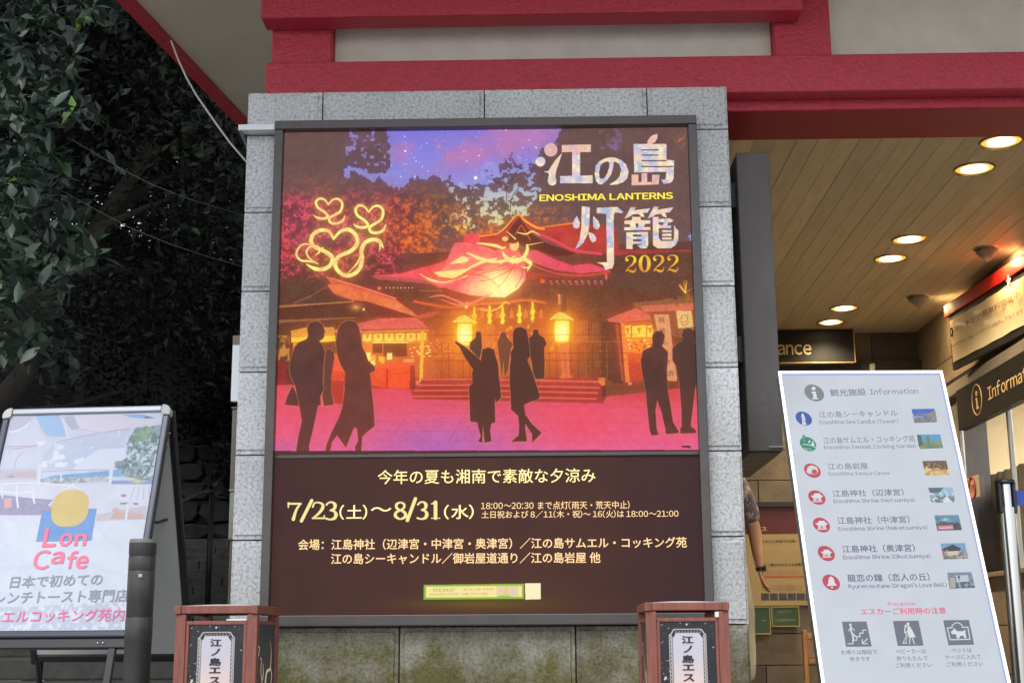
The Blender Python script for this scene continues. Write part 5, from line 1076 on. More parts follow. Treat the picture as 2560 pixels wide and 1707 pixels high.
for s, a, b, c, d in (('お帰りは階段で', 380, 1307, 710, 1302), ('歩きです', 460, 1369, 645, 1366), ('ベビーカーは', 880, 1298, 1160, 1292), ('折りたたんで', 890, 1363, 1175, 1358), ('ご利用ください', 882, 1427, 1212, 1420), ('ペットは', 1395, 1290, 1580, 1287), ('ケージに入れて', 1335, 1352, 1665, 1347), ('ご利用ください', 1350, 1417, 1683, 1411)):
    T2(s, a, b, c, d, 43, g1, .004)

# ================================================================== STANDING LANTERNS
def starprint(name, seed, swirl=False):
    P = Paint(facing(0), 0, 0, .17, .345, 260, flat=True); X, Y = P.X, P.Y; n = P.n(300, seed, 3); P.img[:] = mixc((34, 36, 44), (46, 48, 58), n); r = random.Random(seed)
    if not swirl:
        for i in range(230):
            x_, y_ = r.uniform(0, 1000), r.uniform(0, 2030); k = r.choice([3, 4, 6, 9, 13]); P.ell(x_, y_, k, k, (214, 214, 206), r.uniform(.25, .95), 4)
        star = [(490+28*(1 if i % 2 == 0 else .42)*math.sin(PI*i/5), 40-28*(1 if i % 2 == 0 else .42)*math.cos(PI*i/5)) for i in range(10)]; P.poly(star, (226, 224, 214))
        P.poly([(50,885),(72,862),(60,835),(85,848),(108,832),(100,860),(118,882),(90,878),(72,900)], (240, 224, 190))
        P.poly([(0,1002),(1000,1002),(1000,1018),(0,1018)], (190, 160, 110)); P.poly([(0,1018),(1000,1018),(1000,2100),(0,2100)], (70, 44, 40))
        pl_ = [(165,200),(200,180),(240,120),(262,108),(745,108),(775,130),(800,170),(835,195),(835,1860),(800,1890),(770,1940),(740,1955),(262,1955),(240,1930),(200,1885),(165,1865)]
        P.poly(pl_, (206, 198, 190)); q_ = [(x_+(14 if x_ < 500 else -14), y_+(14 if y_ < 900 else -14)) for x_, y_ in pl_]; P.poly(q_, (52, 48, 56))
        for i in range(120):   # scroll border
            t_ = i/120; L_ = (i*61) % 1760
            for xa in (205, 795): P.stroke([(xa-18, 200+L_), (xa+10, 214+L_), (xa+16, 236+L_), (xa-6, 246+L_)], 7, (196, 188, 184))
        for i in range(9):
            for ya in (150, 1912): P.stroke([(280+i*54, ya-16), (306+i*54, ya-2), (300+i*54, ya+16), (276+i*54, ya+14)], 7, (196, 188, 184))
        i_ = [(232,245),(262,225),(285,180),(300,172),(705,172),(722,190),(742,228),(770,245),(770,1830),(740,1850),(720,1885),(300,1890),(280,1850),(232,1830)]
        P.poly(i_, mixc((206, 202, 214), (250, 214, 188), np.clip((Y-500)/800, 0, 1)))  # peach gradient paints the lantern's inner light into the print
    else:
        cr = (232, 208, 176)
        for i in range(60): P.ell(r.uniform(0, 1000), r.uniform(0, 2000), 4, 4, (170, 150, 130), .5, 3)
        S = lambda pts, w: P.stroke([(x_, y_) for x_, y_ in pts], w, cr)
        S([(760,260),(840,420),(800,700),(620,760),(560,980),(640,1150),(520,1280),(420,1400)], [8,16,40,60,74,80,96,70]); S([(400,620),(440,800),(360,980),(480,1180)], [16,34,30,60]); S([(100,900),(160,1080),(300,1200),(440,1250)], [12,40,50,70])
        S([(440,1380),(300,1500),(240,1700)], [80,60,20]); S([(500,1400),(560,1560),(420,1700),(300,1760)], [70,50,44,16]); S([(240,520),(330,560),(300,700),(360,860)], [10,22,22,30]); S([(820,700),(900,820),(860,1000),(920,1080)], [30,34,26,10])
        S([(760,1420),(680,1520),(760,1640),(880,1600)], [16,22,20,10]); S([(700,1800),(560,1900),(760,1960),(900,1880)], [14,22,20,8]); S([(60,320),(190,360),(160,480),(60,500)], [14,26,22,10]); S([(150,1450),(60,1560),(140,1700)], [20,26,14])
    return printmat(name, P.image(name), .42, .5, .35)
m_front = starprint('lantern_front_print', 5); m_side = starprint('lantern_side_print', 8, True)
ink_l = mat('lantern_ink', lin((52, 38, 50)), .6)
def lantern(x0, label, flip, grp):
    w, d, yf, zt = .2405, .34, -.8, 1.600; z0 = GL; x1 = x0+w; yb = yf+d; t = .030
    L = thing('paper_lantern', ((x0+x1)/2, (yf+yb)/2, GL), label, 'lantern', grp)
    W_, D_ = (M_WOODR, M_WOODRD)
    for ax in (x0+.003, x1-.003-t):
        for ay in (yf+.003, yb-.003-t): box('post', (ax, ay, z0), (ax+t, ay+t, zt-.024), W_, L, .0022)
    for ay in (yf, yb-.021): box('top_rail', (x0+.019, ay, zt-.022), (x1-.019, ay+.021, zt), W_, L, .002)
    for ax in (x0, x1-.0205): box('top_rail', (ax, yf-.004, zt-.0235), (ax+.019, yb+.004, zt+.0008), W_, L, .002)
    zr = zt-.0425
    for zz in (zr-.0105, z0+.03):
        for ay in (yf+.006, yb-.006-.012): box('frame_rail', (x0+t+.0035, ay, zz), (x1-t-.0035, ay+.012, zz+.0105), W_, L, .0015)
        for ax in (x0+.006, x1-.018): box('frame_rail', (ax, yf+t+.0035, zz), (ax+.012, yb-t-.0035, zz+.0105), W_, L, .0015)
    u0, u1 = x0+t+.0035, x1-t-.0035; v0, v1 = z0+.041, zr-.011
    for ua in (u0, u1-.0085): box('frame_stile', (ua, yf+.0065, v0), (ua+.0085, yf+.017, v1), W_, L, .001)
    def panel(pl_, ua, ub, m_, nm):
        me = bpy.data.meshes.new(nm); Lc = rootloc(L)
        me.from_pydata([tuple(pl_.at(a, b, 0)-Lc) for a, b in ((ua, v0), (ub, v0), (ub, v1), (ua, v1))], [], [(0,1,2,3)])
        uv = me.uv_layers.new(name='UVMap')
        for i, c in enumerate(((0, .02), (1, .02), (1, 1), (0, 1))): uv.data[i].uv = c
        me.materials.append(m_); o = bpy.data.objects.new(nm, me); col.objects.link(o); o.parent = L
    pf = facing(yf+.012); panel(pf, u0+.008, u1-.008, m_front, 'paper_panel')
    pr = Plane((x1-.011, 0, 0), (0, 1, 0), (0, 0, 1)); panel(pr, yf+t, yb-t, m_side, 'paper_panel')
    plf = Plane((x0+.011, 0, 0), (0, -1, 0), (0, 0, 1)); panel(plf, -yb+t, -yf-t, m_side, 'paper_panel')
    pbk = Plane((0, yb-.012, 0), (-1, 0, 0), (0, 0, 1)); panel(pbk, -x1+t, -x0-t, m_side, 'paper_panel')
    c = (u0+u1)/2-.0005; vv = v1-.0605
    for ch, hh, ww in (('江', .0215, .034), ('ノ', .0205, .026), ('島', .0225, .034), ('エ', .0165, .034), ('ス', .0205, .032), ('カ', .021, .032), ('ー', .021, .005)):
        if ch == 'ー': text_uv(pf, '|', c-ww/2, vv-hh+.003, ww, hh-.003, ink_l, L, 0)
        else: text_uv(pf, ch, c-ww/2, vv-hh+.0215, ww, hh, ink_l, L, .035)
        vv -= .0262
    m = MB(); n = 12                                   # sheet bulging over the top
    for j in range(n+1):
        for i in range(n+1):
            a, b = i/n, j/n; m.v.append((x0+.012+(w-.024)*a, yf+.008+(d-.016)*b, zt+.0006+.006*math.sin(PI*a)**.6*math.sin(PI*b)**.5))
    m.f = [(j*(n+1)+i, j*(n+1)+i+1, (j+1)*(n+1)+i+1, (j+1)*(n+1)+i) for j in range(n) for i in range(n)]; m.m = [0]*len(m.f)
    m.build('top_paper', M_CLOTH, L, smooth=True)
    if flip: box('white_switch', (x1-t-.012, yf+.001, zr+.001), (x1-t-.001, yf+.012, zr+.016), M_CLOTH, L, .001)
    else: box('masking_tape', (x1-t-.062, yf+.004, zr+.0005), (x1-t-.004, yf+.010, zr+.005), M_CLOTH, L, .001)
    return L
lantern(-1.0475, 'red wooden paper lantern in front of the wall, left end, beside the cafe board', False, 'standing lanterns before the granite wall')
lantern(.2912, 'red wooden paper lantern in front of the wall, right end, with a small white switch', True, 'standing lanterns before the granite wall')

# ================================================================== PROJECTING SIGN CASE RIGHT OF THE WALL
yb0 = .2; a = onY(1843.5, 382, yb0); b = onY(1955.5, 1127, yb0); a2 = onY(1925.5, 382, yb0); a3 = onY(1868, 1127, yb0)
xa, xb, za, zb = (a.x+a3.x)/2, (a2.x+b.x)/2, b.z, a.z
ps = thing('projecting_sign', ((xa+xb)/2, .6, za), 'tall narrow dark grey sign case seen edge on beside the granite wall', 'sign case')
box('case', (xa, yb0, za), (xb, 1.02, zb), M_BROWNW, ps, .004)
box('underside_plate', (xa+.006, yb0+.01, za-.004), (xb-.006, 1.0, za-.0005), M_DARKM, ps, .0005)
pc = facing(yb0)
u, v = pc.hit(1922, 1118); u2, v2 = pc.hit(1957, 1115)
m = MB(); m.pbox(pc, u, v-.003, u2, v+.004, -.01, .006); m.build('name_plate', M_SILVER, ps, .001)
m = MB()
for gy in range(2):
    u, v = pc.hit(1908 if gy == 0 else 1908, 982 if gy == 0 else 1016)
    for i in range(4):
        for j in range(5): m.pbox(pc, u+i*.0062-.008, v-j*.0075, u+i*.0062-.0055, v-j*.0075+.0028, 0, .0006)
o = m.build('speaker_holes', mat('hole_grey', (.16, .15, .15), .6), ps); o['kind'] = 'stuff'
box('wall_bracket', (GX1-.003, .25, 2.5), (xa+.002, .40, 2.6), M_DARKM, ps, .002); box('wall_bracket', (GX1-.003, .25, 3.1), (xa+.002, .40, 3.2), M_DARKM, ps, .002)

# aluminium lamp arm over the top left corner of the poster
a = onY(598, 315.5, -.03); b = onY(686, 328, -.03)
la = thing('lamp_arm', (-1.0, .1, 3.3), 'white aluminium arm sticking out at the top left corner of the poster frame', 'bracket')
box('bar', (a.x, -.045, b.z), (FX0-.001, -.0005, a.z+.0005), M_ALU, la, .0015)
c = onY(612, 352, .16)
m = MB(); m.poly([(a.x, -.04, b.z-.001), (a.x+.012, -.04, b.z-.001), (GX0-.002, .14, b.z-.05), (GX0-.012, .14, b.z-.05)], (0, 0, .012)); m.build('brace', M_SILVER, la, .001)
box('side_plate', (a.x, -.001, b.z-.001), (a.x+.02, .20, a.z-.004), M_SILVER, la, .001)

# things fixed to the left side of the building, behind the granite wall
def sidebox(name, x0, x1, y0, y1, Y, dep, m_, label, cat, grp=None, cover=False):
    a = onY(x0, y0, Y); b = onY(x1, y1, Y); c = onY(x0, y1, Y)
    t_ = thing(name, ((a.x+c.x)/2, Y, c.z), label, cat, grp)
    xl = (a.x+c.x)/2
    box('body', (xl, Y, c.z), (-1.0, Y+dep, a.z), m_, t_, .006)
    if cover:
        box('door', (xl+.01, Y-.006, c.z+.06), (-1.02, Y-.0005, a.z-.05), m_, t_, .004)
    box('cap', (xl-.003, Y-.004, a.z+.0005), (-1.0, Y+dep, a.z+.008), m_, t_, .002)
    return t_
sidebox('meter_box', 577, 620, 1022, 1227, .5, .25, M_BEIGED, 'weathered grey brown box behind the left edge of the granite wall', 'meter box')
sidebox('breaker_box', 572, 620, 1228, 1349, .5, .2, M_BEIGE, 'pale cream box below the weathered box behind the granite wall', 'breaker box', None, True)
sidebox('cable_duct', 570, 620, 1350, 1560, .5, .2, M_BEIGED, 'brown duct under the cream box behind the granite wall', 'duct')
a = onY(583.5, 862, .35); b = onY(592, 1003, .35)
t = thing('notice_plate', (a.x, .36, b.z), 'thin white plate seen edge on behind the left edge of the granite wall', 'plate')
box('plate', (a.x-.003, .35, b.z), (-1.085, .37, a.z), M_ALU, t, .002); box('bracket', (a.x-.006, .36, a.z+.002), (-1.0, .42, a.z+.04), M_BEIGED, t, .003); box('arm', (-1.084, .355, b.z+.03), (-1.0, .365, b.z+.06), M_DARKM, t, .001)
pts = [onY(x, y, Yq) for x, y, Yq in ((428, 103, .62), (431, 110, .60), (445, 148, .58), (467, 196, .56), (492, 240, .54), (517, 276, .52), (545, 316, .50), (575, 357, .50), (612, 400, .5), (640, 430, .5))]
t = thing('power_cable', pts[0], 'thick pale cable sagging from the red eave down to the granite wall', 'cable'); m = MB(); m.tube(pts, .0042, 8); m.build('cable', M_CABLE, t, smooth=True)
for lab, q in (('thin wire crossing in front of the foliage down to the granite wall', [(-40,372),(29,402),(120,457),(220,514),(330,572),(430,612),(520,642),(640,676)]), ('faint upper wire crossing the dark trees', [(180,350),(307,425),(380,462),(470,497),(600,536),(640,545)])):
    t = thing('overhead_wire', onY(q[0][0], q[0][1], 1.1), lab, 'wire', 'thin wires through the trees'); m = MB(); m.tube([onY(x, y, 1.1) for x, y in q], .0011, 5); m.build('wire', M_WIRE, t)

# ================================================================== INSIDE THE HALL
def wallsign(name, q, Y, col_, label, cat, th=.02, frame=None, grp=None):
    a = onY(q[0], q[1], Y); b = onY(q[2], q[3], Y)
    t_ = thing(name, ((a.x+b.x)/2, Y, b.z), label, cat, grp); box('board', (a.x, Y, b.z), (b.x, Y+th, a.z), col_, t_, .001)
    if frame:
        f = .008
        for c in ((a.x-f, b.z-f, b.x+f, b.z), (a.x-f, a.z, b.x+f, a.z+f), (a.x-f, b.z, a.x, a.z), (b.x, b.z, b.x+f, a.z)): box('edge', (c[0], Y-.005, c[1]), (c[2], Y+th, c[3]), frame, t_, .001)
    return t_, facing(Y), (a.x, b.z, b.x, a.z)
M_SIGNK = mat('black_sign', (.013, .012, .013), .5, spec=.25); gold = mat('gilt_letters', (.62, .44, .22), .45); goldedge = mat('gilt_edge', (.40, .28, .15), .35, metal=.3)
M_EDGEB = mat('wood_edge', (.32, .22, .12), .5)
YS = 5.27
t, pl_, r_ = wallsign('entrance_sign', (1780, 826, 2137, 904), YS, M_SIGNK, 'black entrance sign with gold letters below the plank ceiling', 'sign', .15, goldedge)
me = glyphs('Entrance'); 
text(pl_, 'Entrance', 1861, 888.5, 2029, 886.5, 34, gold, t, .012)
t, pl_, r_ = wallsign('ticket_poster', (1840, 1267, 2040, 1334), YB-.03, mat('maroon_board', (.10, .016, .024), .5), 'maroon header board over yellow ticket poster on the back wall', 'board', .02)
text(pl_, 'バス', 1888, 1328, 1917, 1327, 12, mat('pale_ink', (.6, .5, .36), .5), t, .02)
t, pl_, r_ = wallsign('price_poster', (1840, 1335, 2060, 1512), YB-.03, mat('yellow_poster', (.40, .30, .15), .5, noise=.06, nscale=3), 'yellow ticket poster with rows of text and small pictures on the back wall', 'poster', .02)
bri = mat('poster_ink', (.10, .07, .04), .6); redi = mat('poster_red', (.45, .10, .05), .5); dk = mat('picture_dark', (.06, .055, .08), .5, noise=.6, nscale=30)
text(pl_, 'も、まるごと周遊で1日券、', 1886, 1357, 1992, 1355, 7, bri, t, .02); text(pl_, '江ノ電がもれなく1日乗り', 1908, 1415, 2010, 1413, 7, bri, t, .03)
for y_ in (1425, 1431): text(pl_, '・・特典施設・入場割引などの対象施設・・・', 1905, y_+4, 2008, y_+3, 3.5, redi, t, 0)
for x_, y_, x2, y2, m_ in ((1900, 1438, 2030, 1444, redi),): 
    (u0, v0), (u1, v1) = pl_.hit(x_, y2), pl_.hit(x2, y_); m = MB(); m.pbox(pl_, u0, v0, u1, v1, 0, .001); m.build('red_rule', m_, t)
for k in range(6):
    (u0, v0), (u1, v1) = pl_.hit(1903+k*22.3, 1500), pl_.hit(1922+k*22.3, 1482); m = MB(); m.pbox(pl_, u0, v0, u1, v1, 0, .001); m.build('small_picture', dk, t)
for y_ in (1466, 1471, 1476): text(pl_, '利用案内および各施設の営業時間について', 1905, y_, 2005, y_-1, 3, bri, t, 0)
grn_ = mat('green_plate', (.035, .085, .05), .5, noise=.15, nscale=10); ye = mat('yellow_edge', (.42, .33, .12), .5)
t, pl_, r_ = wallsign('notice_board', (1885, 1518, 1925, 1582), YB-.06, grn_, 'green notice plate with yellow edge, left one under the ticket poster, partly behind the person', 'notice', .02, ye, 'green notice plates')
text(pl_, '—', 1904, 1551, 1915, 1551, 2, ye, t, 0)
t, pl_, r_ = wallsign('notice_board', (1930, 1518, 1997, 1563), YB-.06, grn_, 'green notice plate with yellow edge and two text lines, right one under the poster', 'notice', .02, ye, 'green notice plates')
text(pl_, 'お知らせです', 1945, 1532, 1978, 1531, 7, ye, t, .0); text(pl_, '本日運転時間の案内', 1938, 1553, 1988, 1552, 7, ye, t, .0)
# wooden stand with a small picture
a = onY(2006, 1574, 4.9); b = onY(2060, 1707, 4.9)
t = thing('wooden_stand', ((a.x+b.x)/2, 4.9, GL), 'small orange wooden stand half hidden behind the information sign', 'stand')
M_OR = mat('orange_wood', (.42, .21, .08), .5, noise=.2, nscale=9, stretch=(4, 4, .6))
z1 = a.z
for c in ((a.x, GL, a.x+.03, z1), (b.x-.03, GL, b.x, z1), (a.x+.031, z1-.06, b.x-.031, z1-.02), (a.x+.031, GL+.18, b.x-.031, GL+.21)): box('stile', (c[0], 4.9, c[1]), (c[2], 4.93, c[3]), M_OR, t, .004)
box('picture', (a.x+.032, 4.91, GL+.22), (b.x-.032, 4.92, z1-.062), mat('pink_picture', (.40, .22, .16), .5, noise=.5, nscale=14), t, .001)

# information board on the right wall
pIb = plR.shift(.075); uT, vT = pIb.hit(2389, 976); uB, vB = pIb.hit(2398, 1079); u0 = (uT+uB)/2
q = pIb.hit(2560, 877); q2 = pIb.hit(2560, 992); vt, vb = (vT+q[1])/2, (vB+q2[1])/2
t = thing('information_board', pIb.at(u0+.5, vb), 'black information board with gold lettering above the ticket window', 'sign')
m = MB(); m.pbox(pIb, u0, vb, u0+2.4, vt, -.06, 0); m.build('board', M_SIGNK, t, .003)
cx, cv = pIb.hit(2442.5, 999); rr = (pIb.hit(2442.5, 960)[1]-pIb.hit(2442.5, 1038)[1])/2
m = MB(); m.tube([pIb.at(cx+rr*math.cos(2*PI*k/36), cv+rr*math.sin(2*PI*k/36), .001) for k in range(37)], .0035, 6, cap=False); m.build('ring', gold, t)
m = MB(); m.pbox(pIb, cx-.018, cv-rr*.62, cx+.026, cv-rr*.5, .0, .003); m.pbox(pIb, cx-.014, cv-rr*.5, cx+.010, cv+rr*.12, .0, .003); m.pbox(pIb, cx-.026, cv+rr*.06, cx-.012, cv+rr*.14, .0, .003); m.build('letter_i', gold, t)
m = MB(); m.poly([pIb.at(cx+.0+.017*math.cos(2*PI*k/16), cv+rr*.42+.017*math.sin(2*PI*k/16), 0) for k in range(16)], pIb.N*.003); m.build('letter_dot', gold, t)
ua, va = pIb.hit(2471.5, 1001); ub, vb_ = pIb.hit(2560, 958); hh = pIb.hit(2472, 964)[1]-va
me_w = (ub-ua)/.70
text_uv(pIb, 'Information', ua, va, me_w, hh, gold, t, .008)

# hanging banner
pBn = Plane(onX(2376, 803.6, 2.72), (.075, -.997, 0), (0, 0, 1)); uz, vz = pBn.hit(2381, 908)
hb = -pBn.hit(2381, 908)[1]
bn = thing('event_banner', pBn.at(0, -hb), 'glossy warm lit banner about the garden opening, with a red strip of stars above', 'banner')
M_BAN = mat('glossy_banner', (.90, .78, .54), .4, coat=.12, spec=.4); M_REDB = mat('red_strip', (.62, .012, .008), .35, spec=.5)
m = MB(); m.pbox(pBn, -.035, -hb-.045, 1.9, .04, -.03, -.004); m.build('backing', M_DARKM, bn, .003)
m = MB(); n_ = 24
for j in range(2):
    for i in range(n_+1):
        u = 1.9*i/n_; m.v.append(tuple(pBn.at(u, 0 if j else -hb, .002+.004*math.sin(i*1.7)+.003*math.sin(i*.6+j))))
m.f = [(i, i+1, n_+2+i, n_+1+i) for i in range(n_)]; m.m = [0]*n_; m.build('banner_sheet', M_BAN, bn, smooth=True)
(ur, vr), (ur2, vr2) = pBn.hit(2366, 799), pBn.hit(2364.5, 768)
m = MB(); m.pbox(pBn, ur-.0, vr+.012, 1.9, vr2+.01, -.01, .012); m.build('red_strip', M_REDB, bn, .003)
st_ = mat('star_white', (.8, .7, .55), .5)
for u_, v_ in (pBn.hit(2375, 776), pBn.hit(2527, 702)):
    r5 = .035; m = MB(); m.poly([pBn.at(u_+r5*(1 if i % 2 == 0 else .4)*math.sin(PI*i/5), v_+r5*(1 if i % 2 == 0 else .4)*math.cos(PI*i/5), .0125) for i in range(10)], pBn.N*.001); m.build('star', st_, bn)
bi = mat('banner_ink', (.13, .075, .04), .6)
def TBn(s, x0, y0, x1, y1, h, b=0.0, off=.011): text(pBn, s, x0, y0, x1, y1, h, bi, bn, b, off=off)
TBn('コッキング苑無料開放中', 2390, 832, 2554, 744, 17, .0); TBn('Enoshima 1dayパスポートは販売しております', 2381, 872, 2562, 782, 11, 0)
m = MB(); c_ = pBn.hit(2382, 830); m.tube([pBn.at(c_[0]+.018*math.cos(2*PI*k/20), c_[1]+.028*math.sin(2*PI*k/20), .010) for k in range(21)], .004, 5, cap=False); m.build('logo_ring', bi, bn)

# things seen through the ticket window
t = thing('net_curtain', (XW+.35, 3.9, 1.7), 'pale net curtain hanging inside the ticket window', 'curtain')
m = MB(); n_ = 40
for j in range(2):
    for i in range(n_+1):
        m.v.append((XW+.30+.02*math.sin(i*1.3), YB-.2-.030*i*(1 if j else .8), 2.6 if j else 1.6))
m.f = [(i, i+1, n_+2+i, n_+1+i) for i in range(n_)]; m.m = [0]*n_; m.build('sheet', mat('net_cloth', (.50, .46, .38), .9), t, smooth=True)
a = onX(2432, 1219, XW-.002); pw = plR.shift(.0015); cu, cv = pw.hit(2432, 1219); (s0, s1), (s2, s3) = pw.hit(2419, 1250), pw.hit(2446, 1185)
t = thing('no_dogs_sticker', a, 'small pale sticker with a red ring on the ticket window', 'sticker')
m = MB(); m.pbox(pw, s0, s1, s2, s3, 0, .001); m.build('paper', mat('cream_paper', (.48, .42, .30), .6), t)
rr = .07; m = MB(); m.tube([pw.at(cu+rr*math.cos(2*PI*k/24), cv+rr*math.sin(2*PI*k/24), .003) for k in range(25)], .007, 6, cap=False); m.tube([pw.at(cu-rr*.7, cv+rr*.7, .003), pw.at(cu+rr*.7, cv-rr*.7, .003)], .006, 6); m.build('red_ring', mat('sticker_red', (.4, .05, .06), .5), t)
m = MB(); m.poly([pw.at(cu+x_*.045, cv+y_*.045, .0012) for x_, y_ in ((-1,-.6),(-.7,-.6),(-.6,-.1),(.5,-.1),(.6,-.6),(.9,-.6),(.8,.3),(1,.7),(.6,.4),(-.4,.4),(-.6,.9),(-1.1,.6),(-1.1,.3),(-.8,.2))], pw.N*.0008); m.build('dog', bri, t)
# coffee server / desk equipment behind the glass
t = thing('desk_machine', (XW+.9, 3.0, 1.75), 'white machine with round tank behind the ticket window', 'machine')
M_W = mat('white_plastic', (.52, .50, .45), .4)
def wp(x, y, X_): return onX(x, y, X_)
p = wp(2478, 1215, XW+.62); m = MB(); m.ball((p.x, p.y, p.z), .11, 12, sc=(1, 1, 1.1)); m.build('tank', M_W, t, smooth=True)
p2 = wp(2487, 1160, XW+.62); box('column', (p2.x-.04, p2.y-.04, p.z), (p2.x+.04, p2.y+.04, p2.z+.12), M_W, t, .01); p3 = wp(2500, 1125, XW+.62); box('head', (p3.x-.06, p3.y-.20, p3.z-.02), (p3.x+.06, p3.y+.2, p3.z+.03), M_W, t, .01)
box('dark_base', (p.x-.1, p.y-.12, p.z-.26), (p.x+.1, p.y+.12, p.z-.1), M_DARKM, t, .01)
t = thing('desk_lamp', wp(2480, 1265, XW+.5), 'small glowing lamp behind the ticket window', 'lamp'); p = wp(2484, 1264, XW+.5)
m = MB(); m.ball(p, .028, 8, sc=(1.4, 1, .8)); m.build('bulb', mat('glow_bulb', (.8, .5, .2), .5, emit=(1, .55, .2), es=3), t, smooth=True); m = MB(); m.tube([p-Vector((0, 0, .03)), p-Vector((0, 0, .3))], .012, 8); m.build('stem', redi, t)
t = thing('blue_bag', wp(2500, 1390, XW+.4), 'dark blue bag on the counter behind the ticket window', 'bag'); p = wp(2500, 1390, XW+.4)
m = MB(); m.ball((p.x, p.y, p.z), .085, 10, sc=(1, 1.2, 1)); m.build('bag', mat('navy_cloth', (.03, .045, .09), .8), t, smooth=True)
t = thing('flower_cloth', wp(2470, 1320, XW+.4), 'patterned pale cloth draped behind the ticket window', 'cloth'); p = wp(2468, 1330, XW+.42)
m = MB(); m.poly([(p.x, p.y-.14, p.z+.22), (p.x, p.y+.1, p.z+.30), (p.x+.02, p.y+.16, p.z-.35), (p.x, p.y-.25, p.z-.35)], (.03, 0, 0)); m.build('cloth', mat('patterned_cloth', (.36, .33, .25), .9, noise=.3, nscale=30), t)

# ================================================================== CEILING LAMPS
M_LAMP = mat('lamp_diffuser', (1, .9, .7), .4, emit=(1, .84, .52), es=9); M_TRIM = mat('lamp_trim', (.62, .50, .26), .25, metal=.8); M_TRIM2 = mat('glowing_reflector', (.9, .7, .3), .3, metal=.6, emit=(1, .58, .10), es=.9)  # reflector's warm ring of lamp light is emission in its material
DL = [(2503, 354, 'nearest round downlight, cut off by the red beam'), (2436, 421.7, 'second round downlight from the front'), (2273, 598, 'third round downlight from the front'), (2226.5, 646, 'fourth round downlight from the front'), (2110, 770, 'fifth round downlight, second from the back wall'), (2077, 805, 'round downlight nearest the entrance sign')]
for x, y, lb_ in DL:
    p = onZ(x, y, ZC); t = thing('downlight', (p.x, p.y, ZC), lb_ + ' in the plank ceiling', 'ceiling light', 'round downlights in the plank ceiling')
    m = MB(); m.lathe((p.x, p.y, ZC), [(.102, .001), (.102, -.004), (.097, -.009), (.091, -.006), (.089, .001)], 36); m.build('trim_ring', M_TRIM, t, smooth=True)
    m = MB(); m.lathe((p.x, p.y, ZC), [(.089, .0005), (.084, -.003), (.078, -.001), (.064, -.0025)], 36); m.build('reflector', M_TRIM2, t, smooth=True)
    m = MB(); m.lathe((p.x, p.y, ZC), [(.0645, -.0030), (.04, -.0040), (.0006, -.0044)], 32); m.build('diffuser', M_LAMP, t, smooth=True)
    L = bpy.data.lights.new('downlight_lamp', 'SPOT'); L.energy = 64; L.color = (1, .77, .47); L.spot_size = math.radians(140); L.spot_blend = 1; L.shadow_soft_size = .07
    lo = bpy.data.objects.new('downlight_lamp', L); col.objects.link(lo); lo.location = (p.x, p.y, ZC-.02)
for x, y, lb_ in ((2464, 621, 'swivel spotlight nearer the front, aimed at the banner'), (2293, 741, 'swivel spotlight nearer the back wall')):
    p = onZ(x, y, ZC); t = thing('spotlight', (p.x, p.y, ZC), lb_ + ' in the plank ceiling', 'ceiling light', 'swivel spotlights')
    m = MB(); m.lathe((p.x, p.y, ZC), [(.072, .001), (.072, -.004), (.062, -.006), (.058, .0)], 30); m.build('trim_ring', M_SILVER, t, smooth=True)
    dv = Vector((.72, .12, -.62)).normalized(); m = MB(); c = Vector((p.x-.006, p.y, ZC-.004)); m.tube([c-dv*.02, c+dv*.030, c+dv*.062], [.054, .053, .050], 22); m.build('swivel_can', mat('can_white', (.42, .38, .32), .4), t, smooth=True)
    cc = c+dv*.0625; sd_ = dv.orthogonal().normalized(); m = MB(); m.poly([cc+sd_*(.042*math.cos(2*PI*k/20))+dv.cross(sd_)*(.042*math.sin(2*PI*k/20)) for k in range(20)], dv*.001); m.build('lens', M_LAMP, t)
    L = bpy.data.lights.new('spotlight_lamp', 'SPOT'); L.energy = 20; L.color = (1, .66, .28); L.spot_size = math.radians(150); L.spot_blend = .8; L.shadow_soft_size = .04
    lo = bpy.data.objects.new('spotlight_lamp', L); col.objects.link(lo); lo.location = cc+dv*.01; lo.rotation_euler = (-dv).to_track_quat('Z', 'Y').to_euler()
# unseen area lamp added to brighten the room behind the window
L = bpy.data.lights.new('office_fill', 'AREA'); L.energy = 150; L.color = (1, .88, .68); L.size = .8; lo = bpy.data.objects.new('office_fill', L); col.objects.link(lo); lo.location = (XW+1.1, 3.4, ZC-.40)

# front eave of the roof, above the photograph's upper edge: it shades the upper beams
m = MB(); m.box((-.93, -1.0, 4.06), (4.6, .113, 4.18)); m.build('front_eave', M_SOFF, bd, .01)
box('front_fascia', (-.93, -1.05, 4.03), (4.6, -1.002, 4.22), M_RED, bd, .006)

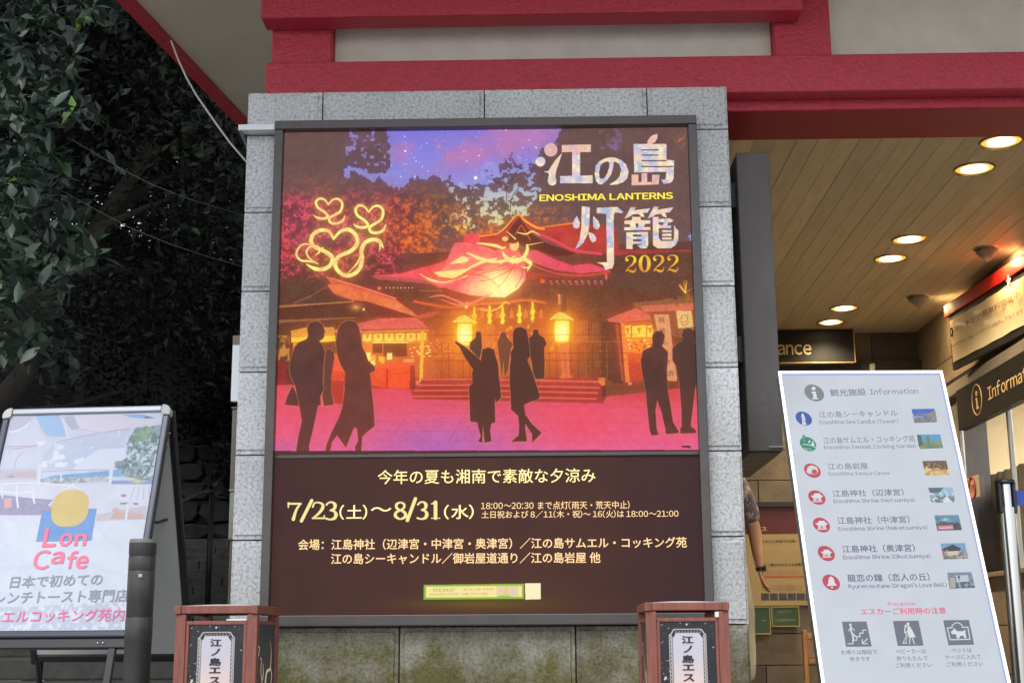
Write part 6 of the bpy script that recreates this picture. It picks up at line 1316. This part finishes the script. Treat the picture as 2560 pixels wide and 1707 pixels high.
# ================================================================== TREES
def leafcloud(name, pts, sizes, mt, parent, seed, up=.35, kind='stuff', dirs=None):
    r = np.random.RandomState(seed); n = len(pts)
    d = r.normal(size=(n, 3)); d[:, 2] = d[:, 2]*.6 - .15
    if dirs is not None: d = dirs + .35*d
    d /= np.linalg.norm(d, axis=1)[:, None]
    nn = r.normal(size=(n, 3))*.55; nn[:, 2] += up*2.2; nn[:, 1] -= .25
    s = np.cross(d, nn); s /= np.linalg.norm(s, axis=1)[:, None]+1e-9; nn = np.cross(s, d)
    L = sizes[:, None]; wd = L*(.30+.12*r.rand(n, 1))
    B = pts; T = pts + d*L - nn*L*.10; M1 = pts + d*L*.48 + s*wd/1.6 + nn*L*.07; M2 = pts + d*L*.48 - s*wd/1.6 + nn*L*.07; C = pts + d*L*.5
    V = np.stack([B, M1, T, M2, C], 1).reshape(-1, 3) - np.array(rootloc(parent))
    i = np.arange(n)[:, None]*5
    F = np.concatenate([np.concatenate([i, i+1, i+4], 1), np.concatenate([i+1, i+2, i+4], 1), np.concatenate([i+2, i+3, i+4], 1), np.concatenate([i+3, i, i+4], 1)])
    me = bpy.data.meshes.new(name); me.vertices.add(len(V)); me.vertices.foreach_set('co', V.astype(np.float32).ravel())
    me.loops.add(len(F)*3); me.polygons.add(len(F)); me.loops.foreach_set('vertex_index', F.astype(np.int32).ravel())
    me.polygons.foreach_set('loop_start', (np.arange(len(F))*3).astype(np.int32)); me.polygons.foreach_set('loop_total', np.full(len(F), 3, np.int32)); me.polygons.foreach_set('use_smooth', np.ones(len(F), bool))
    me.update(calc_edges=True); me.materials.append(mt)
    o = bpy.data.objects.new(name, me); col.objects.link(o); o.parent = parent
    if kind: o['kind'] = kind
    return o
def trunk(parent, base, top, r0, r1, seed, limbs=6, spread=1.6):
    r = random.Random(seed); m = MB(); base, top = Vector(base), Vector(top); n = 7; P_ = []
    for i in range(n+1):
        t_ = i/n; p = base.lerp(top, t_) + Vector((r.uniform(-.12, .12), r.uniform(-.12, .12), 0))*(t_ > 0); P_.append(p)
    m.tube(P_, [r0*(1-t_/n)+r1*t_/n for t_ in range(n+1)], 10); m.build('trunk', M_BARK, parent, smooth=True)
    for k in range(limbs):
        i = r.randint(2, n-1); a = r.uniform(0, 2*PI); q = P_[i]; l = spread*r.uniform(.6, 1.1); e = q + Vector((math.cos(a)*l, math.sin(a)*l, l*r.uniform(.35, .9)))
        m = MB(); m.tube([q, q.lerp(e, .5)+Vector((r.uniform(-.1, .1), r.uniform(-.1, .1), .12)), e], [r1*1.1, r1*.7, r1*.25], 7); m.build('limb', M_BARK, parent, smooth=True)
def crownpts(c, rad, n, seed, clump=60, cr=.36, hollow=.35):
    """leaf positions gathered in uneven clumps through an ellipsoid"""
    r = np.random.RandomState(seed); c = np.array(c); rad = np.array(rad); out = []
    q = r.normal(size=(clump, 3)); q /= np.linalg.norm(q, axis=1)[:, None]; q *= (hollow+(1-hollow)*r.rand(clump, 1)**.5); q = c + q*rad
    sz = (.6+.8*r.rand(clump))*cr*rad.mean(); k = r.choice(clump, n, p=sz**2/np.sum(sz**2)); g = r.normal(size=(n, 3))*.42
    g[:, 2] *= .6; return q[k] + g*sz[k][:, None]
def tree(loc, h, crown, rad, n, size, mt, label, seed, clump=60, r0=.14, grp='shade trees on the slope', hollow=.3, limbs=6):
    t = thing('broadleaf_tree', loc, label, 'tree', grp)
    trunk(t, loc, (crown[0], crown[1], crown[2]+rad[2]*.3), r0, r0*.4, seed, limbs, rad[0]*.7)
    p = crownpts(crown, rad, n, seed, clump, hollow=hollow); r = np.random.RandomState(seed+1)
    leafcloud('crown', p, size*(.6+.8*r.rand(n)), mt, t, seed+2); return t
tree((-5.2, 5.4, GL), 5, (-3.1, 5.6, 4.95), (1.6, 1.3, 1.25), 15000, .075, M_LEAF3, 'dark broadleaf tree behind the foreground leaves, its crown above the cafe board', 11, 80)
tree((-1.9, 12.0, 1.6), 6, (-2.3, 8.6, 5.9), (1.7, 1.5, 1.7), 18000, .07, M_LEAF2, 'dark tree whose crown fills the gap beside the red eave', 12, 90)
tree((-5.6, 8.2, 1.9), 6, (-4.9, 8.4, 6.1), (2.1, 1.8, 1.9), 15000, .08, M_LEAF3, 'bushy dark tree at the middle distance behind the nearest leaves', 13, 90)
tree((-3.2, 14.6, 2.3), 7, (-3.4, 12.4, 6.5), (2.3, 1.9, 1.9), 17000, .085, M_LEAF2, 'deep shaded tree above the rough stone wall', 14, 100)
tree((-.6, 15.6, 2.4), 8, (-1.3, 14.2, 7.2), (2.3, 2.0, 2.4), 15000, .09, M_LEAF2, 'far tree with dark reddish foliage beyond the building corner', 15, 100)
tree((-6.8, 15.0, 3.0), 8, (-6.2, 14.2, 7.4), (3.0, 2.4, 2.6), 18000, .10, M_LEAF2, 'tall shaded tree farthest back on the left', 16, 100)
tree((-5.4, 3.2, GL), 8, (-4.4, 4.2, 7.0), (3.2, 3.4, 1.5), 26000, .12, M_LEAF3, 'tall spreading tree added so its canopy darkens the steps', 17, 110, .2)  # overhead crown added to darken the slope beneath
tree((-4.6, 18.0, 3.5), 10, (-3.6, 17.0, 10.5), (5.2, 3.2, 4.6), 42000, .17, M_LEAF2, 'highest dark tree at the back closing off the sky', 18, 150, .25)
tree((-3.0, 9.6, 1.7), 9, (-2.9, 8.4, 7.9), (3.2, 4.4, 1.4), 32000, .13, M_LEAF2, 'canopy tree added high above the stone stairs to darken them', 19, 130, .2)  # second high crown added to cut sky light over the stairs
# bushes at the far foot of the steps
def bush(c, rad, n, size, mt, label, seed):
    t = thing('shrub', (c[0], c[1], c[2]-rad[2]*.8), label, 'shrub', 'shrubs in the shade'); p = crownpts(c, rad, n, seed, 26, .5); r = np.random.RandomState(seed); leafcloud('leaves', p, size*(.6+.7*r.rand(n)), mt, t, seed+1)
    m = MB(); m.tube([(c[0], c[1], c[2]-rad[2]*1.05), (c[0]+.05, c[1], c[2]-.1), (c[0]-.1, c[1]+.05, c[2]+rad[2]*.4)], [.03, .02, .008], 6); m.build('stem', M_BARK, t)
bush((-2.9, 10.4, 3.35), (.75, .5, .45), 1500, .10, M_LEAF2, 'low dark shrub just above the hand rail by the steps', 31)
bush((-3.6, 13.2, 4.6), (1.5, .5, .5), 3500, .10, M_LEAF2, 'shrub hanging over the top of the stone wall', 32)
# nearest tree on the left: twig ends with whorls of big glossy leaves
ft = thing('glossy_tree', (-3.9, 1.5, GL), 'nearest tree with big glossy oval leaves filling the upper left edge', 'tree')
trunk(ft, (-3.9, 1.5, GL), (-3.2, 1.5, 4.6), .09, .03, 41, 9, 1.0)
r = np.random.RandomState(44); tips = []
while len(tips) < 430:
    x = r.uniform(-60, 250); y = r.uniform(-260, 880); Yq = r.uniform(.7, 2.4)
    lim = 205 + 34*math.sin(y*.021+1) + 26*math.sin(y*.051)
    if 300 < y < 420: lim -= 70
    if y > 640: lim -= (y-640)*.30
    if x > lim: continue
    if y > 320 and y < 400 and r.rand() < .55: continue
    tips.append(onY(x, y, Yq))
for k in range(420): tips.append(Vector((r.uniform(-4.6, -2.45), r.uniform(.6, 3.0), r.uniform(2.7, 6.0))))
LP, LD, LS = [], [], []
for tp in tips:
    ax = Vector((r.uniform(-.5, .7), r.uniform(-.9, .1), r.uniform(-.2, .8))).normalized(); s_ = ax.orthogonal().normalized(); q_ = ax.cross(s_); k = r.randint(5, 9)
    for i in range(k):
        a = 2*PI*i/k + r.uniform(-.3, .3); d = (ax*r.uniform(.15, .8) + s_*math.cos(a) + q_*math.sin(a)).normalized()
        LP.append(tp - ax*r.uniform(0, .03)); LD.append(d); LS.append(r.uniform(.07, .125))
LP = np.array(LP); LD = np.array(LD); LS = np.array(LS)
# the 300 that show largest are parts of their own; the rest is one mass
dd = LP-np.array(CAM); zz = dd@np.array(AF); sx = CXP+FPX*(dd@np.array(AR))/zz; sy = CYP-FPX*(dd@np.array(AU))/zz
vis = (sx > -10) & (sx < 300) & (sy > -10) & (sy < 900); score = np.where(vis, LS/zz, 0); idx = np.argsort(-score)[:300]; rest = np.ones(len(LP), bool); rest[idx] = False
def nicer_leaf():
    m = MB(); n = 6; pr = [0, .52, .86, 1, .82, .44, 0]
    for i in range(n+1):
        t_ = i/n; w = .21*pr[i]; z_ = -.10*t_*t_
        m.v += [(t_, w, z_+.05*pr[i]), (t_, 0, z_), (t_, -w, z_+.05*pr[i])]
    for i in range(n):
        a = i*3; m.f += [(a, a+3, a+4, a+1), (a+1, a+4, a+5, a+2)]
    m.m = [0]*len(m.f); o = m.build('leaf', M_LEAF, None, smooth=True); me = o.data; bpy.data.objects.remove(o); return me
leaf_me = nicer_leaf(); L0 = rootloc(ft)
for i in idx:
    o = bpy.data.objects.new('leaf', leaf_me); col.objects.link(o); o.parent = ft
    d = Vector(LD[i]); up = Vector((r.normal()*.5, r.normal()*.5-.3, 1)); s_ = up.cross(d).normalized(); u_ = d.cross(s_)
    M_ = Matrix((d, s_, u_)).transposed().to_4x4(); M_.translation = Vector(LP[i])-L0; o.matrix_local = M_ @ Matrix.Diagonal((LS[i], LS[i]*r.uniform(.85, 1.2), LS[i], 1))
leafcloud('foliage', LP[rest], LS[rest], M_LEAF, ft, 45, dirs=LD[rest])
# a few young bright leaves
yl = np.array([tuple(onY(x, y, .9)) for x, y in ((10, 440), (22, 452), (8, 462), (90, 620), (100, 632), (84, 640), (110, 650), (200, 50), (190, 62), (180, 280))])
leafcloud('young_leaves', np.repeat(yl, 3, 0), np.full(30, .075), M_LEAFY, ft, 46)
# hand rail by the steps
t = thing('hand_rail', (-2.75, 9.5, 1.7), 'dim metal hand rail beside the shaded stone steps', 'hand rail')
m = MB(); m.tube([onY(440, 1262, 9.3), onY(470, 1246, 9.4), onY(500, 1232, 9.5), onY(530, 1227, 9.6)], .022, 8); m.build('rail', mat('dull_rail', (.12, .12, .12), .5, metal=.5), t, smooth=True)
a = onY(530, 1227, 9.6); m = MB(); m.tube([a, (a.x, a.y, ZL)], .03, 8); m.build('post', M_DARKM, t, smooth=True)
a = onY(535, 1215, 9.8); b = onY(566, 1185, 10.4); m = MB(); m.tube([a, a.lerp(b, .5), b], .02, 8); m.build('rail', MATS['dull_rail'], t, smooth=True)

# ================================================================== PERSON BEHIND THE SCREEN
def skinmesh(name, joints, edges, mt, parent, root=0, sub=2, smooth=True):
    L_ = rootloc(parent); me = bpy.data.meshes.new(name); me.from_pydata([tuple(Vector(j[0])-L_) for j in joints], edges, [])
    o = bpy.data.objects.new(name, me); col.objects.link(o); o.parent = parent
    md = o.modifiers.new('skin', 'SKIN'); md.use_smooth_shade = smooth
    for i, j in enumerate(joints):
        rr_ = j[1] if isinstance(j[1], tuple) else (j[1], j[1]); me.skin_vertices[0].data[i].radius = rr_; me.skin_vertices[0].data[i].use_root = (i == root)
    sb = o.modifiers.new('sub', 'SUBSURF'); sb.levels = sub; sb.render_levels = sub
    me.materials.append(mt); return o
PX_, PY_ = 1.205, 4.55
hand = onY(1911, 1470, PY_-.03); wr = onY(1901, 1426, PY_-.02); elb = onY(1888, 1335, PY_+.03); sho = onY(1862, 1222, PY_)
pe = thing('person', (PX_, PY_, GL), 'person in flowered shirt, pale trousers and wristwatch, mostly hidden behind the granite wall', 'person')
M_SKIN = mat('skin', (.36, .20, .13), .5, noise=.06, nscale=20)
sx_ = sho.x-PX_; hz_ = sho.z
def Q(dx, dy, z): return (PX_+dx, PY_+dy, GL+z)
J = [(Q(0, 0, .93), (.14, .10)), (Q(0, 0, 1.10), (.125, .095)), (Q(0, 0, 1.28), (.145, .10)), (Q(0, .01, 1.40), (.09, .07)), (Q(0, .0, 1.47), (.048, .05)), (Q(0, -.015, 1.55), (.066, .08)), (Q(0, -.01, 1.64), (.074, .090)), (Q(0, 0, 1.70), (.045, .055)),
     (Q(.15, 0, 1.375), .058), (tuple(sho+Vector((.0, 0, -.04))), .048), (tuple(elb), .050), (tuple(elb.lerp(wr, .45)), .044), (tuple(wr), (.032, .027)),
     (Q(-.15, 0, 1.375), .058), (Q(-.20, 0, 1.28), .048), (Q(-.25, .02, 1.05), .040), (Q(-.25, -.08, .90), .034), (Q(-.24, -.14, .80), (.024, .020)),
     (Q(.085, 0, .86), .082), (Q(.10, -.01, .48), .058), (Q(.105, .02, .28), .052), (Q(.11, .02, .08), .036), (Q(.12, -.10, .03), .034),
     (Q(-.085, 0, .86), .082), (Q(-.09, -.02, .48), .058), (Q(-.10, .01, .28), .052), (Q(-.10, .02, .08), .036), (Q(-.11, -.10, .03), .034)]
E_ = [(0,1),(1,2),(2,3),(3,4),(4,5),(5,6),(6,7),(2,8),(8,9),(9,10),(10,11),(11,12),(2,13),(13,14),(14,15),(15,16),(16,17),(0,18),(18,19),(19,20),(20,21),(21,22),(0,23),(23,24),(24,25),(25,26),(26,27)]
skinmesh('body', J, E_, M_SKIN, pe)
def handmesh(w, tip, side, nm='hand'):
    w = Vector(w); tip = Vector(tip); ax = (tip-w).normalized(); lat = Vector((0, -1, 0)); lat = (lat-ax*lat.dot(ax)).normalized(); out = ax.cross(lat)*side
    J = [(w-ax*.015, (.022, .018)), (w+ax*.035, (.030, .016)), (w+ax*.075, (.034, .015))]; E = [(0,1),(1,2)]
    skinmesh(nm, J, E, M_SKIN, pe)
    for k, (o_, l_) in enumerate(((-.028, .062), (-.009, .074), (.011, .070), (.029, .054))):
        b = w+ax*.080+lat*o_; c1 = b+ax*l_*.42-out*.006+lat*o_*.15; c2 = c1+ax*l_*.30-out*.014; c3 = c2+ax*l_*.20-out*.016
        skinmesh('finger', [(b-ax*.02, .0088), (b, .009), (c1, .0084), (c2, .0076), (c3, .0064)], [(0,1),(1,2),(2,3),(3,4)], M_SKIN, pe)
    b = w+ax*.03+lat*-.028; skinmesh('thumb', [(b+lat*.012, .012), (b-lat*.014+ax*.022, .011), (b-lat*.022+ax*.050-out*.01, .0095), (b-lat*.014+ax*.072-out*.018, .0078)], [(0,1),(1,2),(2,3)], M_SKIN, pe)
handmesh(wr, hand, 1); handmesh(Q(-.24, -.14, .80), Q(-.235, -.17, .70), -1)
# face and hair
hc_ = Vector(Q(0, -.01, 1.60))
m = MB(); m.tube([hc_+Vector((0, -.088, .012)), hc_+Vector((0, -.112, -.022)), hc_+Vector((0, -.094, -.032))], [.007, .013, .008], 8); m.build('nose', M_SKIN, pe, smooth=True)
for s_ in (-1, 1):
    m = MB(); m.ball(hc_+Vector((.030*s_, -.078, .012)), .012, 8, sc=(1.2, .6, .7)); m.build('eye', mat('eye_white', (.6, .58, .55), .3), pe, smooth=True)
    m = MB(); m.ball(hc_+Vector((.030*s_, -.085, .012)), .006, 6, sc=(1, .6, 1)); m.build('iris', M_BLACK, pe, smooth=True)
    m = MB(); m.ball(hc_+Vector((.078*s_, .005, -.002)), .024, 8, sc=(.35, .6, 1.1)); m.build('ear', M_SKIN, pe, smooth=True)
m = MB(); m.ball(hc_+Vector((0, -.084, -.052)), .018, 8, sc=(1.2, .5, .35)); m.build('mouth', mat('lips', (.30, .10, .08), .5), pe, smooth=True)
m = MB(); m.ball(hc_+Vector((0, .018, .035)), .098, 14, sc=(.92, 1.02, .86)); m.build('hair', mat('black_hair', (.018, .015, .014), .45, noise=.4, nscale=60), pe, smooth=True)
# clothing
def shirtmat():
    m = bpy.data.materials.new('flowered_cloth'); m.use_nodes = True; nt = m.node_tree; N = nt.nodes; Lk = nt.links; b = N['Principled BSDF']
    tc = N.new('ShaderNodeTexCoord'); v = N.new('ShaderNodeTexVoronoi'); v.inputs['Scale'].default_value = 19; v.feature = 'F1'; n = N.new('ShaderNodeTexNoise'); n.inputs['Scale'].default_value = 22; n.inputs['Detail'].default_value = 3
    mx = N.new('ShaderNodeMix'); mx.data_type = 'VECTOR'; mx.inputs[0].default_value = .12; Lk.new(tc.outputs['Object'], mx.inputs[4]); Lk.new(n.outputs['Color'], mx.inputs[5]); Lk.new(mx.outputs[1], v.inputs['Vector'])
    r_ = N.new('ShaderNodeValToRGB'); r_.color_ramp.interpolation = 'CONSTANT'; e = r_.color_ramp.elements; e[0].color = (.50, .44, .36, 1); e[1].position = .42; e[1].color = (.035, .03, .09, 1); k = e.new(.30); k.color = (.30, .26, .22, 1); k = e.new(.62); k.color = (.13, .11, .16, 1)
    Lk.new(v.outputs['Distance'], r_.inputs[0]); Lk.new(r_.outputs[0], b.inputs['Base Color']); b.inputs['Roughness'].default_value = .85; return m
M_SH = shirtmat(); slv = Vector(sho).lerp(elb, .80)
skinmesh('shirt', [(Q(.0, 0, .77), (.185, .135)), (Q(.0, 0, .80), (.183, .135)), (Q(.0, 0, .98), (.165, .125)), (Q(0, 0, 1.15), (.155, .115)), (Q(0, 0, 1.30), (.165, .115)), (Q(0, .01, 1.42), (.09, .075)), (Q(.14, 0, 1.37), .075), (tuple(sho+Vector((-.0, 0, -.05))), .068), (tuple(slv), .072), (Q(-.14, 0, 1.37), .075), (Q(-.21, 0, 1.28), .068), (Q(-.245, .01, 1.10), .072)],
         [(0,1),(1,2),(2,3),(3,4),(4,5),(4,6),(6,7),(7,8),(4,9),(9,10),(10,11)], M_SH, pe)
M_TR = mat('pale_trousers', (.36, .35, .30), .85, noise=.1, nscale=9)
skinmesh('trousers', [(Q(0, 0, .95), (.15, .11)), (Q(0, 0, .86), (.15, .115)), (Q(.10, 0, .72), .098), (Q(.132, -.01, .50), .084), (Q(.138, .02, .40), .070), (Q(.135, .0, .26), .078), (Q(.13, .02, .06), .070), (Q(-.09, 0, .72), .098), (Q(-.095, -.02, .46), .080), (Q(-.10, .01, .25), .074), (Q(-.10, .02, .06), .072)],
         [(0,1),(1,2),(2,3),(3,4),(4,5),(5,6),(1,7),(7,8),(8,9),(9,10)], M_TR, pe)
for s_ in (-1, 1): m = MB(); m.ball(Q(.112*s_, -.06, .035), .06, 10, sc=(.75, 2.0, .6)); m.build('shoe', mat('beige_shoe', (.35, .33, .28), .6), pe, smooth=True)
m = MB(); wa = (Vector(hand)-Vector(wr)).normalized(); c0 = Vector(wr)-wa*.012; m.tube([c0-wa*.011, c0+wa*.011], [.029, .029], 16); m.build('watch_strap', M_BLACK, pe)
m = MB(); m.tube([c0+Vector((.02, -.018, 0)), c0+Vector((.028, -.026, 0))], [.018, .017], 14); m.build('watch_face', M_BLACK, pe)

bpy.data.objects.remove(_tmpo); bpy.data.curves.remove(_tmpc); bpy.data.scenes.remove(_tmps)
